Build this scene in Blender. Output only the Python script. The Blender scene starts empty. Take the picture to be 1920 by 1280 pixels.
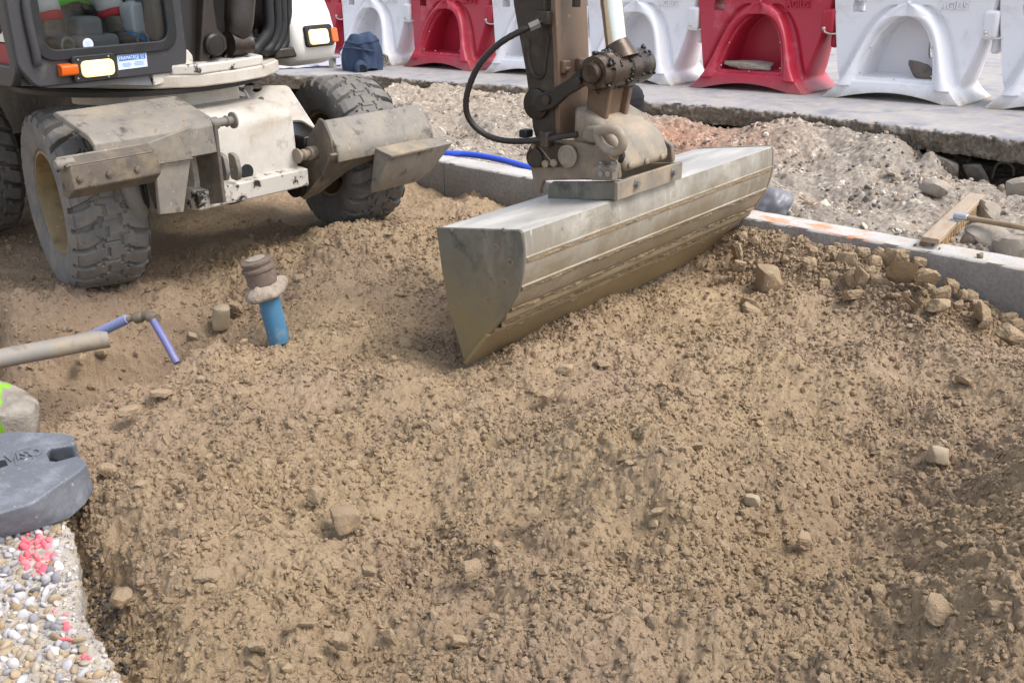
import bpy, bmesh, math, random
import numpy as np
from mathutils import Vector, Matrix, noise as mnoise

random.seed(7)
rng = np.random.default_rng(11)
scene = bpy.context.scene
COL = scene.collection
PI = math.pi

# ------------------------------------------------------------------ camera model (used to measure the photograph)
FPX, PITCH, EYE = 1850.0, math.radians(22.5), 1.9
RT = np.array([1.0, 0, 0]); FW = np.array([0, math.cos(PITCH), -math.sin(PITCH)]); UP = np.array([0, math.sin(PITCH), math.cos(PITCH)])
CAM = np.array([0, 0, EYE])

def ray(px, py): return FW * FPX + RT * (px - 960) + UP * (640 - py)
def pz(px, py, z):
    d = ray(px, py); return CAM + d * ((z - EYE) / d[2])

class Frame:
    """a local frame turned about Z; hit() measures where a sight line meets one of its planes"""
    def __init__(s, o, ang):
        s.o = np.array(o, float); s.ang = ang
        c, n = math.cos(ang), math.sin(ang)
        s.M = np.array([[c, n, 0], [-n, c, 0], [0, 0, 1]])
    def loc(s, w): return s.M @ (np.array(w, float) - s.o)
    def world(s, p): return s.M.T @ np.array(p, float) + s.o
    def hit(s, px, py, **k):
        o = s.M @ (CAM - s.o); d = s.M @ ray(px, py); (ax, v), = k.items(); i = 'xyz'.index(ax)
        return o + d * ((v - o[i]) / d[i])
    def plane(s, px, py, p0, n):
        o = s.M @ (CAM - s.o); d = s.M @ ray(px, py); n = np.array(n, float)
        return o + d * (((np.array(p0) - o) @ n) / (d @ n))

# ------------------------------------------------------------------ objects
def tag(o, label=None, cat=None, group=None, kind=None):
    if label: o['label'] = label
    if cat: o['category'] = cat
    if group: o['group'] = group
    if kind: o['kind'] = kind
    return o

def empty(name, loc, rz=0.0, rot=None):
    o = bpy.data.objects.new(name, None); COL.objects.link(o)
    o.location = [float(q) for q in loc]; o.rotation_euler = rot if rot else (0, 0, rz); o.empty_display_size = .1
    return o

def copy_tree(o, parent=None):
    c = o.copy(); COL.objects.link(c); c.parent = parent
    for ch in list(o.children): copy_tree(ch, c)
    return c

def unit(v):
    v = np.array(v, float); return v / (np.linalg.norm(v) + 1e-12)

def basis(axis):
    a = unit(axis); h = np.array([0, 0, 1.0]) if abs(a[2]) < .9 else np.array([1.0, 0, 0])
    u = unit(np.cross(h, a)); v = np.cross(a, u); return u, v, a

def rotm(rx=0, ry=0, rz=0):
    return np.array(Matrix.Rotation(rz, 3, 'Z') @ Matrix.Rotation(ry, 3, 'Y') @ Matrix.Rotation(rx, 3, 'X'))

class MB:
    """collects shapes that become ONE mesh object"""
    def __init__(s): s.v = []; s.f = []
    def add(s, vs, fs):
        n = len(s.v); s.v.extend([tuple(map(float, q)) for q in vs]); s.f.extend([tuple(n + i for i in q) for q in fs]); return s
    def box(s, c, size, R=None):
        c = np.array(c, float); h = np.array(size, float) / 2
        P = np.array([[x, y, z] for x in (-1, 1) for y in (-1, 1) for z in (-1, 1)]) * h
        if R is not None: P = P @ np.array(R).T
        return s.add(P + c, [(0, 1, 3, 2), (4, 6, 7, 5), (0, 4, 5, 1), (2, 3, 7, 6), (0, 2, 6, 4), (1, 5, 7, 3)])
    def bb(s, a, b):
        a = np.array(a, float); b = np.array(b, float); return s.box((a + b) / 2, np.abs(b - a))
    def ext(s, loop, vec):
        """a planar 3D loop swept along vec"""
        L = [np.array(q, float) for q in loop]; vec = np.array(vec, float); n = len(L)
        nrm = sum((np.cross(L[i] - L[0], L[(i + 1) % n] - L[0]) for i in range(n)), np.zeros(3))
        if nrm @ vec > 0: L = L[::-1]
        return s.add(L + [q + vec for q in L], [tuple(range(n)), tuple(range(2 * n - 1, n - 1, -1))] + [(i, n + i, n + (i + 1) % n, (i + 1) % n) for i in range(n)])
    def prof(s, pts, axis, a, b):
        """2D profile swept along a main axis: x takes (y,z), y takes (x,z), z takes (x,y)"""
        if axis == 'x': L = [(a, p, q) for p, q in pts]; v = (b - a, 0, 0)
        elif axis == 'y': L = [(p, a, q) for p, q in pts]; v = (0, b - a, 0)
        else: L = [(p, q, a) for p, q in pts]; v = (0, 0, b - a)
        return s.ext(L, v)
    def tube(s, path, r, n=12, cap=True):
        P = [np.array(q, float) for q in path]; m = len(P)
        rr = [r] * m if np.isscalar(r) else list(r)
        T = [unit(P[min(i + 1, m - 1)] - P[max(i - 1, 0)]) for i in range(m)]
        u, v, _ = basis(T[0]); vs = []
        for i in range(m):
            u = unit(u - T[i] * (u @ T[i])); w = np.cross(T[i], u)
            for k in range(n):
                a = 2 * PI * k / n; vs.append(P[i] + rr[i] * (math.cos(a) * u + math.sin(a) * w))
        fs = [(i * n + k, i * n + (k + 1) % n, (i + 1) * n + (k + 1) % n, (i + 1) * n + k) for i in range(m - 1) for k in range(n)]
        if cap: fs += [tuple(range(n - 1, -1, -1)), tuple(range((m - 1) * n, m * n))]
        return s.add(vs, fs)
    def cyl(s, a, b, r, n=24): return s.tube([a, b], r, n)
    def lathe(s, prof, o, axis, n=32, close=True):
        """(radius, height) profile turned about axis"""
        u, v, a = basis(axis); o = np.array(o, float); m = len(prof); vs = []
        for r, h in prof:
            for k in range(n):
                t = 2 * PI * k / n; vs.append(o + a * h + r * (math.cos(t) * u + math.sin(t) * v))
        fs = [(i * n + k, i * n + (k + 1) % n, (i + 1) * n + (k + 1) % n, (i + 1) * n + k) for i in range(m - 1) for k in range(n)]
        if close: fs += [tuple(range(n - 1, -1, -1)), tuple(range((m - 1) * n, m * n))]
        return s.add(vs, fs)
    def loft(s, loops, cap=True):
        n = len(loops[0]); m = len(loops); vs = [q for L in loops for q in L]
        fs = [(i * n + k, i * n + (k + 1) % n, (i + 1) * n + (k + 1) % n, (i + 1) * n + k) for i in range(m - 1) for k in range(n)]
        if cap: fs += [tuple(range(n - 1, -1, -1)), tuple(range((m - 1) * n, m * n))]
        return s.add(vs, fs)
    def grid(s, P):
        """P[i][j] grid of points"""
        P = np.asarray(P, float); a, b = P.shape[:2]
        return s.add(P.reshape(-1, 3), [(i * b + j, i * b + j + 1, (i + 1) * b + j + 1, (i + 1) * b + j) for i in range(a - 1) for j in range(b - 1)])
    def ball(s, c, r, sub=2, seed=None, amp=0.0, sq=(1, 1, 1)):
        bm = bmesh.new(); bmesh.ops.create_icosphere(bm, subdivisions=sub, radius=1)
        vs = []
        for q in bm.verts:
            w = Vector(q.co)
            if amp: w = w * (1 + amp * mnoise.noise(w * 2.2 + Vector((seed or 0, 3.1, 1.7))))
            vs.append(np.array(c) + np.array([w.x * sq[0], w.y * sq[1], w.z * sq[2]]) * r)
        fs = [[q.index for q in f.verts] for f in bm.faces]; bm.free()
        return s.add(vs, fs)
    def build(s, name, mat, parent=None, origin=None, rz=0.0, bevel=0.0, seg=2, smooth=35, fix=True, sub=0):
        me = bpy.data.meshes.new(name)
        V = np.array(s.v, float)
        if origin is not None:
            V = V - np.array(origin, float)
            if rz: c, q = math.cos(-rz), math.sin(-rz); V = V @ np.array([[c, q, 0], [-q, c, 0], [0, 0, 1]])
        me.from_pydata(V.tolist(), [], s.f); me.update()
        if fix:
            bm = bmesh.new(); bm.from_mesh(me); bmesh.ops.recalc_face_normals(bm, faces=bm.faces); bm.to_mesh(me); bm.free()
        o = bpy.data.objects.new(name, me); COL.objects.link(o)
        if mat is not None: me.materials.append(mat)
        if origin is not None: o.location = [float(q) for q in origin]; o.rotation_euler = (0, 0, rz)
        if parent is not None: o.parent = parent
        if bevel:
            b = o.modifiers.new('bevel', 'BEVEL'); b.width = bevel; b.segments = seg; b.limit_method = 'ANGLE'; b.angle_limit = math.radians(38); b.use_clamp_overlap = True
        if sub:
            q = o.modifiers.new('sub', 'SUBSURF'); q.levels = q.render_levels = sub
        me.polygons.foreach_set('use_smooth', [True] * len(me.polygons))
        if smooth < 179: me.set_sharp_from_angle(angle=math.radians(smooth))
        return o

def smooth_path(pts, k=8):
    """Catmull-Rom through the points"""
    P = [np.array(q, float) for q in pts]; P = [2 * P[0] - P[1]] + P + [2 * P[-1] - P[-2]]; out = []
    for i in range(1, len(P) - 2):
        for j in range(k):
            t = j / k; a, b, c, d = P[i - 1], P[i], P[i + 1], P[i + 2]
            out.append(.5 * (2 * b + (c - a) * t + (2 * a - 5 * b + 4 * c - d) * t * t + (3 * b - a - 3 * c + d) * t ** 3))
    out.append(P[-2]); return out

def curve_mesh(loops, thick, bevel=0.0, res=2):
    """flat plate with holes in XY, thickness in Z, via a filled 2D curve; returns verts, faces"""
    cu = bpy.data.curves.new('plate', 'CURVE'); cu.dimensions = '2D'; cu.fill_mode = 'BOTH'; cu.extrude = max(thick / 2 - bevel, 1e-4); cu.bevel_depth = bevel; cu.bevel_resolution = res
    for L in loops:
        sp = cu.splines.new('POLY'); sp.points.add(len(L) - 1)
        for p, q in zip(sp.points, L): p.co = (float(q[0]), float(q[1]), 0, 1)
        sp.use_cyclic_u = True
    ob = bpy.data.objects.new('plate', cu); COL.objects.link(ob)
    dg = bpy.context.evaluated_depsgraph_get(); dg.update()
    me = bpy.data.meshes.new_from_object(ob.evaluated_get(dg))
    vs = np.array([v.co[:] for v in me.vertices]); fs = [tuple(p.vertices) for p in me.polygons]
    bpy.data.objects.remove(ob); bpy.data.curves.remove(cu); bpy.data.meshes.remove(me)
    return vs, fs

def plate(mb, loops, thick, o, U, V, bevel=0.0):
    vs, fs = curve_mesh(loops, thick, bevel); U = np.array(U, float); V = np.array(V, float); N = np.cross(U, V)
    return mb.add(np.array(o, float) + vs[:, :1] * U + vs[:, 1:2] * V + vs[:, 2:3] * N, fs)

def text_mesh(txt, size, ext=.002, bold=0.0, bevel=0.0):
    cu = bpy.data.curves.new('lettering', 'FONT'); cu.body = txt; cu.size = size; cu.extrude = ext; cu.align_x = 'CENTER'; cu.align_y = 'CENTER'; cu.offset = bold; cu.resolution_u = 3; cu.bevel_depth = bevel
    ob = bpy.data.objects.new('lettering', cu); COL.objects.link(ob)
    dg = bpy.context.evaluated_depsgraph_get(); dg.update()
    me = bpy.data.meshes.new_from_object(ob.evaluated_get(dg))
    vs = np.array([v.co[:] for v in me.vertices]); fs = [tuple(p.vertices) for p in me.polygons]
    bpy.data.objects.remove(ob); bpy.data.curves.remove(cu); bpy.data.meshes.remove(me)
    return vs, fs

def put_text(mb, txt, size, o, U, V, ext=.002, bold=0.0, sx=1.0, bevel=0.0):
    vs, fs = text_mesh(txt, size, ext, bold, bevel); U = unit(U); V = unit(V); N = np.cross(U, V)
    return mb.add(np.array(o, float) + vs[:, :1] * sx * U + vs[:, 1:2] * V + vs[:, 2:3] * N, fs)

def round_rect(x0, y0, x1, y1, r, n=6):
    out = []
    for cx, cy, a in ((x1 - r, y1 - r, 0), (x0 + r, y1 - r, 90), (x0 + r, y0 + r, 180), (x1 - r, y0 + r, 270)):
        for i in range(n + 1):
            t = math.radians(a + 90 * i / n); out.append((cx + r * math.cos(t), cy + r * math.sin(t)))
    return out

def round_poly(pts, r, n=5):
    """polygon with rounded corners (2D)"""
    P = [np.array(q, float) for q in pts]; out = []; m = len(P)
    for i in range(m):
        a, b, c = P[i - 1], P[i], P[(i + 1) % m]
        q = min(r, .45 * np.linalg.norm(a - b), .45 * np.linalg.norm(c - b)); s = b + unit(a - b) * q; e = b + unit(c - b) * q
        for k in range(n + 1):
            t = k / n; out.append((1 - t) ** 2 * s + 2 * t * (1 - t) * b + t * t * e)
    return out

# ------------------------------------------------------------------ materials
def srgb(h):
    h = h.lstrip('#'); c = [int(h[i:i + 2], 16) / 255 for i in (0, 2, 4)]
    return tuple((q / 12.92 if q <= .04045 else ((q + .055) / 1.055) ** 2.4) for q in c) + (1.0,)

def new_mat(name):
    m = bpy.data.materials.new(name); m.use_nodes = True; nt = m.node_tree; nt.nodes.clear()
    out = nt.nodes.new('ShaderNodeOutputMaterial'); b = nt.nodes.new('ShaderNodeBsdfPrincipled'); nt.links.new(b.outputs[0], out.inputs[0])
    return m, nt, b

def N(nt, typ, **k):
    n = nt.nodes.new(typ)
    for a, v in k.items():
        if a.startswith('i_'): n.inputs[a[2:].replace('_', ' ')].default_value = v
        else: setattr(n, a, v)
    return n

def noise_fac(nt, co, scale, lo, hi, detail=6, rough=.6, dist=0.0, stretch=None):
    if stretch:
        mp = N(nt, 'ShaderNodeMapping'); mp.inputs['Scale'].default_value = stretch; nt.links.new(co, mp.inputs[0]); co = mp.outputs[0]
    n = N(nt, 'ShaderNodeTexNoise'); n.inputs['Scale'].default_value = scale; n.inputs['Detail'].default_value = detail; n.inputs['Roughness'].default_value = rough; n.inputs['Distortion'].default_value = dist
    nt.links.new(co, n.inputs['Vector'])
    mr = N(nt, 'ShaderNodeMapRange'); mr.inputs[1].default_value = lo; mr.inputs[2].default_value = hi; mr.clamp = True
    nt.links.new(n.outputs[0], mr.inputs[0]); return mr.outputs[0], n.outputs[0]

def mixc(nt, fac, a, b):
    m = N(nt, 'ShaderNodeMix', data_type='RGBA')
    if isinstance(fac, (int, float)): m.inputs[0].default_value = fac
    else: nt.links.new(fac, m.inputs[0])
    for s, v in ((6, a), (7, b)):
        if isinstance(v, tuple): m.inputs[s].default_value = v
        else: nt.links.new(v, m.inputs[s])
    return m.outputs[2]

def scal(c, k): return tuple(min(1, q * k) for q in c[:3]) + (1.0,)

def mat(name, col, rough=.6, metal=0.0, var=.2, scale=6.0, layers=(), bump=.15, bscale=60.0, bdist=.004, spec=.5, coat=0.0, stretch=None, zdust=None):
    """base colour with soft variation; layers = (colour, noise scale, lo, hi[, stretch]) of dust, rust or chipped paint"""
    if isinstance(col, str): col = srgb(col)
    m, nt, b = new_mat(name); co = N(nt, 'ShaderNodeTexCoord').outputs['Object']
    f, raw = noise_fac(nt, co, scale, .25, .75, stretch=stretch)
    c = mixc(nt, f, scal(col, 1 - var), scal(col, 1 + var))
    for L in layers:
        lc = srgb(L[0]) if isinstance(L[0], str) else L[0]
        g, _ = noise_fac(nt, co, L[1], L[2], L[3], detail=9, rough=.68, stretch=L[4] if len(L) > 4 else None)
        c = mixc(nt, g, c, lc)
    if zdust:   # (colour, z low, z high): caked dirt that thins out upwards
        sp = N(nt, 'ShaderNodeSeparateXYZ'); nt.links.new(co, sp.inputs[0])
        mr = N(nt, 'ShaderNodeMapRange'); mr.inputs[1].default_value = zdust[1]; mr.inputs[2].default_value = zdust[2]; mr.inputs[3].default_value = 1; mr.inputs[4].default_value = 0
        nt.links.new(sp.outputs[2], mr.inputs[0])
        g, _ = noise_fac(nt, co, 14, .2, .6, detail=9)
        ad = N(nt, 'ShaderNodeMath', operation='MULTIPLY', use_clamp=True); nt.links.new(mr.outputs[0], ad.inputs[0]); 
        a2 = N(nt, 'ShaderNodeMath', operation='ADD'); nt.links.new(g, a2.inputs[0]); a2.inputs[1].default_value = .35; nt.links.new(a2.outputs[0], ad.inputs[1])
        c = mixc(nt, ad.outputs[0], c, srgb(zdust[0]) if isinstance(zdust[0], str) else zdust[0])
    nt.links.new(c, b.inputs['Base Color'])
    b.inputs['Roughness'].default_value = rough; b.inputs['Metallic'].default_value = metal; b.inputs['Specular IOR Level'].default_value = spec; b.inputs['Coat Weight'].default_value = coat
    if bump:
        n2 = N(nt, 'ShaderNodeTexNoise'); n2.inputs['Scale'].default_value = bscale; n2.inputs['Detail'].default_value = 8; n2.inputs['Roughness'].default_value = .65; nt.links.new(co, n2.inputs['Vector'])
        bp = N(nt, 'ShaderNodeBump'); bp.inputs['Strength'].default_value = bump; bp.inputs['Distance'].default_value = bdist; nt.links.new(n2.outputs[0], bp.inputs['Height']); nt.links.new(bp.outputs[0], b.inputs['Normal'])
    return m

def emit_mat(name, col, strength):
    m, nt, b = new_mat(name); b.inputs['Base Color'].default_value = srgb(col)
    tc = N(nt, 'ShaderNodeTexCoord').outputs['Generated']; wv = N(nt, 'ShaderNodeTexWave'); wv.bands_direction = 'Y'; wv.inputs['Scale'].default_value = 3.2; wv.inputs['Distortion'].default_value = .6; nt.links.new(tc, wv.inputs['Vector'])   # ribbed lens over a bright bulb
    ds = N(nt, 'ShaderNodeVectorMath', operation='DISTANCE'); nt.links.new(tc, ds.inputs[0]); ds.inputs[1].default_value = (.5, .5, .5)
    mr = N(nt, 'ShaderNodeMapRange'); nt.links.new(ds.outputs['Value'], mr.inputs[0]); mr.inputs[1].default_value = .1; mr.inputs[2].default_value = .62
    c = mixc(nt, mr.outputs[0], srgb('#fff8e6'), srgb('#f0cf7a')); f_ = N(nt, 'ShaderNodeMath', operation='MULTIPLY'); nt.links.new(wv.outputs['Fac'], f_.inputs[0]); f_.inputs[1].default_value = .22; c = mixc(nt, f_.outputs[0], c, srgb('#d9b36a'))
    nt.links.new(c, b.inputs['Emission Color']); b.inputs['Emission Strength'].default_value = strength; b.inputs['Roughness'].default_value = .15
    return m
# ------------------------------------------------------------------ the materials
DUST = '#a58f72'; RUST = '#5a3a28'; SANDC = '#a98a63'
M_WHITE = mat('machine_white_paint', '#cfc8bd', .5, var=.07, scale=3, layers=(('#a3947f', 3, .40, .76), ('#7a6852', 7, .56, .80), ('#3a2f29', 9, .66, .70), ('#6b4a33', 26, .70, .76)), bump=.12)
M_CHIP = mat('chipped_white_paint', '#c8c1b6', .5, var=.08, scale=3, layers=(('#877a68', 6, .5, .75), ('#2f2925', 12, .55, .60)), bump=.2)
M_STEEL = mat('dusty_outrigger_steel', '#79736b', .6, var=.2, scale=4, layers=(('#908574', 5, .46, .7), ('#4c433c', 11, .56, .68), ('#6b4730', 20, .64, .74), ('#b5aa9a', 30, .62, .72, (.3, 1, 1))), bump=.25)
M_STEELD = mat('grimy_outrigger_steel', '#5d544b', .65, var=.22, scale=5, layers=(('#83745f', 7, .48, .7), ('#362f2b', 13, .58, .7), ('#5e3f2c', 20, .62, .74)), bump=.25)
M_CAB = mat('dark_cab_paint', '#39383b', .45, var=.1, scale=4, layers=(('#5d5954', 9, .56, .8), ('#8d867c', 70, .70, .76)), bump=.05)
M_CABIN = mat('cab_interior_plastic', '#6d6d70', .7, var=.2, scale=6, layers=(('#6d675e', 8, .5, .75),), bump=.2)
M_BLACK = mat('black_rubber', '#17171a', .6, var=.2, scale=10, layers=(('#3c3a38', 12, .55, .8),), bump=.1)
M_BOOM = mat('oily_dark_boom', '#342c26', .42, var=.3, scale=5, layers=(('#57483a', 6, .52, .75), ('#1a1613', 9, .5, .7)), bump=.15)
M_BOOMD = mat('greasy_black_boom', '#211c19', .4, var=.3, scale=5, layers=(('#3b312a', 6, .55, .75),), bump=.15)
M_ARMF = mat('lit_worn_arm_face', '#6b5645', .42, var=.2, scale=3, layers=(('#8d7763', 4, .5, .72, (1, 1, .4)), ('#3f3128', 8, .56, .7, (1, 1, .5)), ('#a39687', 25, .66, .74)), bump=.12)  # lit front of the arm put into a lighter brown, under wear streaks
M_PIN = mat('greased_pin_steel', '#4c4036', .38, metal=.5, var=.3, scale=9, layers=(('#241c17', 10, .5, .66), ('#8a7763', 22, .62, .74)), bump=.3)
M_GREASE = mat('lumpy_grease', '#1c1815', .3, var=.4, scale=30, layers=(('#54402f', 30, .6, .75),), bump=.8, bscale=40, bdist=.01)
M_CHROME = mat('chrome_rod', '#d8d5cf', .16, metal=1.0, var=.05, scale=6, layers=(('#a79c8c', 5, .6, .8, (1, 1, .2)),), bump=.0)
M_COUP = mat('dusty_coupler_steel', '#766b5f', .6, var=.16, scale=5, layers=(('#958268', 6, .45, .7), ('#5d544b', 9, .58, .72), ('#7a5034', 24, .68, .78)), bump=.25)
M_COUPL = mat('pale_coupler_casting', '#7f7669', .6, var=.12, scale=5, layers=(('#a4917a', 6, .45, .7), ('#5f554a', 8, .54, .72), ('#7a4f33', 26, .69, .78)), bump=.25)
M_BTOP = mat('skylit_bucket_top', '#a19d97', .5, metal=.1, var=.1, scale=3, layers=(('#c9c5bd', 70, .66, .71, (1, .05, 1)), ('#6d6963', 60, .68, .73, (1, .06, 1)), ('#c4bfb6', 5, .48, .7, (1, .25, 1)), ('#7c7871', 7, .56, .72, (1, .3, 1)), ('#a48a66', 22, .60, .74)), bump=.12)  # brighter than the shell: sky light on the top put into the colour
M_BUCK = mat('dusty_bucket_shell', '#837c70', .55, metal=.1, var=.13, scale=3, layers=(('#a9a49a', 5, .46, .66, (1, .5, .35)), ('#756b58', 8, .52, .72, (1, .3, 1)), ('#b9b5ac', 40, .62, .70, (.3, 1, .12)), ('#c2beb5', 80, .68, .72, (1, .05, 1)), ('#5d574c', 50, .68, .73, (.6, 1, .1)), ('#5f584c', 12, .62, .75)), bump=.2, zdust=('#8d7a59', .12, .66))
M_BPLATE = mat('bucket_side_plate', '#66645c', .5, metal=.1, var=.25, scale=4, layers=(('#858074', 7, .52, .72, (1, 1, .35)), ('#3a3a39', 9, .52, .7)), bump=.2, zdust=('#7f7050', .12, .60))  # darker than the shell: the end's shaded side put into the colour
M_MUD = mat('caked_sand', '#8a7860', .9, var=.25, scale=12, layers=(('#7d6240', 20, .52, .7),), bump=.9, bscale=45, bdist=.012)
M_BOLT = mat('worn_bolt_steel', '#8e8d8a', .4, metal=.6, var=.2, scale=20, bump=.1)
M_TYRE = mat('dusty_tyre_rubber', '#676461', .85, var=.12, scale=6, layers=(('#7d766c', 6, .44, .72), ('#8f8069', 9, .56, .78), ('#3c3a39', 14, .60, .74)), bump=.35, bscale=90)
M_RIM = mat('sandy_yellow_rim', '#84714f', .6, var=.2, scale=6, layers=(('#5a4c37', 8, .5, .72), ('#a39475', 12, .58, .75)), bump=.2)
M_HOOD = mat('hood_cream_paint', '#dcd8d0', .32, var=.04, scale=2, layers=(('#b7a993', 4, .56, .8), ('#8f836f', 20, .7, .78)), bump=.04)
M_RED = mat('cab_red_paint', '#8e2430', .4, var=.1, scale=4, layers=(('#6a5a52', 8, .6, .8),), bump=.05)
M_AMBER = mat('amber_lens', '#d2601c', .2, var=.1, scale=12, bump=.05)
M_LAMP = emit_mat('lit_lamp_lens', '#ffe6ac', .52)
M_STICK = mat('white_sticker', '#c9cfdd', .4, var=.04, scale=9, bump=0)
M_BLUEINK = mat('blue_print', '#3f78bd', .45, var=.1, scale=30, bump=0)
M_PALEINK = mat('pale_blue_print', '#8fb0dc', .45, var=.1, scale=30, bump=0)
M_WINK = mat('white_print', '#dfe6f0', .45, var=.03, scale=30, bump=0)
M_SLATE = mat('plain_grey_metal', '#77736d', .5, var=.15, scale=8, layers=(('#57514a', 9, .55, .75),), bump=.1)
def glass_mat():
    m = bpy.data.materials.new('cab_glass'); m.use_nodes = True; nt = m.node_tree; nt.nodes.clear()
    out = nt.nodes.new('ShaderNodeOutputMaterial'); mx = nt.nodes.new('ShaderNodeMixShader'); t = nt.nodes.new('ShaderNodeBsdfTransparent'); g = nt.nodes.new('ShaderNodeBsdfGlossy')
    t.inputs[0].default_value = (.94, .96, .95, 1); g.inputs['Roughness'].default_value = .03; fr = nt.nodes.new('ShaderNodeFresnel'); fr.inputs[0].default_value = 1.45
    nt.links.new(fr.outputs[0], mx.inputs[0]); nt.links.new(t.outputs[0], mx.inputs[1]); nt.links.new(g.outputs[0], mx.inputs[2]); nt.links.new(mx.outputs[0], out.inputs[0]); return m
M_GLASS = glass_mat()
# ------------------------------------------------------------------ numpy noise
def _hash(ix, iy, seed):
    h = (ix.astype(np.int64) * 374761393 + iy.astype(np.int64) * 668265263 + seed * 1442695041) & 0xffffffff
    h = ((h ^ (h >> 13)) * 1274126177) & 0xffffffff
    h = ((h ^ (h >> 16)) * 2246822519) & 0xffffffff
    return (h ^ (h >> 15)) & 0xffffffff
def rnd(ix, iy, seed): return _hash(ix, iy, seed).astype(np.float64) / 4294967296.0
def perlin(x, y, seed):
    ix = np.floor(x); iy = np.floor(y); fx = x - ix; fy = y - iy
    u = fx * fx * fx * (fx * (fx * 6 - 15) + 10); v = fy * fy * fy * (fy * (fy * 6 - 15) + 10)
    def g(a, b):
        t = rnd(ix + a, iy + b, seed) * 2 * PI; return np.cos(t) * (fx - a) + np.sin(t) * (fy - b)
    n0 = g(0, 0) * (1 - u) + g(1, 0) * u; n1 = g(0, 1) * (1 - u) + g(1, 1) * u
    return (n0 * (1 - v) + n1 * v) * 1.5
def fbm(x, y, seed, octv=4, gain=.5, lac=2.03):
    s = np.zeros_like(x); a = 1.0
    for o in range(octv):
        s += a * perlin(x, y, seed + o * 17); x = x * lac + 11.3; y = y * lac - 7.1; a *= gain
    return s
def bumps(x, y, cell, seed, r0, r1, dens=1.0, flat=1.0, facet=0.0, bulge=False):
    """rounded lumps, one per cell at most; returns height (m) and a random id of the lump on top"""
    X = x / cell; Y = y / cell; ix = np.floor(X); iy = np.floor(Y); best = np.zeros_like(x); wid = np.zeros_like(x); ox = np.zeros_like(x); oy = np.zeros_like(x)
    for a in (-1, 0, 1):
        for b in (-1, 0, 1):
            cx, cy = ix + a, iy + b; q = rnd(cx, cy, seed); px = cx + rnd(cx, cy, seed + 1); py = cy + rnd(cx, cy, seed + 2)
            r = r0 + (r1 - r0) * rnd(cx, cy, seed + 3) ** 1.6
            dx, dy = X - px, Y - py; th = rnd(cx, cy, seed + 4) * PI; e = 1 + .45 * rnd(cx, cy, seed + 5)
            c, s_ = np.cos(th), np.sin(th); d2 = (c * dx + s_ * dy) ** 2 * e + (-s_ * dx + c * dy) ** 2 / e
            h = np.sqrt(np.maximum(r * r - d2, 0)) * (q < dens)
            if facet:
                ta = rnd(cx, cy, seed + 6) * 2 * PI; h = np.minimum(h, np.maximum(0, r * .55 + facet * (np.cos(ta) * dx + np.sin(ta) * dy)) * (h > 0))
            hit = h > best; ox = np.where(hit, dx * h / r, ox); oy = np.where(hit, dy * h / r, oy); best = np.where(hit, h, best); wid = np.where(hit, rnd(cx, cy, seed + 9), wid)
    return (best * cell * flat, wid, ox * cell, oy * cell) if bulge else (best * cell * flat, wid)

def mesh_np(name, V, F, mat_, attrs=None, smooth=True, origin=None, parent=None):
    V = np.asarray(V, np.float32); F = np.asarray(F, np.int32)
    if origin is not None: V = V - np.asarray(origin, np.float32)
    me = bpy.data.meshes.new(name); k = F.shape[1]
    me.vertices.add(len(V)); me.vertices.foreach_set('co', V.ravel())
    me.loops.add(F.size); me.loops.foreach_set('vertex_index', F.ravel())
    me.polygons.add(len(F)); me.polygons.foreach_set('loop_start', np.arange(0, F.size, k, dtype=np.int32))
    me.polygons.foreach_set('use_smooth', np.full(len(F), smooth, dtype=bool))
    me.update(calc_edges=True)
    for nm, A in (attrs or {}).items():
        if A.ndim == 1: a = me.attributes.new(nm, 'FLOAT', 'POINT'); a.data.foreach_set('value', A.astype(np.float32))
        else: a = me.attributes.new(nm, 'FLOAT_COLOR', 'POINT'); a.data.foreach_set('color', np.c_[A, np.ones(len(A))].astype(np.float32).ravel())
    me.materials.append(mat_)
    o = bpy.data.objects.new(name, me); COL.objects.link(o)
    if origin is not None: o.location = [float(q) for q in origin]
    if parent is not None: o.parent = parent
    return o
def grid_faces(a, b):
    i = np.arange(a - 1)[:, None] * b + np.arange(b - 1)[None, :]
    return np.stack([i, i + 1, i + b + 1, i + b], -1).reshape(-1, 4)

class RBF:
    def __init__(s, P, Z, c=.12, lam=1e-3):
        s.P = np.array(P); s.c = c; Z = np.array(Z, float); n = len(s.P); s.m = Z.mean()
        D = np.sqrt(((s.P[:, None] - s.P[None]) ** 2).sum(-1) + c * c); s.w = np.linalg.solve(D - lam * np.eye(n), Z - s.m)
    def __call__(s, x, y):
        x = np.asarray(x, float); y = np.asarray(y, float); o = np.full(x.shape, s.m)
        for (a, b), w_ in zip(s.P, s.w): o += w_ * np.sqrt((x - a) ** 2 + (y - b) ** 2 + s.c ** 2)
        return o

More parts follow.
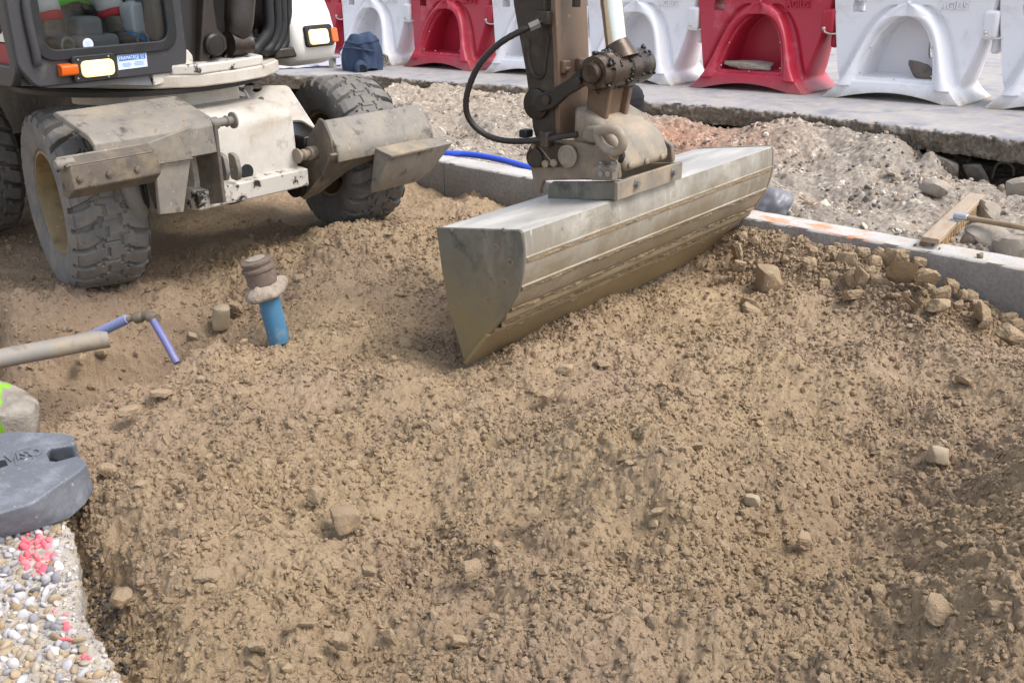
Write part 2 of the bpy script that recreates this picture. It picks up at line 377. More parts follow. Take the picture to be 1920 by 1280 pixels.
# ------------------------------------------------------------------ the lie of the land, measured at points of the photograph: (px, py, height, roughness)
SANDC_ = [(0, 540, 0, .25), (100, 522, 0, .2), (175, 530, -.005, .15), (300, 480, 0, .2), (450, 432, 0, .2), (600, 432, 0, .3), (665, 420, -.005, .2), (760, 400, .03, .5), (400, 400, 0, .2), (0, 425, 0, .2), (-250, 450, 0, .3), (300, 372, 0, .3), (-300, 560, 0, .5), (250, 500, .0, .25), (380, 460, 0, .2), (540, 405, -.01, .2), (0, 470, 0, .15), (-400, 400, 0, .3), (200, 340, 0, .3), (450, 330, 0, .4),
    (60, 560, .03, .9), (0, 570, .03, .9), (200, 556, 0, .9), (330, 520, .02, .9), (480, 484, .05, 1), (600, 472, .10, 1), (700, 449, .14, 1), (800, 427, .12, 1), (860, 407, .07, 1), (900, 390, .02, 1), (760, 370, .02, .7), (830, 372, -.0, .8), (640, 460, .13, 1),
    (0, 640, -.14, 1), (150, 640, -.15, 1), (300, 600, -.12, 1), (420, 570, -.08, 1), (560, 540, -.03, .9), (700, 500, .02, 1),
    (250, 712, -.38, .8), (180, 742, -.42, .8), (320, 680, -.34, .8), (420, 638, -.23, .8), (500, 620, -.15, .7), (100, 768, -.42, .8), (0, 720, -.40, .9), (560, 600, -.07, .5), (620, 578, -.02, .05), (660, 562, -.01, .05), (-250, 760, -.28, 1),
    (60, 822, .0, 1), (100, 802, .02, 1), (150, 764, .03, 1), (240, 715, .04, 1), (330, 676, .05, 1), (440, 650, .04, 1), (530, 630, .02, 1), (610, 602, -.01, .6), (700, 570, 0, .9), (800, 545, 0, .9), (840, 600, 0, .9),
    (200, 860, .02, 1), (330, 780, .04, .9), (500, 720, .03, .8), (700, 680, .02, .8), (870, 690, .0, .8), (960, 655, .02, .9), (1100, 612, .03, .9), (1250, 565, .02, .9), (1330, 520, .02, 1), (870, 560, .0, .6), (1000, 500, .0, .6), (1150, 470, .0, .6),
    (600, 800, .02, .8), (900, 760, .03, .75), (1080, 720, .04, .8), (1100, 790, .12, 1), (1240, 840, .24, 1), (1300, 800, .13, 1), (1000, 830, .03, .8), (1400, 640, .01, .7), (1500, 700, -.01, .7), (1650, 680, .0, .8), (1400, 780, -.02, .8),
    (1390, 445, .15, 1), (1440, 452, .16, 1), (1520, 472, .16, 1), (1600, 498, .16, 1), (1700, 530, .16, 1), (1800, 582, .07, 1), (1880, 625, -.03, 1), (1960, 600, -.06, 1), (1920, 590, -.05, 1), (1990, 660, -.02, 1), (1430, 520, .04, 1), (1550, 560, .02, .9), (1700, 610, .01, .9), (1300, 480, .02, 1), (1840, 650, .01, .9),
    (1920, 700, .10, .9), (1800, 740, .03, .8), (1600, 800, -.03, .9), (1550, 900, -.02, 1), (1660, 960, -.02, 1), (1740, 935, -.03, 1), (1840, 900, .08, 1), (1920, 850, .25, 1), (2100, 800, .34, 1), (1900, 1000, .33, 1), (1780, 1040, .21, 1), (1620, 1060, .02, 1), (1500, 1010, -.03, 1), (1380, 960, .04, 1), (1300, 900, .17, 1),
    (1700, 1180, .14, 1), (1500, 1200, .06, 1), (1350, 1100, .03, 1), (1200, 1000, .05, 1), (1000, 960, .04, 1), (850, 930, .0, 1), (700, 900, .02, .9), (600, 960, .03, 1), (480, 900, .03, 1), (350, 1000, .03, 1), (260, 930, .03, 1), (450, 1100, .02, 1), (700, 1100, .02, 1), (950, 1120, .04, 1), (1150, 1200, .05, 1), (350, 1220, .02, 1), (700, 1280, .04, 1), (1800, 1300, .2, 1), (1300, 1350, .08, 1), (2000, 1250, .3, 1), (1000, 1400, .05, 1), (500, 1400, .02, 1), (2200, 1100, .35, 1),
    (165, 1000, -.03, 1), (185, 1090, -.10, 1), (215, 1160, -.07, 1), (280, 1260, -.04, 1), (60, 1100, -.2, 1), (0, 900, -.15, 1), (60, 1250, -.2, 1), (-300, 1000, -.2, 1), (240, 1100, .0, 1), (300, 1180, .0, 1)]
CREST = [(-500, 960), (-150, 880), (60, 822), (100, 802), (150, 764), (240, 715), (330, 676), (440, 650), (530, 630), (610, 602), (700, 570), (800, 545), (1000, 500), (1300, 470)]
CW = np.array([pz(a, b, .02) for a, b in CREST])[:, :2]; CW = CW[np.argsort(CW[:, 0])]
def crest_s(x, y): return y - np.interp(x, CW[:, 0], CW[:, 1])
PW = [pz(a, b, z) for a, b, z, r in SANDC_]
PXY = np.array([p[:2] for p in PW]); ZZ = np.array([q[2] for q in SANDC_]); CS_ = crest_s(PXY[:, 0], PXY[:, 1]); right = PXY[:, 0] > pz(560, 615, 0)[0]
inA = (CS_ < .06) | right; inB = (CS_ > .06) | right
hA = RBF(PXY[inA], ZZ[inA], c=.14, lam=8e-3); hB = RBF(PXY[inB], ZZ[inB], c=.10, lam=4e-3); rough_raw = RBF(PXY, [q[3] for q in SANDC_], c=.1, lam=1e-2)
def sand_base(x, y):
    t = np.clip((crest_s(x, y) - .01 - .02 * np.sin(np.asarray(x) * 23) - .015 * np.sin(np.asarray(x) * 57 + 1)) / .13, 0, 1); t = t * t * (3 - 2 * t)
    return np.clip(hA(x, y) * (1 - t) + hB(x, y) * t, -.55, .42)
def sand_rough(x, y): return np.clip(rough_raw(x, y), 0.03, 1.05)
def sand_height(x, y, want_tint=False):
    B = sand_base(x, y); Rg = sand_rough(x, y); x = x + .45 * B; y = y + .95 * B      # keeps the grain from stretching down the banks
    wx = x + .012 * perlin(x * 14, y * 14, 3) + .0025 * perlin(x * 45, y * 45, 4); wy = y + .012 * perlin(x * 14, y * 14, 5) + .0025 * perlin(x * 45, y * 45, 6)
    big = .072 * fbm(x * 1.5, y * 1.5, 21, 3) + .026 * fbm(x * 4.6, y * 4.6, 31, 3)
    cl = np.clip(.58 + .95 * fbm(x * 2.1, y * 2.1, 77, 3), .16, 1.3)          # where it is cloddier
    w2x = wx + .0022 * perlin(x * 70, y * 70, 8); w2y = wy + .0022 * perlin(x * 70, y * 70, 9)
    b0, i0 = bumps(wx, wy, .145, 101, .10, .36, .45, .75)
    b1, i1 = bumps(wx + .004 * perlin(x * 40, y * 40, 18), wy + .004 * perlin(x * 40, y * 40, 19), .072, 111, .15, .55, .50, .70)
    b2, i2, o2x, o2y = bumps(w2x, w2y, .044, 121,   .18, .66, .55, .72, bulge=True)
    b3, i3, o3x, o3y = bumps(w2x, w2y, .0215, 131, .28, .70, .85, .75, bulge=True)
    b4, i4 = bumps(x, y, .0085, 141, .3, .75, .95, 1.0)
    fine = .0085 * fbm(wx * 24, wy * 24, 41, 5, gain=.47)
    pit = np.clip(fbm(x * 22, y * 22, 45, 3) - .35, 0, 1) * .020
    crumb = np.maximum(b0 * cl, b1 * cl) * .85 + b2 * .95 * np.clip(cl, .25, 1.15) + b3 * np.clip(.45 + .6 * cl, .5, 1.05) + b4 * .6
    h = B + .45 * Rg * big + Rg * (.75 * big + crumb + fine - pit - .026) + (1 - Rg) * (.3 * big + .003 * fbm(x * 38, y * 38, 51, 3) + .4 * b4 + .35 * b3 - .005)
    if want_tint:
        t = .5 + .30 * (np.where(b1 > .008, i1, .5) - .5) + .28 * (np.where(b2 > .004, i2, .5) - .5) + .22 * (i3 - .5) + .25 * fbm(x * 1.3, y * 1.3, 61, 4)
        k_ = Rg * .30; return h, np.clip(t, 0, 1), Rg, k_ * (o2x * .7 + o3x), k_ * (o2y * .7 + o3y)
    return h
def sand_hit(px, py):
    z = 0.0
    for _ in range(25):
        p = pz(px, py, z); z = .6 * z + .4 * float(sand_base(p[0], p[1]))
    return pz(px, py, z)

KD = np.array([.7756, -.6312]); KN = np.array([.6312, .7756]); K0 = np.array([1.526, 5.96])
def kuv(x, y): return (x - K0[0]) * KD[0] + (y - K0[1]) * KD[1], (x - K0[0]) * KN[0] + (y - K0[1]) * KN[1]

def sand_mat():
    m_, nt, b = new_mat('crumbly_sand'); co = N(nt, 'ShaderNodeTexCoord').outputs['Object']
    at = N(nt, 'ShaderNodeAttribute', attribute_name='tint')
    f, _ = noise_fac(nt, co, 1.1, .3, .7, detail=6); f2, _ = noise_fac(nt, co, 26, .3, .72, detail=9)
    c = mixc(nt, at.outputs['Fac'], srgb('#88735c'), srgb('#bca587'))
    c = mixc(nt, f, c, mixc(nt, .6, c, srgb('#b19a78'))); f5, _ = noise_fac(nt, co, .7, .42, .62, detail=5); c = mixc(nt, f5, c, mixc(nt, .5, c, srgb('#a18b7a')))
    dk = N(nt, 'ShaderNodeMath', operation='MULTIPLY'); nt.links.new(f2, dk.inputs[0]); dk.inputs[1].default_value = .4
    c = mixc(nt, dk.outputs[0], c, srgb('#7f6b55'))
    nt.links.new(c, b.inputs['Base Color']); b.inputs['Roughness'].default_value = .95; b.inputs['Specular IOR Level'].default_value = .2
    n2 = N(nt, 'ShaderNodeTexNoise'); n2.inputs['Scale'].default_value = 95; n2.inputs['Detail'].default_value = 9; n2.inputs['Roughness'].default_value = .74; nt.links.new(co, n2.inputs['Vector'])
    bp = N(nt, 'ShaderNodeBump'); bp.inputs['Strength'].default_value = 1.0; bp.inputs['Distance'].default_value = .013; nt.links.new(n2.outputs[0], bp.inputs['Height']); nt.links.new(bp.outputs[0], b.inputs['Normal'])
    return m_
M_SAND = sand_mat()
def col_mat(name, rough=.85, noise_amt=.25, nscale=40, bump=.4, bscale=150, mulcol=None):
    """stone colours carried per point, broken up by noise"""
    m_, nt, b = new_mat(name); co = N(nt, 'ShaderNodeTexCoord').outputs['Object']; at = N(nt, 'ShaderNodeAttribute', attribute_name='stone')
    f, _ = noise_fac(nt, co, nscale, .3, .7, detail=8)
    k = N(nt, 'ShaderNodeMapRange'); k.inputs[3].default_value = 1 - noise_amt; k.inputs[4].default_value = 1 + noise_amt; nt.links.new(f, k.inputs[0])
    mm = N(nt, 'ShaderNodeVectorMath', operation='SCALE'); nt.links.new(at.outputs['Color'], mm.inputs[0]); nt.links.new(k.outputs[0], mm.inputs['Scale'])
    nt.links.new(mm.outputs[0], b.inputs['Base Color']); b.inputs['Roughness'].default_value = rough; b.inputs['Specular IOR Level'].default_value = .3
    n2 = N(nt, 'ShaderNodeTexNoise'); n2.inputs['Scale'].default_value = bscale; n2.inputs['Detail'].default_value = 6; nt.links.new(co, n2.inputs['Vector'])
    bp = N(nt, 'ShaderNodeBump'); bp.inputs['Strength'].default_value = bump; bp.inputs['Distance'].default_value = .003; nt.links.new(n2.outputs[0], bp.inputs['Height']); nt.links.new(bp.outputs[0], b.inputs['Normal'])
    return m_
M_STONES = col_mat('loose_stones'); M_PEB = col_mat('river_pebbles', rough=.85, noise_amt=.2, nscale=30, bump=.12)

# ------------------------------------------------------------------ sand sheet
NR, NC = 1420, 1380
ty = np.linspace(0, 1, NR); ys_ = 1.05 + 9.3 * (.34 * ty + .66 * ty ** 2.0)
uu = np.linspace(-1, 1, NC); xs_ = (.62 * ys_ + .75)[:, None] * uu[None, :] + .02 * ys_[:, None]
yy_ = np.broadcast_to(ys_[:, None], xs_.shape).copy()
hz_, tint_, rg_, ddx, ddy = sand_height(xs_.ravel(), yy_.ravel(), True)
V = np.c_[xs_.ravel() + ddx, yy_.ravel() + ddy, hz_]
F = grid_faces(NR, NC)
ku, kv = kuv(V[:, 0], V[:, 1]); keep = (kv[F].min(1) < .06)
F = F[keep]
used = np.unique(F); remap = np.full(len(V), -1); remap[used] = np.arange(len(used)); F = remap[F]; V = V[used]; tint_ = tint_[used]
tag(mesh_np('sand_ground', V, F, M_SAND, {'tint': tint_}), kind='structure')
b = MB(); b.bb((-60, -40, -.75), (60, 60, -.55)); tag(b.build('ground', M_SAND), kind='structure')

# ------------------------------------------------------------------ stones and clods
def ico(sub):
    bm = bmesh.new(); bmesh.ops.create_icosphere(bm, subdivisions=sub, radius=1); v = np.array([q.co[:] for q in bm.verts]); f = np.array([[w_.index for w_ in q.verts] for q in bm.faces]); bm.free(); return v, f
ICO = {k: ico(k) for k in (1, 2, 3, 4)}
def rock(seed, sub=2, planes=7, amp=.12, crumb=0.0, lo=.55, hi=.9, cube=.7):
    r = np.random.default_rng(seed); v, f = ICO[sub]; v = v.copy(); v = v * (1 - cube) + cube * .8 * v / np.abs(v).max(1)[:, None] 
    sh_ = np.eye(3) + .30 * r.normal(size=(3, 3)) * (1 - np.eye(3)); v = v @ sh_.T; v /= np.linalg.norm(v, axis=1).max() / 1.05
    for _ in range(planes):
        n = unit(r.normal(size=3)); d = r.uniform(lo, hi); s_ = v @ n; k = s_ > d; v[k] -= np.outer(s_[k] - d, n) * .92
    out = []
    for q in v:
        w_ = Vector(q); k = 1 + amp * mnoise.noise(w_ * 1.7 + Vector((seed * 1.37, 5, 2))) + crumb * (mnoise.noise(w_ * 5 + Vector((seed, 1, 9))) + .6 * mnoise.noise(w_ * 11 + Vector((seed, 4, 9))) + (.35 * mnoise.noise(w_ * 24 + Vector((seed, 7, 2))) if sub > 3 else 0))
        out.append(np.array(q) * k)
    return np.array(out), f
def rand_rot(r, n):
    q = r.normal(size=(n, 4)); q /= np.linalg.norm(q, axis=1)[:, None]; a, b, c, d = q.T
    return np.stack([np.stack([1 - 2 * (c * c + d * d), 2 * (b * c - a * d), 2 * (b * d + a * c)], -1), np.stack([2 * (b * c + a * d), 1 - 2 * (b * b + d * d), 2 * (c * d - a * b)], -1), np.stack([2 * (b * d - a * c), 2 * (c * d + a * b), 1 - 2 * (b * b + c * c)], -1)], 1)
def scatter(name, P, S, variants, mt, seed, tint=None, stone=None, squash=(.6, 1.0), smooth=False):
    """many loose pieces as ONE mesh (nobody could count them)"""
    r = np.random.default_rng(seed); n = len(P); R_ = rand_rot(r, n); sc = np.c_[r.uniform(*squash, n), r.uniform(.8, 1.15, n), np.ones(n)]
    vi = r.integers(0, len(variants), n); Vs, Fs, T, C_, off = [], [], [], [], 0
    for k, (v, f) in enumerate(variants):
        ix = np.where(vi == k)[0]
        if not len(ix): continue
        q = (v[None] * sc[ix][:, None, :]) @ np.transpose(R_[ix], (0, 2, 1)) * S[ix][:, None, None] + P[ix][:, None, :]
        Vs.append(q.reshape(-1, 3)); Fs.append((f[None] + (off + np.arange(len(ix)) * len(v))[:, None, None]).reshape(-1, 3)); off += len(ix) * len(v)
        if tint is not None: T.append(np.repeat(tint[ix], len(v)))
        if stone is not None: C_.append(np.repeat(stone[ix], len(v), axis=0))
    at = {}
    if tint is not None: at['tint'] = np.concatenate(T)
    if stone is not None: at['stone'] = np.concatenate(C_)
    return tag(mesh_np(name, np.concatenate(Vs), np.concatenate(Fs), mt, at, smooth=smooth), kind='stuff')
CLODS = [rock(k, 1, 3, .35, .3, .6, .95) for k in range(18)]
r = np.random.default_rng(5)
# loose crumbs on the sand, thick on the clods' ground, absent from the wheel track
n = 190000; t = r.random(n) ** .85; Y = 1.3 + 5.6 * t; X = (.56 * Y + .15) * r.uniform(-1, 1, n)
rg = sand_rough(X, Y); ku, kv = kuv(X, Y); dens = np.clip(.52 + .95 * fbm(X * 2.1, Y * 2.1, 77, 3), .26, 1)
ok = (kv < -.03) & (r.random(n) < rg * dens); X, Y = X[ok], Y[ok]
S = .0036 + .0115 * r.random(len(X)) ** 2.6 + .020 * (r.random(len(X)) < .03) * r.random(len(X)); Z = sand_height(X, Y) + S * .30
scatter('sand_crumbs', np.c_[X, Y, Z], S, CLODS, M_SAND, 3, tint=np.clip(.52 + .24 * r.normal(size=len(X)), 0, 1), smooth=False)

# middling half-buried clods between the crumbs
MIDC = [rock(k + 60, 3, 6, .2, .12, .55, .9) for k in range(14)]
n = 5200; t = r.random(n) ** .8; Y = 1.4 + 4.9 * t; X = (.56 * Y + .1) * r.uniform(-1, 1, n)
ku, kv = kuv(X, Y); pr_m = np.clip(.22 + .75 * fbm(X * 1.6 + 3, Y * 1.6, 177, 3), .03, .9)
ok = (kv < -.06) & (r.random(n) < sand_rough(X, Y) ** 2 * pr_m); X, Y = X[ok], Y[ok]
S = .012 + .022 * r.random(len(X)) ** 2.2; Z = sand_height(X, Y) - S * .12
scatter('sand_lumps', np.c_[X, Y, Z], S, MIDC, M_SAND, 33, tint=np.clip(.55 + .2 * r.normal(size=len(X)), 0, 1), squash=(.45, .8), smooth=False)
# ------------------------------------------------------------------ kerb, street slab, rubble trench
def kpt(u, v, z): return np.array([K0[0] + u * KD[0] + v * KN[0], K0[1] + u * KD[1] + v * KN[1], z])
KTOP = .25
def kerb_mat(spray):
    m_, nt, b = new_mat('sprayed_kerb_concrete' if spray else 'kerb_concrete'); tc = N(nt, 'ShaderNodeTexCoord').outputs['Object']
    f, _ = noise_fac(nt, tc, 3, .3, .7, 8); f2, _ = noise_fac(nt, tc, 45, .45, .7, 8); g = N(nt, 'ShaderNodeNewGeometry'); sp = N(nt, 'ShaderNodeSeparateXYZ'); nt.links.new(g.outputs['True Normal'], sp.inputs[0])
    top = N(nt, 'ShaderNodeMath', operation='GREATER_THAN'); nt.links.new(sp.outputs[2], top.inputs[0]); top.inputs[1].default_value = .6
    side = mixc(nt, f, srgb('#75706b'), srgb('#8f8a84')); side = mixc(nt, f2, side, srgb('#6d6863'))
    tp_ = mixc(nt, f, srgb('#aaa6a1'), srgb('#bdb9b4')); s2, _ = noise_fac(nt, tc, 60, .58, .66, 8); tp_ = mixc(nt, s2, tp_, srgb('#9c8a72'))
    sp2 = N(nt, 'ShaderNodeSeparateXYZ'); nt.links.new(tc, sp2.inputs[0])     # orange marking spray on the top
    def band(x0, x1):
        a = N(nt, 'ShaderNodeMapRange', interpolation_type='SMOOTHSTEP'); a.inputs[1].default_value = x0 - .15; a.inputs[2].default_value = x0 + .1; nt.links.new(sp2.outputs[0], a.inputs[0])
        c = N(nt, 'ShaderNodeMapRange', interpolation_type='SMOOTHSTEP'); c.inputs[1].default_value = x1 - .1; c.inputs[2].default_value = x1 + .15; c.inputs[3].default_value = 1; c.inputs[4].default_value = 0; nt.links.new(sp2.outputs[0], c.inputs[0])
        mm = N(nt, 'ShaderNodeMath', operation='MULTIPLY'); nt.links.new(a.outputs[0], mm.inputs[0]); nt.links.new(c.outputs[0], mm.inputs[1]); return mm.outputs[0]
    pn, _ = noise_fac(nt, tc, 7, .50, .60, 9, stretch=(1, 1.6, 1)); mm = N(nt, 'ShaderNodeMath', operation='MULTIPLY'); nt.links.new(band(.42, 1.36), mm.inputs[0]); nt.links.new(pn, mm.inputs[1])
    if spray: tp_ = mixc(nt, mm.outputs[0], tp_, srgb('#d08a66'))
    sd, _ = noise_fac(nt, tc, 9, .50, .62, 10); bs = band(1.3, 3.4); m3 = N(nt, 'ShaderNodeMath', operation='MULTIPLY'); nt.links.new(bs, m3.inputs[0]); nt.links.new(sd, m3.inputs[1])
    m4 = N(nt, 'ShaderNodeMath', operation='MULTIPLY'); nt.links.new(m3.outputs[0], m4.inputs[0]); m4.inputs[1].default_value = .5; tp_ = mixc(nt, m4.outputs[0], tp_, srgb('#b09a78'))
    c = mixc(nt, top.outputs[0], side, tp_); nt.links.new(c, b.inputs['Base Color']); b.inputs['Roughness'].default_value = .85  # lit top and shaded sides put into the concrete colour by face normal
    n2 = N(nt, 'ShaderNodeTexNoise'); n2.inputs['Scale'].default_value = 55; n2.inputs['Detail'].default_value = 9; n2.inputs['Roughness'].default_value = .7; nt.links.new(tc, n2.inputs['Vector'])
    bp = N(nt, 'ShaderNodeBump'); bp.inputs['Strength'].default_value = .5; bp.inputs['Distance'].default_value = .008; nt.links.new(n2.outputs[0], bp.inputs['Height']); nt.links.new(bp.outputs[0], b.inputs['Normal'])
    return m_
M_KERB = kerb_mat(False); M_KERBS = kerb_mat(True)
# one long wall per cast length, with a joint where the photo shows it
def kerb_piece(u0, u1, label):
    nu = max(2, int((u1 - u0) / .02)); rows = []
    sec = [(0.012, -.42), (.004, -.05), (0, .02), (.0, KTOP - .012), (.010, KTOP), (.06, KTOP + .001), (.14, KTOP + .001), (.20, KTOP), (.212, KTOP - .012), (.215, -.1), (.215, -.42)]
    for i in range(nu + 1):
        u = u0 + (u1 - u0) * i / nu; L = []
        for j, (v, z) in enumerate(sec):
            dn = .0035 * float(perlin(np.array([u * 9.0]), np.array([z * 9 + j]), 8)[0]) + .002 * float(perlin(np.array([u * 31.0]), np.array([z * 30 + j * 2.]), 9)[0])
            L.append(np.array([u - u0, v + (dn if v < .02 else -dn if v > .2 else 0), z + (dn * .5 if z > .2 else 0)]))
        rows.append(L)
    b = MB(); b.loft(rows); o = b.build('concrete_kerb', M_KERBS if u1 > 1 else M_KERB, smooth=50)
    p = kpt(u0, 0, 0); o.location = p; o.rotation_euler = (0, 0, math.atan2(KD[1], KD[0]))
    tag(o, label, 'kerb', 'concrete kerb lengths'); return o
uj = float(kuv(*pz(848, 300, KTOP)[:2])[0])
kerb_piece(uj - 3.2, uj - .006, 'length of concrete kerb mostly hidden behind the far wheel and outrigger')
kerb_piece(uj, -.006 - .6, 'length of concrete kerb below the blue pipe, behind the arm')
kerb_piece(-.6, 3.6, 'length of concrete kerb with orange spray marks, right of the bucket')

DF = Frame(pz(1800, 200, .42), math.atan2(-.673, .74))
def zplat(x, y):
    l = (x - DF.o[0]) * .74 - (y - DF.o[1]) * .673
    return .42 + .035 * np.clip(l, -10, 2.5)
def plat_hit(px, py):
    z = .4
    for _ in range(20):
        p = pz(px, py, z); z = float(zplat(p[0], p[1]))
    return pz(px, py, z)
EDGE = [(-900, 60), (-300, 85), (200, 112), (350, 122), (470, 133), (560, 141), (640, 143), (700, 143), (775, 149), (860, 156), (960, 161), (1080, 176), (1210, 190), (1300, 195), (1400, 204), (1480, 212), (1560, 221), (1650, 232), (1750, 244), (1830, 253), (1920, 264), (2100, 288), (2400, 325)]
EP = [plat_hit(*q)[:2] for q in EDGE]
EPs = smooth_path([np.append(q, 0) for q in EP], 40)
back = np.array([.66, .75])
EA = np.array(EPs); su = np.r_[0, np.cumsum(np.linalg.norm(np.diff(EA[:, :2], axis=0), axis=1))]
zs = [-.185, -.175, -.155, -.135, -.115, -.095, -.075, -.055, -.035, -.018, -.006]
cols = []
wob = .06 * fbm(su * .9, su * 0 + .5, 4, 3) + .025 * fbm(su * 5, su * 0 + 2.5, 5, 3)
def srow(d, dz):
    xx, yy = EA[:, 0] + back[0] * (d + wob), EA[:, 1] + back[1] * (d + wob); return np.stack([xx, yy, zplat(xx, yy) + dz], -1)
cols += [srow(1.6, -.21), srow(.30, -.20)]
for k, dz in enumerate(zs):
    vv = su * 0 + dz; t = (dz + .185) / .18
    d = .035 * fbm(su * 7, vv * 9, 71, 3) + .022 * fbm(su * 26, vv * 30, 72, 3) + .05 * (1 - t) ** 2 + .015 * (t > .95)
    cols.append(srow(d, dz + .008 * fbm(su * 12, vv * 20, 73, 2) * (t < .9)))
cols += [srow(.035, .0), srow(.09, .001), srow(.35, 0), srow(1.0, 0), srow(3, 0), srow(8, 0), srow(25, 0), srow(70, 0)]
rows = np.stack(cols, 1)
def slab_mat():
    m_, nt, b = new_mat('street_slab'); tc = N(nt, 'ShaderNodeTexCoord').outputs['Object']
    f, _ = noise_fac(nt, tc, 1.2, .3, .7, 8, stretch=(1, 1, 1)); f2, _ = noise_fac(nt, tc, 9, .45, .75, 9); g = N(nt, 'ShaderNodeNewGeometry'); sp = N(nt, 'ShaderNodeSeparateXYZ'); nt.links.new(g.outputs['True Normal'], sp.inputs[0])
    top = N(nt, 'ShaderNodeMapRange'); nt.links.new(sp.outputs[2], top.inputs[0]); top.inputs[1].default_value = .75; top.inputs[2].default_value = .95
    tp_ = mixc(nt, f, srgb('#88868a'), srgb('#a19d9b')); tp_ = mixc(nt, f2, tp_, srgb('#ada294'))
    s3, _ = noise_fac(nt, tc, 2.6, .52, .66, 10); tp_ = mixc(nt, s3, tp_, srgb('#7f8087'))
    side = mixc(nt, f2, srgb('#8d8274'), srgb('#a89b8a')); v = N(nt, 'ShaderNodeTexVoronoi'); v.inputs['Scale'].default_value = 55; nt.links.new(tc, v.inputs['Vector'])
    vf, _ = noise_fac(nt, tc, 38, .4, .65, 8); side = mixc(nt, vf, side, srgb('#6d645a'))
    c = mixc(nt, top.outputs[0], side, tp_); nt.links.new(c, b.inputs['Base Color']); b.inputs['Roughness'].default_value = .8
    n2 = N(nt, 'ShaderNodeTexNoise'); n2.inputs['Scale'].default_value = 40; n2.inputs['Detail'].default_value = 10; n2.inputs['Roughness'].default_value = .75; nt.links.new(tc, n2.inputs['Vector'])
    st = N(nt, 'ShaderNodeMapRange'); nt.links.new(top.outputs[0], st.inputs[0]); st.inputs[3].default_value = 1.0; st.inputs[4].default_value = .12
    bp = N(nt, 'ShaderNodeBump'); nt.links.new(st.outputs[0], bp.inputs['Strength']); bp.inputs['Distance'].default_value = .018; nt.links.new(n2.outputs[0], bp.inputs['Height']); nt.links.new(bp.outputs[0], b.inputs['Normal'])
    return m_
M_SLAB = slab_mat()
R_ = np.array(rows); a_, b_ = R_.shape[:2]
tag(mesh_np('street', R_.reshape(-1, 3), grid_faces(a_, b_)[:, ::-1], M_SLAB, smooth=True), kind='structure')

GR = [(700, 268, .2), (845, 284, .19), (1000, 316, .18), (1150, 345, .17), (1300, 372, .18), (1450, 398, .2), (1600, 424, .21), (1700, 445, .21), (1850, 470, .21), (1920, 482, .2), (2200, 545, .2), (500, 230, .2),
    (1480, 350, .19), (1600, 335, .2), (1700, 360, .2), (1800, 350, .2), (1900, 390, .2), (2100, 400, .2), (1850, 420, .19), (1550, 380, .18),
    (1665, 262, .38), (1620, 285, .29), (1600, 242, .37), (1480, 243, .37), (1430, 262, .30), (1540, 228, .36), (1700, 280, .29), (1740, 286, .27), (1700, 268, .33), (1760, 300, .21), (1520, 290, .22), (1400, 300, .2),
    (1350, 246, .06), (1320, 262, .19), (1395, 238, .20), (1290, 240, .24), (1250, 262, .23), (1215, 222, .30), (1240, 292, .17), (1290, 225, .28),
    (1720, 300, .2), (1790, 338, .13), (1840, 338, .10), (1900, 342, .08), (1860, 360, .16), (1960, 360, .12), (2100, 372, .12),
    (920, 275, .17), (850, 262, .19), (870, 215, .27), (800, 205, .26), (760, 170, .33), (940, 205, .27), (955, 172, .32), (700, 152, .36), (640, 150, .35), (560, 155, .33), (480, 142, .36), (480, 168, .28), (300, 135, .33), (850, 172, .32), (1050, 195, .30), (1130, 260, .2), (1000, 240, .22), (860, 246, .15), (880, 262, .13), (905, 240, .24), (820, 235, .25), (640, 210, .25), (300, 200, .2), (100, 150, .25), (1130, 200, .31), (975, 270, .12), (960, 290, .17)]
GW = [pz(a, b, z) for a, b, z in GR]
for q in EPs[::36]:
    for d, dz in ((1.2, -.34), (3.0, -.36)): GW.append(np.array([q[0] + back[0] * d, q[1] + back[1] * d, float(zplat(q[0], q[1])) + dz]))
def edge_at(px):
    def col(q): v_ = np.array([q[0], q[1], .3]) - CAM; return (v_ @ RT) / (v_ @ FW) * FPX + 960
    return EPs[int(np.argmin([abs(col(q) - px) for q in EPs]))]
for a in (1805, 1825, 1850, 1890, 1930, 1980):
    q = edge_at(a)
    for d, z in ((-.10, .10), (.05, .02), (.25, -.02), (.45, .0)): GW.append(np.array([q[0] + back[0] * d, q[1] + back[1] * d, z]))
g_raw = RBF([p[:2] for p in GW], [p[2] for p in GW], c=.1)
PAL = np.array([srgb(q)[:3] for q in ('#9c9184', '#857a6e', '#b3a899', '#6f665c', '#a08d78', '#8a7a69', '#c6bdb0', '#655d55', '#978577')])
REDP = np.array(srgb('#8d6a55')[:3]); BEIGE = np.array(srgb('#9d8d7b')[:3]); GREY = np.array(srgb('#817970')[:3])
red_c = pz(1290, 240, .3)[:2]; red2 = pz(880, 170, .3)[:2]
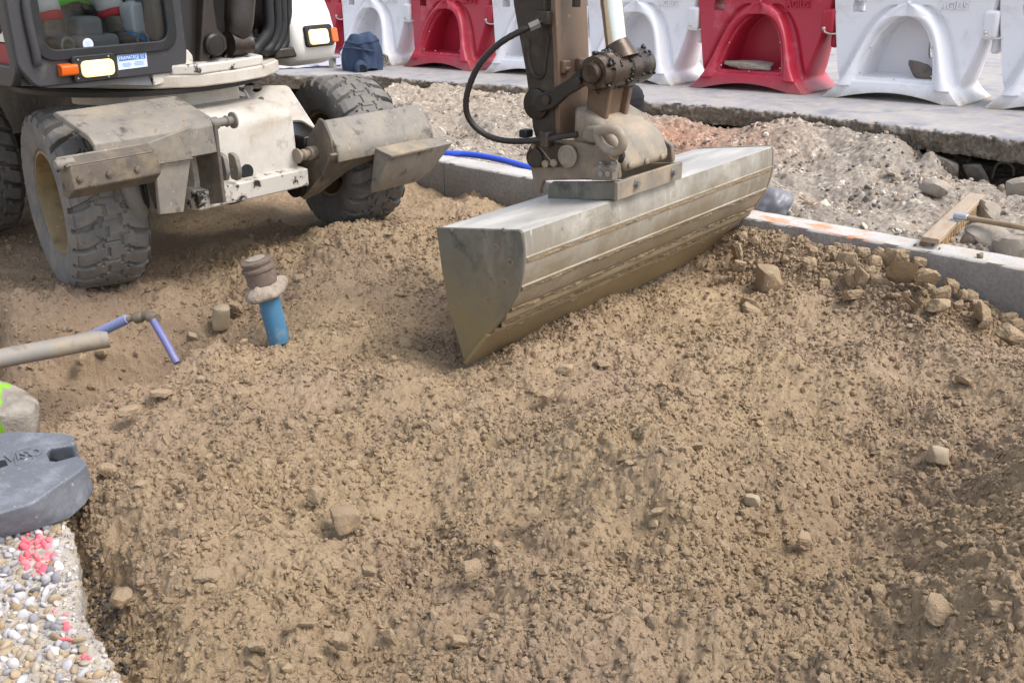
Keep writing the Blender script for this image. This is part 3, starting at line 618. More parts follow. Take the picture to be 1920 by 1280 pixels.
def gravel_height(x, y, col=False):
    B = np.clip(g_raw(x, y), -.05, .44)
    wx = x + .010 * perlin(x * 22, y * 22, 13); wy = y + .010 * perlin(x * 22, y * 22, 15)
    cl = np.clip(.6 + .8 * fbm(x * 1.7, y * 1.7, 87, 3), .1, 1.2)
    b1, i1 = bumps(wx, wy, .085, 211, .12, .48, .6, .9, facet=.6); b2, i2 = bumps(wx, wy, .042, 221, .2, .6, .8, .9, facet=.6); b3, i3 = bumps(x, y, .022, 231, .25, .7, .95, 1.0, facet=.6)
    h = B + .060 * fbm(x * 2.4, y * 2.4, 91, 4) + b1 * cl + b2 * np.clip(cl, .35, 1) * .9 + b3 * .7 + .004 * fbm(x * 70, y * 70, 95, 2) - .03
    if not col: return h
    idx = np.where(b1 * cl > .010, i1, np.where(b2 * cl > .006, i2, i3)); C_ = PAL[(idx * 8.999).astype(int)]
    soil = np.clip(.5 + 1.1 * fbm(x * 2.1, y * 2.1, 99, 4), 0, 1)[:, None]
    dr = np.exp(-(((x - red_c[0]) ** 2 + (y - red_c[1]) ** 2) / .55))[:, None]; d2 = np.exp(-(((x - red2[0]) ** 2 + (y - red2[1]) ** 2) / 1.5))[:, None]
    base = GREY * (1 - d2) + BEIGE * d2; base = base * (1 - dr) + REDP * dr
    C_ = C_ * (1 - .62 * soil) + base * .62 * soil; C_ = C_ * (1 - .6 * dr) + C_ * (REDP / GREY) * .6 * dr
    st = ((b1 * cl > .010) | (b2 * cl > .008))[:, None]
    return h, np.where(st, C_, C_ * .8 + base * .2 * .9)
ug = np.linspace(-5.6, 3.7, 1050); vg = .205 + 5.2 * np.linspace(0, 1, 470) ** 1.15
Ug, Vg = np.meshgrid(ug, vg, indexing='ij'); gx = K0[0] + Ug * KD[0] + Vg * KN[0]; gy = K0[1] + Ug * KD[1] + Vg * KN[1]
gh, gc = gravel_height(gx.ravel(), gy.ravel(), True)
tag(mesh_np('rubble_ground', np.c_[gx.ravel(), gy.ravel(), gh], grid_faces(1050, 470), M_STONES, {'stone': gc}), kind='structure')
STN = [rock(k + 50, 2, 9, .08, 0, .45, .85) for k in range(16)]
n = 13000; u = r.uniform(-4.5, 3.4, n); v = .24 + 2.9 * r.random(n) ** 1.1; X = K0[0] + u * KD[0] + v * KN[0]; Y = K0[1] + u * KD[1] + v * KN[1]
ok = r.random(n) < np.clip(.25 + 1.0 * fbm(X * 1.7, Y * 1.7, 87, 3), .04, 1); X, Y = X[ok], Y[ok]
S = .006 + .024 * r.random(len(X)) ** 2.2 + .026 * (r.random(len(X)) < .04); Z = gravel_height(X, Y) + S * .2
C_ = PAL[r.integers(0, len(PAL), len(X))] * r.uniform(.85, 1.1, (len(X), 1))
scatter('rubble_stones', np.c_[X, Y, Z], S, STN, M_STONES, 8, stone=C_, smooth=False)
# ------------------------------------------------------------------ the wheeled excavator
AN = math.atan2(-.64, .768)
MF = Frame([-1.785, 6.119, 0], AN)
m = MF.hit
EXC = tag(empty('wheeled_excavator', MF.o, AN), 'mud spattered white wheeled excavator with dark cab, resting its wide grading bucket on the sand', 'excavator')

def part(mb, name, mt, parent=EXC, **k): return mb.build(name, mt, parent, **k)

# --- wheels: tread worked into the tyre as real grooves
def tyre_mesh(R=.51, W=.40, na=760, nu=116):
    prof = [(.285, -.165), (.30, -.185), (.36, -.205), (.42, -.212), (.46, -.205), (.485, -.192)]
    u = np.linspace(-1, 1, nu)
    tread = [(R - .012 * x ** 2 - .022 * max(0, abs(x) - .8) / .2, x * W / 2 * .97) for x in u]
    pr = prof + tread + [(r, -h) for r, h in prof[::-1]]
    pr = np.array(pr); rr, hh = pr[:, 0], pr[:, 1]; x = hh / (W / 2)
    A = np.linspace(0, 2 * PI, na, endpoint=False)[:, None]; X = x[None, :]
    nb = 26; ph = A * nb / (2 * PI)
    side = (np.abs(X) > .24) & (rr[None, :] > .47)
    s = (ph + np.where(X > 0, .5, 0) + .55 * np.abs(X)) % 1.0
    kink = .10 * (np.abs(X) > .5)
    slot = np.clip(1 - np.abs(((s + kink) % 1) - .5) / np.where(np.abs(X) > .5, .16, .10), 0, 1)
    g = np.where(side, np.minimum(1, slot * 5) * (.014 + .026 * np.clip((np.abs(X) - .3) / .5, 0, 1)), 0)
    zig = .26 + .085 * np.sign(np.sin(2 * PI * ph + np.where(X > 0, PI, 0)))
    line = np.clip(1 - np.abs(np.abs(X) - zig) / .05, 0, 1)
    g = np.maximum(g, np.where(rr[None, :] > .47, np.minimum(1, line * 3) * .010, 0))
    zz = np.clip(1 - np.abs(((ph + .25) % 1) - .5) / .05, 0, 1) * (np.abs(X) < .26)
    g = np.maximum(g, np.minimum(1, zz * 3) * .008)
    lug = np.where((rr[None, :] > .44) & (rr[None, :] < .487) & (np.abs(X) > .9), np.minimum(1, slot * 2) * .012, 0)
    rad = rr[None, :] - g - lug
    rad = rad + .004 * np.sin(A * 5 + X * 3) * (rr[None, :] > .47)
    P = np.stack([rad * np.cos(A), np.broadcast_to(hh[None, :], rad.shape), rad * np.sin(A)], -1)
    n, k = rad.shape
    mb = MB(); fs = [(i * k + j, i * k + j + 1, ((i + 1) % n) * k + j + 1, ((i + 1) % n) * k + j) for i in range(n) for j in range(k - 1)]
    mb.add(P.reshape(-1, 3), fs); return mb
tyre_proto = None
def wheel(f, l, out, steer=0.0):
    """out = +1 when the outer side looks along +l"""
    global tyre_proto
    rim = MB(); s = out
    rim.lathe([(.286, .165), (.29, .178), (.275, .18), (.262, .15), (.255, .02), (.235, .0), (.16, -.02), (.15, .03), (.11, .04), (.10, .09), (.0001, .095)], (0, 0, 0), (0, s, 0), 40, close=False)
    rim.lathe([(.286, -.165), (.27, -.16), (.26, .0)], (0, 0, 0), (0, s, 0), 40, close=False)
    for k in range(8):
        a = 2 * PI * k / 8; rim.lathe([(.014, 0), (.014, .022), (.0001, .024)], (.19 * math.cos(a), -.012 * s, .19 * math.sin(a)), (0, s, 0), 6, close=False)
    w = MB(); w.cyl((0, -.09 * s, 0), (0, -.24 * s, 0), .13, 24)
    ob = part(w, 'wheel', M_STEELD); ob.location = (f, l, .51); ob.rotation_euler = (0, 0, steer)
    if tyre_proto is None:
        t = tyre_mesh().build('tyre', M_TYRE, ob, smooth=32); tyre_proto = t
    else:
        t = tyre_proto.copy(); COL.objects.link(t); t.parent = ob
    t.rotation_euler = (0, .13 * f + .21 * l + .05, 0)
    rim.build('rim', M_RIM, ob, smooth=30)
    return ob
wheel(-.07, -.905, -1, -.22); wheel(.07, .92, 1, -.22)
wheel(-1.66, -.92, -1); wheel(-1.66, .92, 1)

# --- chassis
b = MB()
b.prof(round_poly([(-.6, .50), (-.6, .95), (.34, .955), (.44, .91), (.455, .60), (.44, .5)], .05, 4), 'y', -.52, .20)
part(b, 'chassis', M_WHITE, bevel=.006)
b = MB()   # the chipped ledge below the front face
b.prof([(.40, .585), (.53, .575), (.53, .47), (.40, .455)], 'y', -.56, .215)
part(b, 'chassis_ledge', M_CHIP, bevel=.008)
b = MB()
L = [m(355, 352, x=.44), m(430, 338, x=.44), m(512, 322, x=.44), m(522, 350, x=.44), m(505, 366, x=.44), m(470, 352, x=.44), m(425, 352, x=.44), m(395, 372, x=.44), m(358, 375, x=.44)]
b.ext(L, (-.5, 0, 0)); part(b, 'belly_plate', M_CHIP, bevel=.006)
b = MB(); c = m(461, 322, x=.445); b.lathe([(.045, -.02), (.045, .012)], c, (1, 0, 0), 20); part(b, 'drain_hole', M_BLACK)
for px in (417, 439):
    c = m(px, 310, x=.53); b = MB()
    b.prof(round_poly([(.50, c[2] - .08), (.50, c[2] + .075), (.565, c[2] + .06), (.585, c[2] - .03), (.56, c[2] - .085)], .02, 3), 'y', c[1] - .014, c[1] + .014); part(b, 'towing_lug', M_STEEL, bevel=.004)
b = MB()   # wall between deck and turntable, and the frame running back
b.bb((-.65, -.60, .94), (.02, .14, 1.06)); part(b, 'turret_pedestal', M_WHITE, bevel=.01)
b = MB(); b.bb((-3.3, -.42, .55), (-.55, .42, .98)); b.bb((-3.4, -.9, .45), (-3.0, .9, .9)); part(b, 'rear_frame', M_STEELD, bevel=.02)
b = MB(); b.cyl((0, -.72, .51), (0, .72, .51), .12, 20); b.ball((0, 0, .51), .2, 3)
part(b, 'axle', M_STEELD)
b = MB(); b.cyl((-1.66, -.72, .51), (-1.66, .72, .51), .12, 20); b.ball((-1.66, 0, .51), .2, 3); part(b, 'axle', M_STEELD)
# white gusset bracket with three holes, on the side of the far outrigger
P = [m(455, 163, z=1.0), m(540, 163, z=1.0), m(592, 243, z=.78), m(566, 226, z=.785), m(533, 228, z=.785), m(503, 244, z=.78)]
n0 = unit(np.cross(P[1] - P[0], P[2] - P[0])); n0 = n0 if n0[2] > 0 else -n0
P = [MF.plane(px_, py_, P[0], n0) for px_, py_ in ((455, 163), (540, 163), (592, 243), (566, 226), (533, 228), (503, 244))]
Uv = unit(P[1] - P[0]); Vv = np.cross(n0, Uv)
loop = [((q - P[0]) @ Uv, (q - P[0]) @ Vv) for q in P]
def ring(c, r, k=16): return [(c[0] + r * math.cos(2 * PI * i / k), c[1] + r * math.sin(2 * PI * i / k)) for i in range(k)]
hol = []
for px, py, r in ((488, 189, .027), (507, 207, .024), (482, 168, .034)):
    q = MF.plane(px, py, P[0], n0); hol.append(ring(((q - P[0]) @ Uv, (q - P[0]) @ Vv), r))
b = MB(); plate(b, [round_poly(loop, .03, 4)] + hol, .022, P[0], Uv, Vv, .004); part(b, 'outrigger_bracket', M_WHITE, smooth=40)
yb = P[5][1]
b = MB(); Q = [m(455, 168, y=yb), m(503, 243, y=yb), m(524, 300, y=yb), m(538, 352, y=yb), m(515, 354, y=yb), m(505, 318, y=yb), m(490, 262, y=yb), m(478, 225, y=yb)]
b.ext(Q, (0, .022, 0)); part(b, 'bracket_web', M_WHITE, bevel=.004)
b = MB(); Q = [m(494, 268, y=yb - .05), m(500, 270, y=yb - .05), m(536, 352, y=yb - .05), m(520, 352, y=yb - .05)]
b.ext(Q, (0, .016, 0)); part(b, 'web_rib', M_CHIP, bevel=.003)
b = MB(); b.bb((-.1, yb + .03, .45), (.30, yb + .5, .72)); b.cyl((.33, yb + .05, .62), (.33, yb + .55, .60), .05, 16); b.bb((.25, yb + .12, .66), (.42, yb + .24, .74)); part(b, 'outrigger_mechanism', M_BOOMD, bevel=.01)

# --- outriggers
def outrigger(o, profile, l0, l1, leg0, leg1, legprof, pad, padl0, padl1):
    b = MB(); b.prof(profile, 'y', l0, l1); r = b.build('outrigger', M_STEEL, EXC, bevel=.006)
    return r
# near outrigger: folded steel cover (top, front), its long leg and the thick pad
zt = 1.045
b = MB()
cov = [(.26, 1.05), (.30, 1.065), (.60, .985), (.645, .945), (.655, .80), (.63, .80), (.62, .93), (.585, .955), (.29, 1.035)]
lA, lB = m(104, 216, x=.30)[1], m(332, 184, x=.30)[1]
b.prof(cov, 'y', lA, lB)
near = b.build('outrigger', M_STEEL, EXC, bevel=.006)
near['label'] = 'grey steel outrigger folded up beside the near tyre'
b = MB(); Q = [m(278, 268, x=.655), m(360, 237, x=.655), m(358, 300, x=.655), m(345, 398, x=.655), m(300, 403, x=.655), m(293, 330, x=.655), m(279, 302, x=.655)]
b.ext(Q, (-.025, 0, 0)); b.build('outrigger_leg', M_STEEL, near, bevel=.005)
b = MB(); Q = [m(333, 186, x=.30), m(362, 240, x=.66), m(352, 322, x=.66), m(345, 397, x=.66), m(340, 395, x=.50), m(325, 300, x=.35)]
Q = [np.array([q[0], lB, q[2]]) for q in Q]; b.ext(Q, (0, -.02, 0)); b.build('side_web', M_STEELD, near, bevel=.004)
b = MB()   # pad: chamfered thick plate
x0 = .655
T = [m(119, 296, x=x0), m(277, 267, x=x0), m(287, 274, x=.72), m(286, 295, x=.75), m(122, 322, x=.75)]
l0, l1 = m(119, 300, x=.70)[1], m(286, 280, x=.70)[1]
z1, z2, z3, z4 = m(200, 282, x=.66)[2], m(200, 300, x=.75)[2], m(200, 346, x=.76)[2], m(200, 360, x=.68)[2]
b.prof([(.64, z1), (.75, z2), (.755, z3), (.68, z4), (.62, z4 + .01)], 'y', l0, l1)
b.build('outrigger_pad', M_STEELD, near, bevel=.008)
b = MB(); Q = [(.64, z1 + .004), (.70, z1 - .03), (.755, z2 + .004), (.74, z2 - .01), (.64, z1 - .02)]; b.prof(Q, 'y', l0 - .008, l1 - .02); b.build('pad_lip', M_STEEL, near, bevel=.004)
c = m(366, 237, x=.60)
b = MB(); b.lathe([(.034, 0), (.034, .045), (.024, .05), (.024, .10), (.032, .105), (.024, .12), (.024, .14), (.045, .145), (.045, .155), (.0001, .157)], (c[0], lB - .01, c[2]), (0, 1, 0), 20); b.build('pivot_pin', M_STEEL, near)
b = MB(); c = m(117, 308, x=.68); b.lathe([(.03, -.05), (.03, .02), (.02, .035), (.0001, .036)], c, (0, -1, 0), 14); b.build('pin_end', M_STEEL, near)
b = MB(); Q = smooth_path([m(240, 340, x=.45), m(252, 372, x=.45), m(262, 400, x=.42)], 5); b.tube(Q, .05, 14); Q = [q + np.array([.0, .07, .0]) for q in Q]; b.tube(Q, .022, 12); b.build('cylinder', M_SLATE, near)

for k in range(2):
    b = MB(); b.tube(smooth_path([m(258 + 8 * k, 322, x=.40), m(262 + 9 * k, 350, x=.48), m(270 + 6 * k, 385, x=.46), m(262 + 9 * k, 398, x=.30)], 6), .013, 10); b.build('hydraulic_hose', M_BLACK, near)
b = MB(); wl_ = [m(284 + 76 * t, 309 - 12 * t, x=.672) for t in np.linspace(0, 1, 14)]; b.tube(wl_, [.007 + .002 * math.sin(i * 2.1) for i in range(14)], 8); b.build('weld_seam', M_STEELD, near)
for px, py in ((150, 335), (205, 326), (258, 317)):
    b = MB(); b.lathe([(.017, -.004), (.017, .008), (.010, .010), (.0001, .011)], m(px, py, x=.757), (1, 0, -.05), 6); b.build('bolt', M_STEELD, near)
# far outrigger, hanging lower
b = MB()
XB = .56
pA, pB = m(602, 227, x=XB), m(783, 200, x=XB)
l0, l1 = pA[1], pB[1]
zb_, zf, = m(690, 214, x=XB)[2], m(700, 274, x=.70)[2]
cov2 = [(XB - .03, zb_ - .012), (XB, zb_ + .01), (XB + .03, zb_ - .01), (.685, zf + .04), (.70, zf - .01), (.69, zf - .06), (.675, zf - .06), (.68, zf - .01), (.66, zf + .015), (XB + .01, zb_ - .03)]
b.prof(cov2, 'y', l0, l1)
far = b.build('outrigger', M_STEEL, EXC, bevel=.006); far['label'] = 'rusty brown outrigger hanging in front of the far tyre'
b = MB()  # side plate and sloping front skirt
ys = l0 - .012
Q = [m(597, 222, y=ys), m(606, 228, y=ys), m(620, 262, y=ys), m(626, 292, y=ys), m(606, 325, y=ys), m(566, 372, y=ys), m(556, 362, y=ys), m(541, 338, y=ys), m(544, 318, y=ys), m(570, 272, y=ys)]
b.ext(Q, (0, .022, 0)); b.build('side_plate', M_STEELD, far, bevel=.005)
b = MB()
xs = .54
def sk(px, py, x): return m(px, py, x=x + .15)
Q = [sk(622, 292, .545), sk(700, 278, .545), sk(735, 270, .545), sk(722, 298, .50), sk(690, 300, .46), sk(650, 318, .42), sk(620, 345, .36), sk(600, 362, .32), sk(567, 372, .28), sk(600, 325, .40)]
nn = unit(np.cross(Q[1] - Q[0], Q[7] - Q[0])); Q = [q - nn * ((q - Q[0]) @ nn) for q in Q]
b.ext(Q, -.02 * nn if nn[0] > 0 else .02 * nn); b.build('skirt', M_STEELD, far, bevel=.004)
b = MB()  # its thick pad
l2, l3 = m(722, 285, x=.76)[1], m(838, 262, x=.76)[1]
za, zb2, zc, zd = m(760, 268, x=.70)[2], m(770, 285, x=.82)[2], m(750, 335, x=.74)[2], m(740, 352, x=.68)[2]
LL = [np.array(q) for q in [(.685, l2 - .02, za), (.82, l2 - .01, zb2), (.74, l2 - .06, zc), (.68, l2 - .06, zd), (.67, l2 - .06, zd + .02)]]
RR_ = [np.array(q) for q in [(.685, l3 - .06, za + .0), (.82, l3, zb2), (.74, l3 - .14, zc), (.68, l3 - .20, zd), (.67, l3 - .20, zd + .02)]]
b.loft([LL, RR_]); b.build('outrigger_pad', M_STEEL, far, bevel=.006)
b = MB(); LL = [(.68, l2 - .024, za + .012), (.74, l2 - .02, za - .004), (.835, l2 - .016, zb2 + .008), (.83, l2 - .016, zb2 - .01), (.68, l2 - .024, za - .01)]; b.ext(LL, (0, (l3 - l2) * .62, 0)); b.build('pad_lip', M_COUPL, far, bevel=.004)
c = m(590, 286, y=ys)
b = MB(); b.lathe([(.042, 0), (.042, .05), (.026, .052), (.026, .07), (.034, .08), (.034, .095), (.022, .105), (.022, .125), (.045, .13), (.045, .14), (.0001, .142)], c, (0, -1, 0), 22); b.build('pivot_pin', M_COUPL, far)
b = MB(); c = m(552, 345, y=ys - .03); b.cyl(c - np.array([0, .01, 0]), c + np.array([0, .2, 0]), .085, 24); b.build('pivot_boss', M_BOOMD, far)
# --- superstructure: turntable, deck, cab, hood
b = MB()
b.lathe([(.74, 1.055), (.76, 1.06), (.76, 1.085)], (-.52, -.2, 0), (0, 0, 1), 64); part(b, 'slew_ring', M_BOOMD)
b = MB()
Q = [m(x, y, z=1.15) for x, y in ((150, 158), (187, 158), (285, 147), (330, 139), (400, 135), (466, 122))]
front = [(-.05, -.66), (.16, -.5), (.27, -.3), (.27, -.05), (.21, .20), (.06, .42)]
back = [(-1.0, .95), (-3.0, .95), (-3.0, -1.05), (-.8, -1.05), (-.3, -.8)]
b.ext([(x, y, 1.09) for x, y in front + back], (0, 0, .07)); deck = part(b, 'deck', M_WHITE, bevel=.008)
b = MB(); b.ext([(x - .02, y, 1.16) for x, y in [(.22, -.42), (.30, -.3), (.28, -.05), (.20, .22), (-.2, .3), (-.3, -.42)]], (0, 0, .055)); part(b, 'boom_base', M_CHIP, bevel=.01)

# cab
XF = .20
def c2(px, py, x=XF): q = m(px, py, x=x); return (q[1], q[2])
cab = empty('cab', (0, 0, 0)); cab.parent = EXC
yl, zl = c2(60, 166); yr, zr = c2(349, 128); yl0 = c2(20, 0)[0] - .02
zb = (zl + zr) / 2; ztop = 2.72
OUT = round_poly([(yl + .03, zb), (yr - .02, zb), (yr + .01, zb + .05), (yr + .01, ztop), (yl - .04, ztop), (yl - .04, zb + .10)], .03, 4)
wl, wr = c2(66, 40)[0], c2(318, 40)[0]; wb = c2(190, 96)[1]
WIN = round_poly([(wl, wb), (wr, wb), (wr, ztop - .12), (wl, ztop - .12)], .085, 8)
YV, ZV = np.array([0, 1.0, 0]), np.array([0, 0, 1.0])
b = MB(); plate(b, [OUT, WIN], .05, (XF - .025, 0, 0), YV, ZV, .01); part(b, 'cab_frame', M_CAB, cab, smooth=40)
WI2 = round_poly([(wl + .02, wb + .02), (wr - .02, wb + .02), (wr - .02, ztop - .14), (wl + .02, ztop - .14)], .075, 8)
WO2 = round_poly([(wl - .022, wb - .022), (wr + .022, wb - .022), (wr + .022, ztop - .10), (wl - .022, ztop - .10)], .10, 8)
b = MB(); plate(b, [WO2, WI2], .02, (XF + .004, 0, 0), YV, ZV, .006); part(b, 'window_seal', M_BLACK, cab, smooth=40)
b = MB(); b.ext([(XF - .012, y, z) for y, z in WI2], (.004, 0, 0)); part(b, 'windscreen', M_GLASS, cab)
b = MB(); xx = XF
b.bb((-1.35, yl - .02, zb - .0), (XF - .06, yr - .02, zb + .038)); part(b, 'cab_base', M_CAB, cab)
b = MB(); plate(b, [round_rect(-1.40, yl - .03, XF, yr, .05), round_rect(-1.25, yl + .05, XF - .12, yr - .08, .05)], .08, (0, 0, ztop), np.array([1., 0, 0]), YV, .015); roof = part(b, 'cab_roof', M_CAB, cab, smooth=40)
b = MB(); b.bb((-1.25, yl + .05, ztop - .004), (XF - .12, yr - .08, ztop + .004)); part(b, 'daylight_hatch', M_GLASS, roof)  # glass hatch out of view, added to bring daylight into the cab
b = MB(); b.bb((-1.40, yl - .02, zb), (-1.36, yr - .01, zb + .45)); part(b, 'cab_back', M_CABIN, cab)
# skirt under the front frame
b = MB(); Q = [c2(82, 166), c2(200, 153), c2(283, 138), c2(285, 164), c2(205, 156), c2(120, 166)]
b.ext([(XF - .03, y, z) for y, z in [(yl + .06, zb + .005), (yr - .22, zb + .005), (yr - .20, zb - .075), (yr - .43, zb - .045), (yl + .3, zb - .04), (yl + .1, zb - .02)]], (-.3, 0, 0)); part(b, 'cab_skirt', M_CABIN, cab, bevel=.006)
b = MB(); b.ext([(XF - .02, y, z) for y, z in [(yr - .20, zb - .002), (yr - .02, zb - .002), (yr + .03, zb - .045), (yr - .20, zb - .072)]], (-.3, 0, 0)); part(b, 'deck_corner', M_CHIP, deck, bevel=.006)
# side of the cab (door): dark frame, red lower panel, pale inner panel, window
ysd = yl - .035
b = MB()
DO = round_poly([(XF - .02, zb + .08), (XF - .02, ztop), (-1.36, ztop), (-1.36, zb), (XF - .10, zb)], .03, 4)
D1 = round_poly([(XF - .06, zb + .09), (XF - .14, zb + .75), (XF - .20, ztop - .15), (-1.25, ztop - .15), (-1.25, zb + .10)], .04, 4)
plate(b, [DO, D1], .045, (0, ysd, 0), np.array([1.0, 0, 0]), ZV, .008); part(b, 'door_frame', M_CAB, cab, smooth=40)
zr0 = m(10, 80, y=ysd)[2]
b = MB(); b.ext([(x, ysd + .012, z) for x, z in [(XF - .05, zb + .08), (XF - .085, zr0 - .01), (-1.26, zr0 - .01), (-1.26, zb + .09)]], (0, .012, 0)); part(b, 'door_panel', M_RED, cab)
b = MB(); plate(b, [[(XF - .083, zr0), (XF - .13, zr0 + .62), (-1.26, zr0 + .62), (-1.26, zr0)], round_poly([(XF - .15, zr0 + .03), (XF - .18, zr0 + .60), (-1.2, zr0 + .60), (-1.2, zr0 + .03)], .04, 4)], .014, (0, ysd + .016, 0), np.array([1.0, 0, 0]), ZV, .003); part(b, 'door_surround', M_HOOD, cab, smooth=40)
b = MB(); b.bb((-1.22, ysd + .02, zr0 + .02), (XF - .13, ysd + .026, ztop - .16)); part(b, 'door_window', M_GLASS, cab)
# grab bar edge down the near front post
b = MB(); b.tube(smooth_path([c2(47, 0, XF + .0) and m(47, -40, x=XF + .012), m(50, 20, x=XF + .014), m(68, 105, x=XF + .014), m(70, 122, x=XF + .005)], 6), .022, 12); part(b, 'corner_post', M_CAB, cab)
# lamp, indicator, stickers
b = MB(); y0, z0 = c2(143, 147); y1, z1 = c2(206, 106)
plate(b, [round_rect(y0 - .02, z0 - .015, y1 + .005, z1 + .015, .012)], .03, (XF + .02, 0, 0), YV, ZV, .005); lampb = part(b, 'headlight', M_BLACK, cab, smooth=40)
b = MB(); y0, z0 = c2(150, 143); y1, z1 = c2(203, 111)
plate(b, [round_rect(y0, z0, y1, z1, .02)], .02, (XF + .036, 0, 0), YV, ZV, .006); part(b, 'lamp_lens', M_LAMP, lampb, smooth=40)
for px, py in ((147, 148), (204, 144), (146, 113), (203, 106)):
    b = MB(); b.ball(m(px, py, x=XF + .036), .006, 2); part(b, 'screw', M_BOLT, lampb)
b = MB(); y0, z0 = c2(110, 145); y1, z1 = c2(137, 117)
b.prof(round_poly([(XF + .0, z0), (XF + .045, z0 + .008), (XF + .05, z1 - .008), (XF + .0, z1)], .012, 3), 'y', y0, y1); part(b, 'indicator', M_AMBER, cab, bevel=.008)
b = MB(); S = [m(x, y, x=XF + .0035) for x, y in ((219, 104), (274, 98), (277, 125), (222, 132))]
b.ext(S, (-.0025, 0, 0)); stk = part(b, 'dealer_sticker', M_STICK, cab)
U_ = unit(S[1] - S[0]); V_ = np.array([0, 0, 1.0]); V_ = unit(V_ - U_ * (V_ @ U_)); H_ = np.linalg.norm(S[3] - S[0]); W_ = np.linalg.norm(S[1] - S[0])
def stp(a, c, dx=.001): return S[0] + U_ * W_ * a - V_ * H_ * c + np.array([dx, 0, 0])
b = MB(); b.ext([stp(.04, .05), stp(.70, .05), stp(.70, .42), stp(.04, .42)], (-.0008, 0, 0)); b.ext([stp(.72, .05), stp(.95, .05), stp(.95, .42), stp(.72, .42)], (-.0008, 0, 0)); part(b, 'sticker_band', M_BLUEINK, stk)
b = MB(); put_text(b, 'FRAMATEQ', H_ * .34, stp(.37, .235, .002), U_, V_, .0004, sx=.80 * W_ / (H_ * 2.2)); put_text(b, 'Sud', H_ * .2, stp(.835, .15, .002), U_, V_, .0004); put_text(b, 'Est', H_ * .2, stp(.835, .32, .002), U_, V_, .0004); part(b, 'sticker_lettering', M_WINK, stk)
b = MB()
for a, c, w in ((.28, .58, .26), (.28, .68, .30), (.28, .78, .22), (.70, .55, .28), (.70, .65, .34), (.70, .75, .3)):
    b.ext([stp(a - w / 2, c), stp(a + w / 2, c), stp(a + w / 2, c + .06), stp(a - w / 2, c + .06)], (-.0008, 0, 0))
part(b, 'sticker_small_print', M_PALEINK, stk)
b = MB(); c = m(165, 83, x=XF - .006); b.lathe([(.029, 0), (.029, .001)], c, (1, 0, 0), 28); rs = part(b, 'round_sticker', M_STICK, cab)
b = MB()
for k in range(3): b.box(c + np.array([.0014, 0, .010 - .010 * k]), (.0006, .026 - .006 * (k == 2), .003))
part(b, 'sticker_small_print', M_PALEINK, rs)
# cab inside: pedals, steering column box, seat, side console
zi = wb - .055
b = MB(); b.bb((-1.30, yl + .03, zb + .04), (XF - .07, yr - .04, zi + .04)); part(b, 'cab_floor', M_CABIN, cab)
def inn(px, py, f): return m(px, py, x=f)
b = MB(); c = inn(180, 82, .05); b.box((.03, c[1], zi + .08), (.12, .25, .09)); b.box((-.02, c[1] - .01, zi + .16), (.13, .15, .11)); part(b, 'steering_column', M_CABIN, cab, bevel=.03, seg=3)
for px in (128, 270):
    c = inn(px, 92, .12); b = MB(); b.tube(smooth_path([(.12, c[1] - .03, zi + .03), (.12, c[1] - .03, zi + .10), (.12, c[1], zi + .125), (.12, c[1] + .03, zi + .10), (.12, c[1] + .03, zi + .03)], 5), .008, 8); part(b, 'pedal_hoop', M_SLATE, cab)
b = MB(); b.bb((-.95, -1.02, zi + .04), (-.45, -.52, zi + .28)); part(b, 'seat_base', M_CABIN, cab, bevel=.03)
b = MB(); b.bb((-1.0, -1.05, zi + .28), (-.42, -.49, zi + .37)); b.bb((-.98, -1.03, zi + .33), (-.86, -.51, zi + 1.0)); part(b, 'seat', M_BLACK, cab, bevel=.04, seg=3)
b = MB(); b.bb((-1.2, -.46, zi + .04), (-.25, yr - .03, zi + .52)); b.bb((-.25, yr - .10, zi + .04), (.12, yr - .04, zi + .35)); part(b, 'side_console', M_CABIN, cab, bevel=.04, seg=3)

# engine hood with its lamp
b = MB()
hp = [(-.02, 1.13), (.01, 1.20), (.0, 1.30), (-.04, 1.42), (-.13, 1.58), (-.30, 1.74), (-.6, 1.84), (-2.7, 1.86), (-2.9, 1.7), (-2.95, 1.2), (-2.8, 1.08), (-.08, 1.08)]
yh0 = m(545, 60, x=0)[1]; yh1 = m(627, 80, x=-.05)[1]
b.prof(hp, 'y', yh0 + .02, yh1); hood = part(b, 'engine_hood', M_HOOD, bevel=.07, seg=5, smooth=50)
b = MB(); b.bb((-2.6, -.28, 1.13), (-.22, yh0 + .0, 1.72)); part(b, 'machine_bay', M_BOOMD, bevel=.03)
xh = .0
def h2(px, py, x): q = m(px, py, x=x); return (q[1], q[2])
y0, z0 = h2(581, 88, .03); y1, z1 = h2(623, 50, .0)
def lampslab(mb, ya, za, yb_, zb_, off, th, r):
    plate(mb, [round_rect(0, 0, yb_ - ya, (zb_ - za) * 1.03, r)], th, (.012 + off, ya, za), YV, unit((-.17, 0, 1)), min(.006, th * .3))
b = MB(); lampslab(b, h2(576, 88, .02)[0], h2(580, 88, .02)[1], h2(624, 84, .02)[0], h2(600, 50, .02)[1], .0, .05, .02); hl = part(b, 'headlight', M_BLACK, hood, smooth=40)
b = MB(); lampslab(b, h2(584, 82, .04)[0], h2(586, 83, .04)[1], h2(617, 82, .04)[0], h2(604, 57, .04)[1], .024, .02, .016); part(b, 'lamp_lens', M_LAMP, hl, smooth=40)
b = MB(); lampslab(b, h2(622, 78, .02)[0], h2(626, 78, .02)[1], h2(631, 78, .02)[0], h2(626, 55, .02)[1], .005, .05, .006); part(b, 'indicator', M_AMBER, hl, smooth=40)

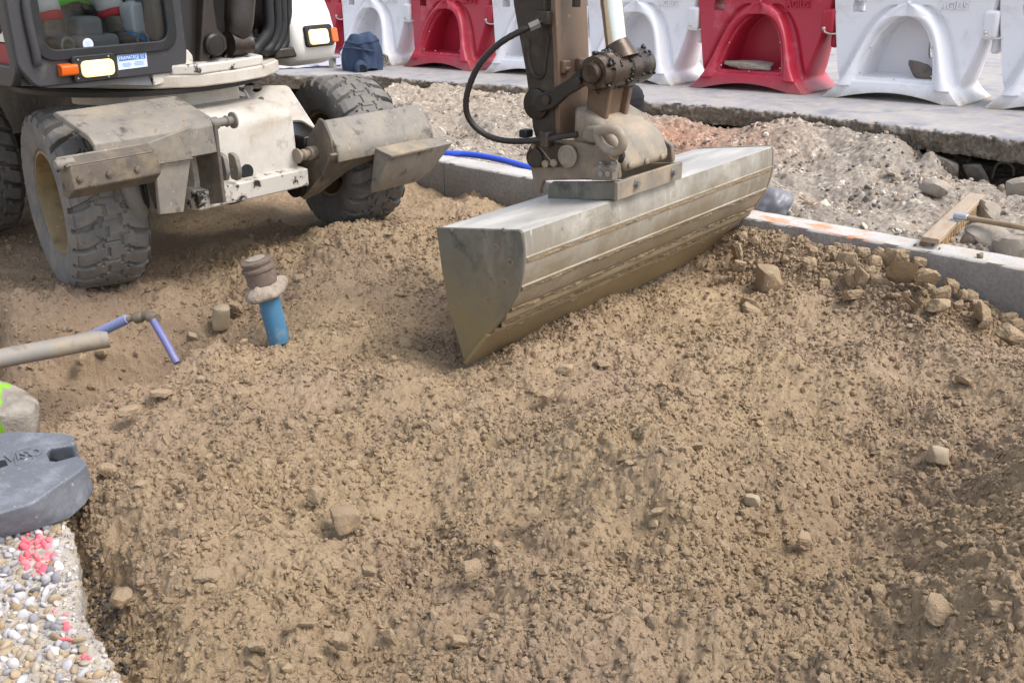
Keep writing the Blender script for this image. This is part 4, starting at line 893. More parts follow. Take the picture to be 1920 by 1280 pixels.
# boom foot: swing post plates, lift cylinder, hoses
def bx(px, py, f=.18): return m(px, py, x=f)
b = MB(); Q = [bx(331, -60, .10), bx(386, -60, .10), bx(378, 60, .12), bx(372, 140, .14), bx(362, 142, .14), bx(345, 118, .12)]
b.ext(Q, (-.28, 0, 0)); part(b, 'swing_post', M_BOOMD, bevel=.01)
b = MB(); Q = [bx(386, -60), bx(398, -60), bx(402, 10), bx(409, 55), bx(425, 70), bx(428, 92), bx(415, 104), bx(395, 105), bx(385, 140), bx(373, 142), bx(379, 60)]
b.ext(Q, (-.24, 0, 0)); part(b, 'boom_bracket', M_BOOM, bevel=.01)
b = MB(); Q = [bx(352, 92, .2), bx(362, 104, .2), bx(366, 140, .2), bx(345, 142, .2), bx(347, 100, .2)]; b.ext(Q, (-.12, 0, 0)); part(b, 'chipped_lug', M_CHIP, bevel=.01)
c = bx(400, 84, .19); b = MB(); b.lathe([(.062, -.02), (.062, .02), (.05, .03), (.0001, .032)], c, (1, 0, 0), 26); part(b, 'boom_pin', M_BOOMD)
b = MB(); b.lathe([(.05, 0), (.055, .01), (.055, .16)], bx(424, 85, .10) , (.15, 1, 0), 26); c2_ = bx(446, 82, .15)
b.cyl(bx(428, 82, .14), bx(458, 80, .14), .072, 26); part(b, 'cylinder_eye', M_BOOM)
b = MB(); a0 = bx(441, 70, .15); a1 = bx(446, 58, .15); b.tube([a0, a1, bx(448, 40, .15), bx(455, -80, .10), bx(470, -260, .0)], [.06, .078, .085, .092, .092], 26); part(b, 'lift_cylinder', M_BOOM)
b = MB(); Q = [bx(405, 92, .08), bx(462, 90, .08), bx(464, 125, .08), bx(450, 132, .08), bx(380, 140, .08)]; b.ext(Q, (-.2, 0, 0))
for px in (420, 438): b.tube(smooth_path([bx(px + 12, 98, .1), bx(px + 2, 110, .12), bx(px, 132, .12)], 5), .016, 8)
part(b, 'swing_bracket', M_BOOMD, bevel=.01)
b = MB(); c = bx(470, 112, .0); b.lathe([(.055, -.03), (.055, .02), (.04, .03), (.0001, .031)], c, (.4, 1, 0), 22); part(b, 'grey_boss', M_CHIP)
for k, (x0, x1, r) in enumerate(((500, 488, .034), (516, 512, .030), (527, 524, .028), (538, 536, .026))):
    f0 = .02 - .03 * k
    b = MB(); b.tube(smooth_path([bx(x0 + 2, -90, f0), bx(x0 + 2, 0, f0), bx(x0 + 3, 55, f0), bx(x1 - 3, 84, f0), bx(x1 - 18, 96, f0), bx(x1 - 38, 90, f0 - .08), bx(x1 - 46, 60, f0 - .2)], 7), r, 14); part(b, 'hydraulic_hose', M_BLACK)
for k in range(9):
    f0 = -.12 - .01 * k; a = random.uniform(0, 6)
    b = MB(); b.tube(smooth_path([bx(468 + 4 * math.sin(a), 10 + 3 * k, f0), bx(466 + k, 50 + 3 * k, f0), bx(480 + k, 74 + 2 * k - 8 * (k % 2), f0), bx(497, 52 + 4 * k, f0), bx(499, 20 + 2 * k, f0)], 6), .007, 8); part(b, 'thin_hose', M_BLACK if k % 3 else M_SLATE)
b = MB(); b.bb(bx(518, 112, -.02), bx(545, 86, -.10)); part(b, 'hose_guard', M_BOOM, bevel=.012)
# the boom above, out of the picture, down to the arm
bo = [m(392, -60, x=-.02), np.array([.35, -.1, 2.75]), np.array([.9, .2, 3.35]), np.array([1.55, .60, 3.35])]
b = MB(); b.tube(smooth_path(bo, 6), [.17] * 19, 4); part(b, 'boom', M_BOOM, bevel=.02)
# --- arm, linkage, coupler and grading bucket (same excavator, same frame)
B0 = MF.loc(pz(870, 680, 0.0)); YB = B0[1]; YE = YB + 2.40
def bp(zx, zy, y=None): return m(780 + zx * .3906, 200 + zy * .3906, y=YB if y is None else y)
edge = [(95, 580), (490, 592), (507, 606), (514, 660), (519, 740), (513, 800), (500, 862), (480, 915), (455, 962), (425, 1005), (395, 1043), (340, 1105), (285, 1165), (238, 1225), (228, 1215), (190, 1085), (152, 955), (120, 762)]
PL = [bp(*q)[[0, 2]] for q in edge]
PL = np.array(PL); bo_ = PL.copy()
bucket = empty('grading_bucket', (0, 0, 0)); bucket.parent = EXC
bucket['label'] = 'wide dusty steel grading bucket resting on the sand'
for k, y in enumerate((YB, YE - .018)):
    b = MB(); b.ext([(p[0], y, p[1]) for p in PL], (0, .018, 0)); part(b, 'side_plate', M_BPLATE if k == 0 else M_BUCK, bucket, bevel=.005)
# shell: from the back lip over the top and down the bulging face to the cutting edge
sh = PL[0:13]
def inset(P, d):
    P = np.array(P); out = []
    for i in range(len(P)):
        t = unit(np.append(P[min(i + 1, len(P) - 1)] - P[max(i - 1, 0)], 0)); out.append(P[i] + d * np.array([t[1], -t[0]]))
    return np.array(out)
so = inset(sh, .006); si = inset(sh, .022)
top_o, top_i = so[:3], si[:3]
ya, yb2 = YB + .0175, YE - .0175
b = MB(); b.prof([tuple(q) for q in list(so[:3]) + list(si[:3][::-1])], 'y', ya, yb2); part(b, 'bucket_top', M_BTOP, bucket, smooth=50)
b = MB()
fo, fi = so[2:], si[2:]
ny = 120; Y = np.linspace(ya, yb2, ny)
b.prof([tuple(q) for q in list(fo) + list(fi[::-1])], 'y', ya, yb2); part(b, 'bucket_shell', M_BUCK, bucket, smooth=50)
def along(t):
    """point on the outer face and its outward normal, t = 0 at the top bend .. 1 at the lip"""
    P = sh[2:]; d = np.r_[0, np.cumsum(np.linalg.norm(np.diff(P, axis=0), axis=1))]; s = t * d[-1]
    p = np.array([np.interp(s, d, P[:, 0]), np.interp(s, d, P[:, 1])]); q = np.array([np.interp(s + .01, d, P[:, 0]), np.interp(s + .01, d, P[:, 1])]); r_ = np.array([np.interp(s - .01, d, P[:, 0]), np.interp(s - .01, d, P[:, 1])])
    tt = (q - r_) / np.linalg.norm(q - r_); return p, np.array([-tt[1], tt[0]]) , tt
def strip(mb, t0, t1, h, y0=ya, y1=yb2):
    ts = np.linspace(t0, t1, 4); A = []; Bq = []
    for i, t in enumerate(ts):
        p, n, tt = along(t); n = n if n[0] > 0 else -n
        A.append(p + n * (h if 0 < i < 3 else h * .15) - n * .006); Bq.append(p - n * .012)
    mb.prof([tuple(q) for q in A + Bq[::-1]], 'y', y0, y1)
b = MB(); strip(b, .155, .172, .006); part(b, 'weld_seam', M_BUCK, bucket)
b = MB(); strip(b, .355, .375, .007); part(b, 'weld_seam', M_BUCK, bucket)
b = MB(); strip(b, .60, .70, .016); part(b, 'wear_strip', M_BUCK, bucket, bevel=.003)
b = MB(); strip(b, .76, .82, .014); part(b, 'wear_strip', M_BUCK, bucket, bevel=.003)
b = MB(); p0, p1 = PL[11], PL[13]
b.ext([(p0[0] + .004, YB - .01, p0[1] + .02), (p0[0] + .016, YB - .01, p0[1] + .012), (PL[13][0] + .012, YB - .01, PL[13][1] - .012), (PL[13][0] - .008, YB - .01, PL[13][1] - .004), (PL[12][0] - .01, YB - .01, PL[12][1] + .0)], (0, YE - YB + .02, 0)); part(b, 'cutting_edge', M_BUCK, bucket, bevel=.003)
# caked sand along the seams
def mudline(mb, t0, t1, h0, seed, thr=-.15):
    """an uneven crust of sand stuck along a band of the shell"""
    nu, nv = 520, 9; U_, V_ = np.meshgrid(np.linspace(ya + .01, yb2 - .01, nu), np.linspace(0, 1, nv), indexing='ij')
    nz = fbm(U_ * 5, V_ * 1.2 + seed, seed, 2) * .6 + fbm(U_ * 17, V_ * 3 + seed, seed + 5, 3) * .5
    hh = np.clip(nz - thr, 0, .9) * h0 * .75 * np.sin(PI * V_) ** .6 + .14 * h0 * np.clip(fbm(U_ * 70, V_ * 9, seed + 9, 2), -1, 1) * np.sin(PI * V_) * (nz > thr)
    P = np.zeros((nu, nv, 3))
    for j in range(nv):
        p, n, tt = along(t0 + (t1 - t0) * j / (nv - 1)); n = n if n[0] > 0 else -n
        q = hh[:, j] - .003; P[:, j, 0] = p[0] + n[0] * q; P[:, j, 2] = p[1] + n[1] * q; P[:, j, 1] = U_[:, j]
    mb.grid(P)
for t0, t1, h0, sd_, th in ((.168, .20, .012, 1, .0), (.37, .405, .014, 2, -.1), (.555, .605, .02, 3, -.2), (.695, .765, .026, 4, -.5), (.815, .865, .022, 5, -.3), (.90, .965, .012, 6, -.1)):
    b = MB(); mudline(b, t0, t1, h0, sd_, th); part(b, 'mud_crust', M_MUD, bucket, smooth=180, fix=False)
for px, py in ((930, 464), (940, 499), (957, 492), (929, 532), (947, 530), (913, 563), (928, 560)):
    c = m(px, py, y=YB); b = MB(); b.lathe([(.019, -.004), (.019, .002), (.013, .002), (.013, -.003)], c, (0, -1, 0), 16); part(b, 'bolt_hole', M_MUD, bucket)
for px, py in ((846, 432), (944, 433)):
    c = m(px, py, y=YB); b = MB(); b.ball(c, .014, 2, sq=(1, .5, 1)); part(b, 'weld_dot', M_BPLATE, bucket)
# mounting bracket on top of the bucket
def topz(x): return np.interp(x, [PL[0][0], PL[1][0]], [PL[0][1], PL[1][1]])
ntop = unit(np.array([-(PL[1][1] - PL[0][1]), 0, PL[1][0] - PL[0][0]])); ptop = np.array([PL[0][0], YB, PL[0][1]])
def ont(px, py): return MF.plane(px, py, ptop, ntop)
q0, q1, q2 = ont(1015, 377), ont(1163, 370), ont(1286, 333)
ybr = (q0[1] + q1[1]) / 2
hz = m(1163, 336, x=q1[0])[2] - q1[2]
b = MB(); b.ext([(q0[0], ybr, topz(q0[0]) + .002), (q1[0], ybr, topz(q1[0]) + .002), (q1[0], ybr, topz(q1[0]) + hz), (q0[0] + .03, ybr, topz(q0[0]) + hz * 1.05), (q0[0] + .005, ybr, topz(q0[0]) + hz * .8)], (0, .02, 0)); bk = part(b, 'mounting_bracket', M_BPLATE, bucket, bevel=.003)
b = MB(); b.ext([(q1[0] + .001, ybr - .006, topz(q1[0]) + .002), (q1[0] + .001, q2[1], topz(q1[0]) + .002), (q1[0] + .001, q2[1], topz(q1[0]) + hz * 1.02), (q1[0] + .001, ybr + .12, topz(q1[0]) + hz * 1.05), (q1[0] + .001, ybr - .006, topz(q1[0]) + hz * .98)], (.02, 0, 0)); part(b, 'mounting_flange', M_COUPL, bucket, bevel=.003)
b = MB(); b.ext([(q0[0], q2[1] - .03, topz(q0[0])), (q1[0], q2[1] - .03, topz(q1[0])), (q1[0], q2[1] - .03, topz(q1[0]) + hz), (q0[0] + .03, q2[1] - .03, topz(q0[0]) + hz)], (0, .02, 0)); part(b, 'mounting_bracket', M_COUPL, bucket, bevel=.003)
for px, py in ((1193, 344), (1262, 322)):
    c = m(px, py, x=q1[0] + .021); b = MB(); b.lathe([(.024, 0), (.024, .004), (.015, .005), (.015, .018), (.0001, .019)], c, (1, 0, 0), 6 if px < 1200 else 12); part(b, 'bolt', M_BOLT, bucket)

# quick coupler between arm and bucket
yc = ybr + .02
def cs(zx, zy): return m(960 + zx / 6.0, 220 + zy / 6.0, y=yc)
O = [(215, 330), (260, 270), (420, 262), (640, 262), (760, 280), (900, 310), (960, 310), (1060, 400), (1180, 490), (1200, 660), (1190, 700), (350, 712), (318, 800), (310, 870), (290, 800), (235, 700), (205, 560), (190, 440)]
coup = empty('quick_coupler', (0, 0, 0)); coup.parent = EXC
b = MB(); b.ext([cs(*q) for q in O], (0, .03, 0)); part(b, 'coupler_side', M_COUP, coup, bevel=.006)
W_c = q2[1] - ybr - .10
b = MB(); b.ext([cs(*q) + np.array([0, W_c, 0]) for q in O], (0, .03, 0)); part(b, 'coupler_side', M_COUP, coup, bevel=.006)
# oval pin plate
b = MB(); O2 = round_poly([cs(215, 290)[[0, 2]], cs(400, 272)[[0, 2]], cs(620, 300)[[0, 2]], cs(735, 340)[[0, 2]], cs(750, 470)[[0, 2]], cs(690, 545)[[0, 2]], cs(420, 565)[[0, 2]], cs(250, 560)[[0, 2]], cs(195, 440)[[0, 2]]], .06, 5)
b.ext([(p[0], yc - .016, p[1]) for p in O2], (0, .016, 0)); pp = part(b, 'pin_plate', M_BOOM, coup, bevel=.006)
for (zx, zy), r, mt in (((285, 450), .05, M_BOOM), ((655, 430), .055, M_COUPL)):
    b = MB(); b.lathe([(r, 0), (r, .012), (r * .86, .014), (r * .84, .009), (.0001, .009)], cs(zx, zy) + np.array([0, -.016, 0]), (0, -1, 0), 28); part(b, 'coupler_pin', mt, coup)
for zx, zy in ((410, 515), (505, 505), (275, 320)):
    b = MB(); b.lathe([(.019 if zy > 400 else .01, 0), (.019 if zy > 400 else .01, .016), (.0001, .018)], cs(zx, zy) + np.array([0, -.016, 0]), (0, -1, 0), 12); part(b, 'bolt', M_COUPL, coup)
b = MB(); b.ext([cs(330, 335) + np.array([0, -.018, 0]), cs(350, 335) + np.array([0, -.018, 0]), cs(480, 500) + np.array([0, -.018, 0]), cs(462, 505) + np.array([0, -.018, 0])], (0, .006, 0)); part(b, 'keeper_rib', M_COUP, coup, bevel=.002)
# small bracket with two studs
b = MB(); b.ext([cs(960, 530) + np.array([0, -.05, 0]), cs(1195, 545) + np.array([0, -.05, 0]), cs(1195, 695) + np.array([0, -.05, 0]), cs(960, 690) + np.array([0, -.05, 0])], (0, .05, 0)); sb_ = part(b, 'stud_block', M_COUP, coup, bevel=.004)
for zx in (1040, 1175):
    b = MB(); c = cs(zx, 548) + np.array([0, -.03, 0]); b.lathe([(.02, -.01), (.02, .012), (.012, .014), (.012, .03), (.0001, .031)], c, (0, 0, 1), 10); part(b, 'stud', M_BOLT, coup)
for zx in (1070, 1150):
    b = MB(); c = cs(zx, 615) + np.array([0, -.052, 0]); b.lathe([(.014, 0), (.014, .004), (.0001, .005)], c, (0, -1, 0), 12); part(b, 'rivet', M_BOLT, coup)
# front casting: sloping nose with rounded front, spanning the width
xn = cs(1200, 600)[0]
def fr(zx, zy, x): return m(960 + zx / 6.0, 220 + zy / 6.0, x=x)
y0c, y1c = yc + .0, fr(1740, 400, xn)[1]
zt_, zm, zb3 = cs(1000, 250)[2], fr(1500, 370, xn + .02)[2], fr(1500, 560, xn + .02)[2]
b = MB(); NP = [(xn - .30, zm + .20), (xn - .12, zm + .13), (xn - .02, zm + .04), (xn + .015, zm - .03), (xn + .02, zb3), (xn - .30, zb3)]
b.prof(NP, 'y', y0c + .03, y1c); part(b, 'nose_casting', M_COUPL, coup, bevel=.03, seg=4)
for zx, zy in ((1325, 540), (1510, 495), (1685, 445)):
    b = MB(); c = fr(zx, zy, xn + .02); b.lathe([(.016, -.003), (.016, .006), (.009, .012), (.0001, .012)], c, (1, 0, 0), 14); part(b, 'rivet', M_COUPL, coup)
b = MB(); Q = [fr(1215, 40, xn - .25), fr(1260, 30, xn - .25), fr(1460, 90, xn - .12), fr(1500, 225, xn - .05), fr(1480, 235, xn - .05), fr(1390, 150, xn - .12), fr(1215, 75, xn - .25)]
b.ext(Q, (-.02, 0, -.012)); part(b, 'ear_plate', M_COUP, coup, bevel=.004)
b = MB(); Q = [fr(1225, 90, xn - .2), fr(1440, 150, xn - .12), fr(1480, 235, xn - .09), fr(1250, 230, xn - .09)]; b.ext(Q, (-.02, 0, -.05)); part(b, 'dark_slot', M_BLACK, coup)
# lifting eye: thick open ring on the side
xe = xn - .07
cpt = m(1148, 267, y=yc - .04)
ring_pts = [m(960 + zx / 6, 220 + zy / 6, y=yc - .04) for zx, zy in ((950, 175), (1040, 140), (1150, 140), (1225, 200), (1250, 290), (1215, 370), (1130, 390), (1030, 330), (970, 240), (950, 175))]
b = MB(); b.tube(smooth_path(ring_pts, 6), .022, 12, cap=False); part(b, 'lifting_eye', M_COUPL, coup)
b = MB(); b.ext([m(960 + zx / 6, 220 + zy / 6, y=yc - .03) for zx, zy in ((960, 320), (1010, 300), (1225, 395), (1250, 430), (1180, 485), (1150, 480))], (0, .03, 0)); part(b, 'eye_gusset', M_COUPL, coup, bevel=.006)
b = MB(); b.ext([m(960 + zx / 6, 220 + zy / 6, y=yc - .02) for zx, zy in ((770, 240), (785, 140), (830, 105), (930, 105), (985, 140), (930, 290), (880, 295))], (0, .09, 0)); part(b, 'locking_block', M_COUP, coup, bevel=.012)
b = MB(); b.tube(smooth_path([fr(1230, 400, xn + .02), fr(1250, 420, xn + .04), fr(1235, 460, xn + .04), fr(1215, 500, xn + .03)], 4), .012, 8); part(b, 'locking_clip', M_BLACK, coup)

# arm (stick)
yA = yc + .03
def ar(px, py): return m(px, py, y=yA)
AL = [ar(958, -40), ar(963, 10), ar(972, 60), ar(985, 130), ar(993, 190), ar(999, 240), ar(1005, 262), ar(1048, 262), ar(1046, 200), ar(1044, 120), ar(1040, 40), ar(1037, -40)]
dirA = unit(ar(1039, -40) - ar(1046, 200)); topL, topR = AL[0] + dirA * 1.7 + np.array([-.0, 0, 0]), AL[-1] + dirA * 1.7
AL = [topL] + AL + [topR]
wA = m(1097, 20, x=ar(1040, 20)[0])[1] - yA
arm = MB(); arm.ext(AL, (0, .02, 0)); AR = arm.build('arm', M_BOOM, EXC, bevel=.004)
b = MB(); b.ext([q + np.array([0, wA - .02, 0]) for q in AL], (0, .02, 0)); b.build('arm_web', M_BOOM, AR, bevel=.004)
fr_ = AL[8:14]  # front face strip
F1 = [AL[8 + i] + np.array([.012, -.004, 0]) for i in range(len(AL) - 8)]; 
b = MB(); G = [[q, q + np.array([0, wA + .008, 0])] for q in F1] ; G2 = [[q + np.array([-.03, 0, 0]), q + np.array([-.03, wA + .008, 0])] for q in F1[::-1]]
b.loft([[a, c, c + np.array([-.03, 0, 0]), a + np.array([-.03, 0, 0])] for a, c in G]); b.build('arm_front', M_ARMF, AR, bevel=.004)
Bk = AL[0:8]
b = MB(); b.loft([[q + np.array([-.0, .02, 0]), q + np.array([0, wA - .02, 0]), q + np.array([.03, wA - .02, 0]), q + np.array([.03, .02, 0])] for q in Bk]); b.build('arm_back', M_BOOMD, AR)
# raised U bead, blocks, little feet
b = MB(); b.tube(smooth_path([ar(990, 72), ar(993, 115), ar(1000, 138), ar(1012, 146), ar(1020, 138), ar(1024, 110), ar(1030, 66)], 6), .010, 8); b.build('stiffener_bead', M_BOOM, AR)
b = MB(); c = ar(1021, 33); b.box(c + np.array([0, -.018, 0]), (.10, .045, .06)); b.cyl(ar(1024, 28) + np.array([0, -.02, 0]), ar(1026, -30) + np.array([0, -.02, 0]), .008, 8); b.build('pipe_block', M_BOOM, AR, bevel=.006)
def fa(px, py): return m(px, py, x=ar(1043, 120)[0] + .013)
for px in (1056, 1084):
    c = fa(px, 125 if px < 1070 else 120); b = MB(); b.box(c + np.array([.012, 0, 0]), (.03, .05, .06)); b.box(c + np.array([.028, 0, -.01]), (.012, .035, .02)); b.build('cable_foot', M_ARMF, AR, bevel=.006)
b = MB(); c = fa(1065, 0); b.cyl(c + np.array([.05, 0, .1]), c + np.array([.05, 0, -.03]), .02, 14); b.build('grease_nipple', M_BOOMD, AR)
c = ar(1008, 195); b = MB(); b.lathe([(.075, 0), (.075, .02), (.06, .024), (.0001, .025)], c, (0, -1, 0), 28); b.build('arm_pin', M_BOOMD, AR)
# tipping links, cross pin, cylinder
def tp(px, py, y): return m(px, py, y=y)
yk = yA - .05
b = MB(); O3 = [tp(1003, 178, yk), tp(1030, 170, yk), tp(1065, 148, yk), tp(1092, 122, yk), tp(1108, 112, yk), tp(1125, 122, yk), tp(1122, 145, yk), tp(1100, 158, yk), tp(1062, 180, yk), tp(1035, 205, yk), tp(1010, 212, yk), tp(996, 198, yk)]
b.ext(O3, (0, .035, 0)); part(b, 'tipping_link', M_BOOMD, bevel=.008)
b = MB(); b.ext([q + np.array([0, wA + .12, 0]) for q in O3], (0, .035, 0)); part(b, 'tipping_link', M_BOOMD, bevel=.008)
for px, py, r in ((1025, 188, .022), (1085, 152, .018)):
    b = MB(); b.lathe([(r, 0), (r, .012), (.0001, .013)], tp(px, py, yk), (0, -1, 0), 16); part(b, 'link_bolt', M_BOOM)
pA_ = tp(1112, 137, yk); xp, zp = pA_[0], pA_[2]; yEnd = m(1205, 121, x=xp)[1]
b = MB(); Lp = yEnd - yk
b.lathe([(.040, -.03), (.048, -.02), (.048, .0), (.075, .0), (.078, .05), (.088, .06), (.092, .10), (.084, .11), (.084, Lp * .5), (.092, Lp * .52), (.092, Lp * .66), (.084, Lp * .68), (.086, Lp * .88), (.078, Lp * .92), (.078, Lp), (.05, Lp + .004)], (xp, yk, zp), (0, 1, 0), 32); part(b, 'cross_pin', M_PIN)
b = MB()
for k in range(90):
    a = random.uniform(0, 2 * PI); t = random.choice((.06, .105, .5, .68, .93)) * (Lp if random.random() < .9 else Lp * .9); t = {.06: .055, .105: .105}.get(t / Lp, t)
    b.ball((xp + .087 * math.cos(a), yk + t + random.uniform(-.012, .012), zp + .087 * math.sin(a)), random.uniform(.006, .016), 1, seed=k, amp=.5)
tag(part(b, 'grease_lumps', M_GREASE, smooth=180), kind='stuff')
ymid = yk + Lp * .5
dl = [m(1125, 150, y=ymid), m(1170, 145, y=ymid), m(1160, 200, y=ymid), m(1150, 255, y=ymid), m(1108, 255, y=ymid), m(1122, 200, y=ymid)]
b = MB(); b.ext([q + np.array([0, -.10, 0]) for q in dl], (0, .03, 0)); b.ext([q + np.array([0, .07, 0]) for q in dl], (0, .03, 0)); b.ext([q + np.array([0, -.07, 0]) for q in [dl[0] , dl[1] - np.array([.03, 0, 0]), dl[2] - np.array([.03, 0, 0]), dl[3] - np.array([.03, 0, 0]), dl[4] + np.array([.02, 0, 0]), dl[5] + np.array([.02, 0, 0])]], (0, .14, 0)); part(b, 'coupler_link', M_ARMF, bevel=.006)
rp = m(1146, 0, y=ymid); re_ = m(1155, 78, y=ymid); dr = unit(rp - re_)
b = MB(); b.tube([re_ - dr * .03, re_ + dr * 1.1], .052, 32); part(b, 'cylinder_rod', M_CHROME)
b = MB(); b.tube([m(1166, 112, y=ymid), m(1160, 92, y=ymid), re_ - dr * .01], [.085, .066, .06], 28); part(b, 'rod_eye', M_PIN)
b = MB(); b.tube([re_ + dr * .95, re_ + dr * 2.1], .095, 28); part(b, 'bucket_cylinder', M_BOOM)
# hose looping down the near side of the arm
hs = [ar(1026, 38), ar(1018, 46), ar(1003, 55), ar(975, 78), ar(948, 115), ar(932, 160), ar(928, 195), ar(934, 222), ar(950, 243), ar(972, 255), ar(1000, 259), ar(1040, 257), ar(1070, 252), ar(1092, 250)]
off = [-.03, -.06, -.10, -.16, -.20, -.22, -.22, -.20, -.17, -.14, -.11, -.08, -.06, -.04]
hp_ = smooth_path([q + np.array([0, o_, 0]) for q, o_ in zip(hs, off)], 8)
rad = [.013 if i < 14 else .0155 + .001 * math.sin(i * 2.6) for i in range(len(hp_))]
b = MB(); b.tube(hp_, rad, 12); part(b, 'arm_hose', M_BOOMD)
b = MB(); q = hp_[8]; b.tube([hp_[4], hp_[12]], .022, 6); part(b, 'hose_fitting', M_SLATE)
b = MB(); b.box(ar(1041, 257) + np.array([0, -.07, 0]), (.05, .06, .08)); part(b, 'hose_clamp', M_BOOM, bevel=.01)
b = MB(); b.box(ar(991, 249) + np.array([0, -.02, 0]), (.05, .06, .04)); part(b, 'hose_clip', M_BLACK, bevel=.008)
WF = Frame((0, 0, 0), 0.0)
def at_y(px, py, y): return WF.hit(px, py, y=y)
def rub_hit(px, py):
    z = .2
    for _ in range(20):
        p = pz(px, py, z); z = .6 * z + .4 * float(np.clip(g_raw(p[0], p[1]), -.05, .44))
    return pz(px, py, z)

# ------------------------------------------------------------------ water filled plastic barriers
M_BWHITE = mat('white_barrier_plastic', '#e2e0e2', .38, var=.03, scale=2, layers=(('#b9b3ab', 3, .56, .82), ('#a39a8d', 30, .70, .78), ('#9d958a', 60, .70, .74, (1, 1, .2))), zdust=('#a89d8d', -.02, .13), bump=.04, bscale=30)
M_BRED = mat('red_barrier_plastic', '#ad2238', .38, var=.06, scale=2, layers=(('#c4707a', 4, .56, .85), ('#7d2a30', 28, .68, .78), ('#c99aa0', 60, .70, .74, (1, 1, .2))), zdust=('#93524f', -.02, .13), bump=.04, bscale=30)
M_WIRE = mat('galvanised_wire', '#c9c5bd', .35, metal=.8, var=.1, scale=20, bump=0)
def sst(x, w): t = np.clip(x / w, 0, 1); return t * t * (3 - 2 * t)
def barrier_mesh(mt):
    nu, nv = 190, 150; u, v = np.meshgrid(np.linspace(-1, 1, nu), np.linspace(0, 1, nv), indexing='ij')
    x0 = u * .71; zb = .075 * np.clip(1 - (x0 / .52) ** 2, 0, 1); ztop = 1.13 - .05 * np.exp(-((np.abs(u) - .45) / .12) ** 4)
    z = zb + (ztop - zb) * v
    wh = .785 - .235 * np.clip(1 - z / .92, 0, 1) ** 1.35 + .16 * np.exp(-(z / .085) ** 2) - .05 * sst(z - 1.02, .11); x = u * wh; ax = np.abs(x)
    Wo = .43 * np.clip(1 - (z / .88) ** 2.8, 0, 1) ** .5 + .275 * np.exp(-(z / .20))
    Wi = .365 * np.clip(1 - ((z + .0) / .765) ** 3.0, 0, 1) ** .5 + .055 * np.clip(1 - z / .5, 0, 1)
    body = .135 + .20 * np.clip(1 - z / .95, 0, 1) ** 1.7
    mould = .175 + .255 * (1 - np.clip(z / .9, 0, 1)) ** 1.3
    m_ = sst(Wo - ax + .012, .04) * (z < .90); t = np.clip((ax - Wi) / np.maximum(Wo - Wi, .02), 0, 1)
    mould = mould + .042 * np.sin(PI * np.clip(t, 0, 1)) * (z > .12)
    d = body * (1 - m_) + mould * m_
    inn_ = np.minimum(Wi - ax, z - .165); lip = sst(inn_, .012); deep = sst(inn_ - .036, .016)
    db = d.copy(); d = d - .034 * lip; d = d * (1 - deep) - .075 * deep; db = db * (1 - lip) + .125 * lip
    groove = np.exp(-((ax - Wo - .035) / .035) ** 2) * (z < .86) * (z > .12); d = d - .035 * groove; db = db - .035 * groove
    d = d * (1 - .55 * sst(v - .975, .025)); edge = 1 - .35 * sst(np.abs(u) - .965, .035); d = d * edge; db = db * (1 - .55 * sst(v - .975, .025)) * edge
    Fm = grid_faces(nu, nv); cx = x.ravel()[Fm].mean(1); cz = z.ravel()[Fm].mean(1)
    hole = ((np.abs(cx + .50) < .062) & (np.abs(cz - .85) < .052)) | (((cx - .17) / .026) ** 2 + ((cz - .46) / .10) ** 2 < 1) | (((cx - .235) / .022) ** 2 + ((cz - .44) / .10) ** 2 < 1)
    Ff = Fm[~hole]; n = nu * nv
    Vf = np.stack([x, -d, z], -1).reshape(-1, 3); Vb = np.stack([x, db, z], -1).reshape(-1, 3)
    idx = np.arange(n).reshape(nu, nv); rim = np.concatenate([idx[:, 0], idx[-1, 1:], idx[-2::-1, -1], idx[0, -2:0:-1]]); rn = np.roll(rim, -1)
    Fs = np.concatenate([Ff, Ff[:, ::-1] + n, np.stack([rn, rim, rim + n, rn + n], -1)])
    V_ = np.concatenate([Vf, Vb]); hv = []
    for (a, b_) in (((-.562, .798), (-.438, .902)),):
        q = [(a[0], a[1]), (b_[0], a[1]), (b_[0], b_[1]), (a[0], b_[1])]; k = len(V_); V_ = np.concatenate([V_, [(p, -.135, r_) for p, r_ in q], [(p, .135, r_) for p, r_ in q]]); Fs = np.concatenate([Fs, [(k + i, k + (i + 1) % 4, k + 4 + (i + 1) % 4, k + 4 + i) for i in range(4)]])
    return V_, Fs
BV, BF = barrier_mesh(None)
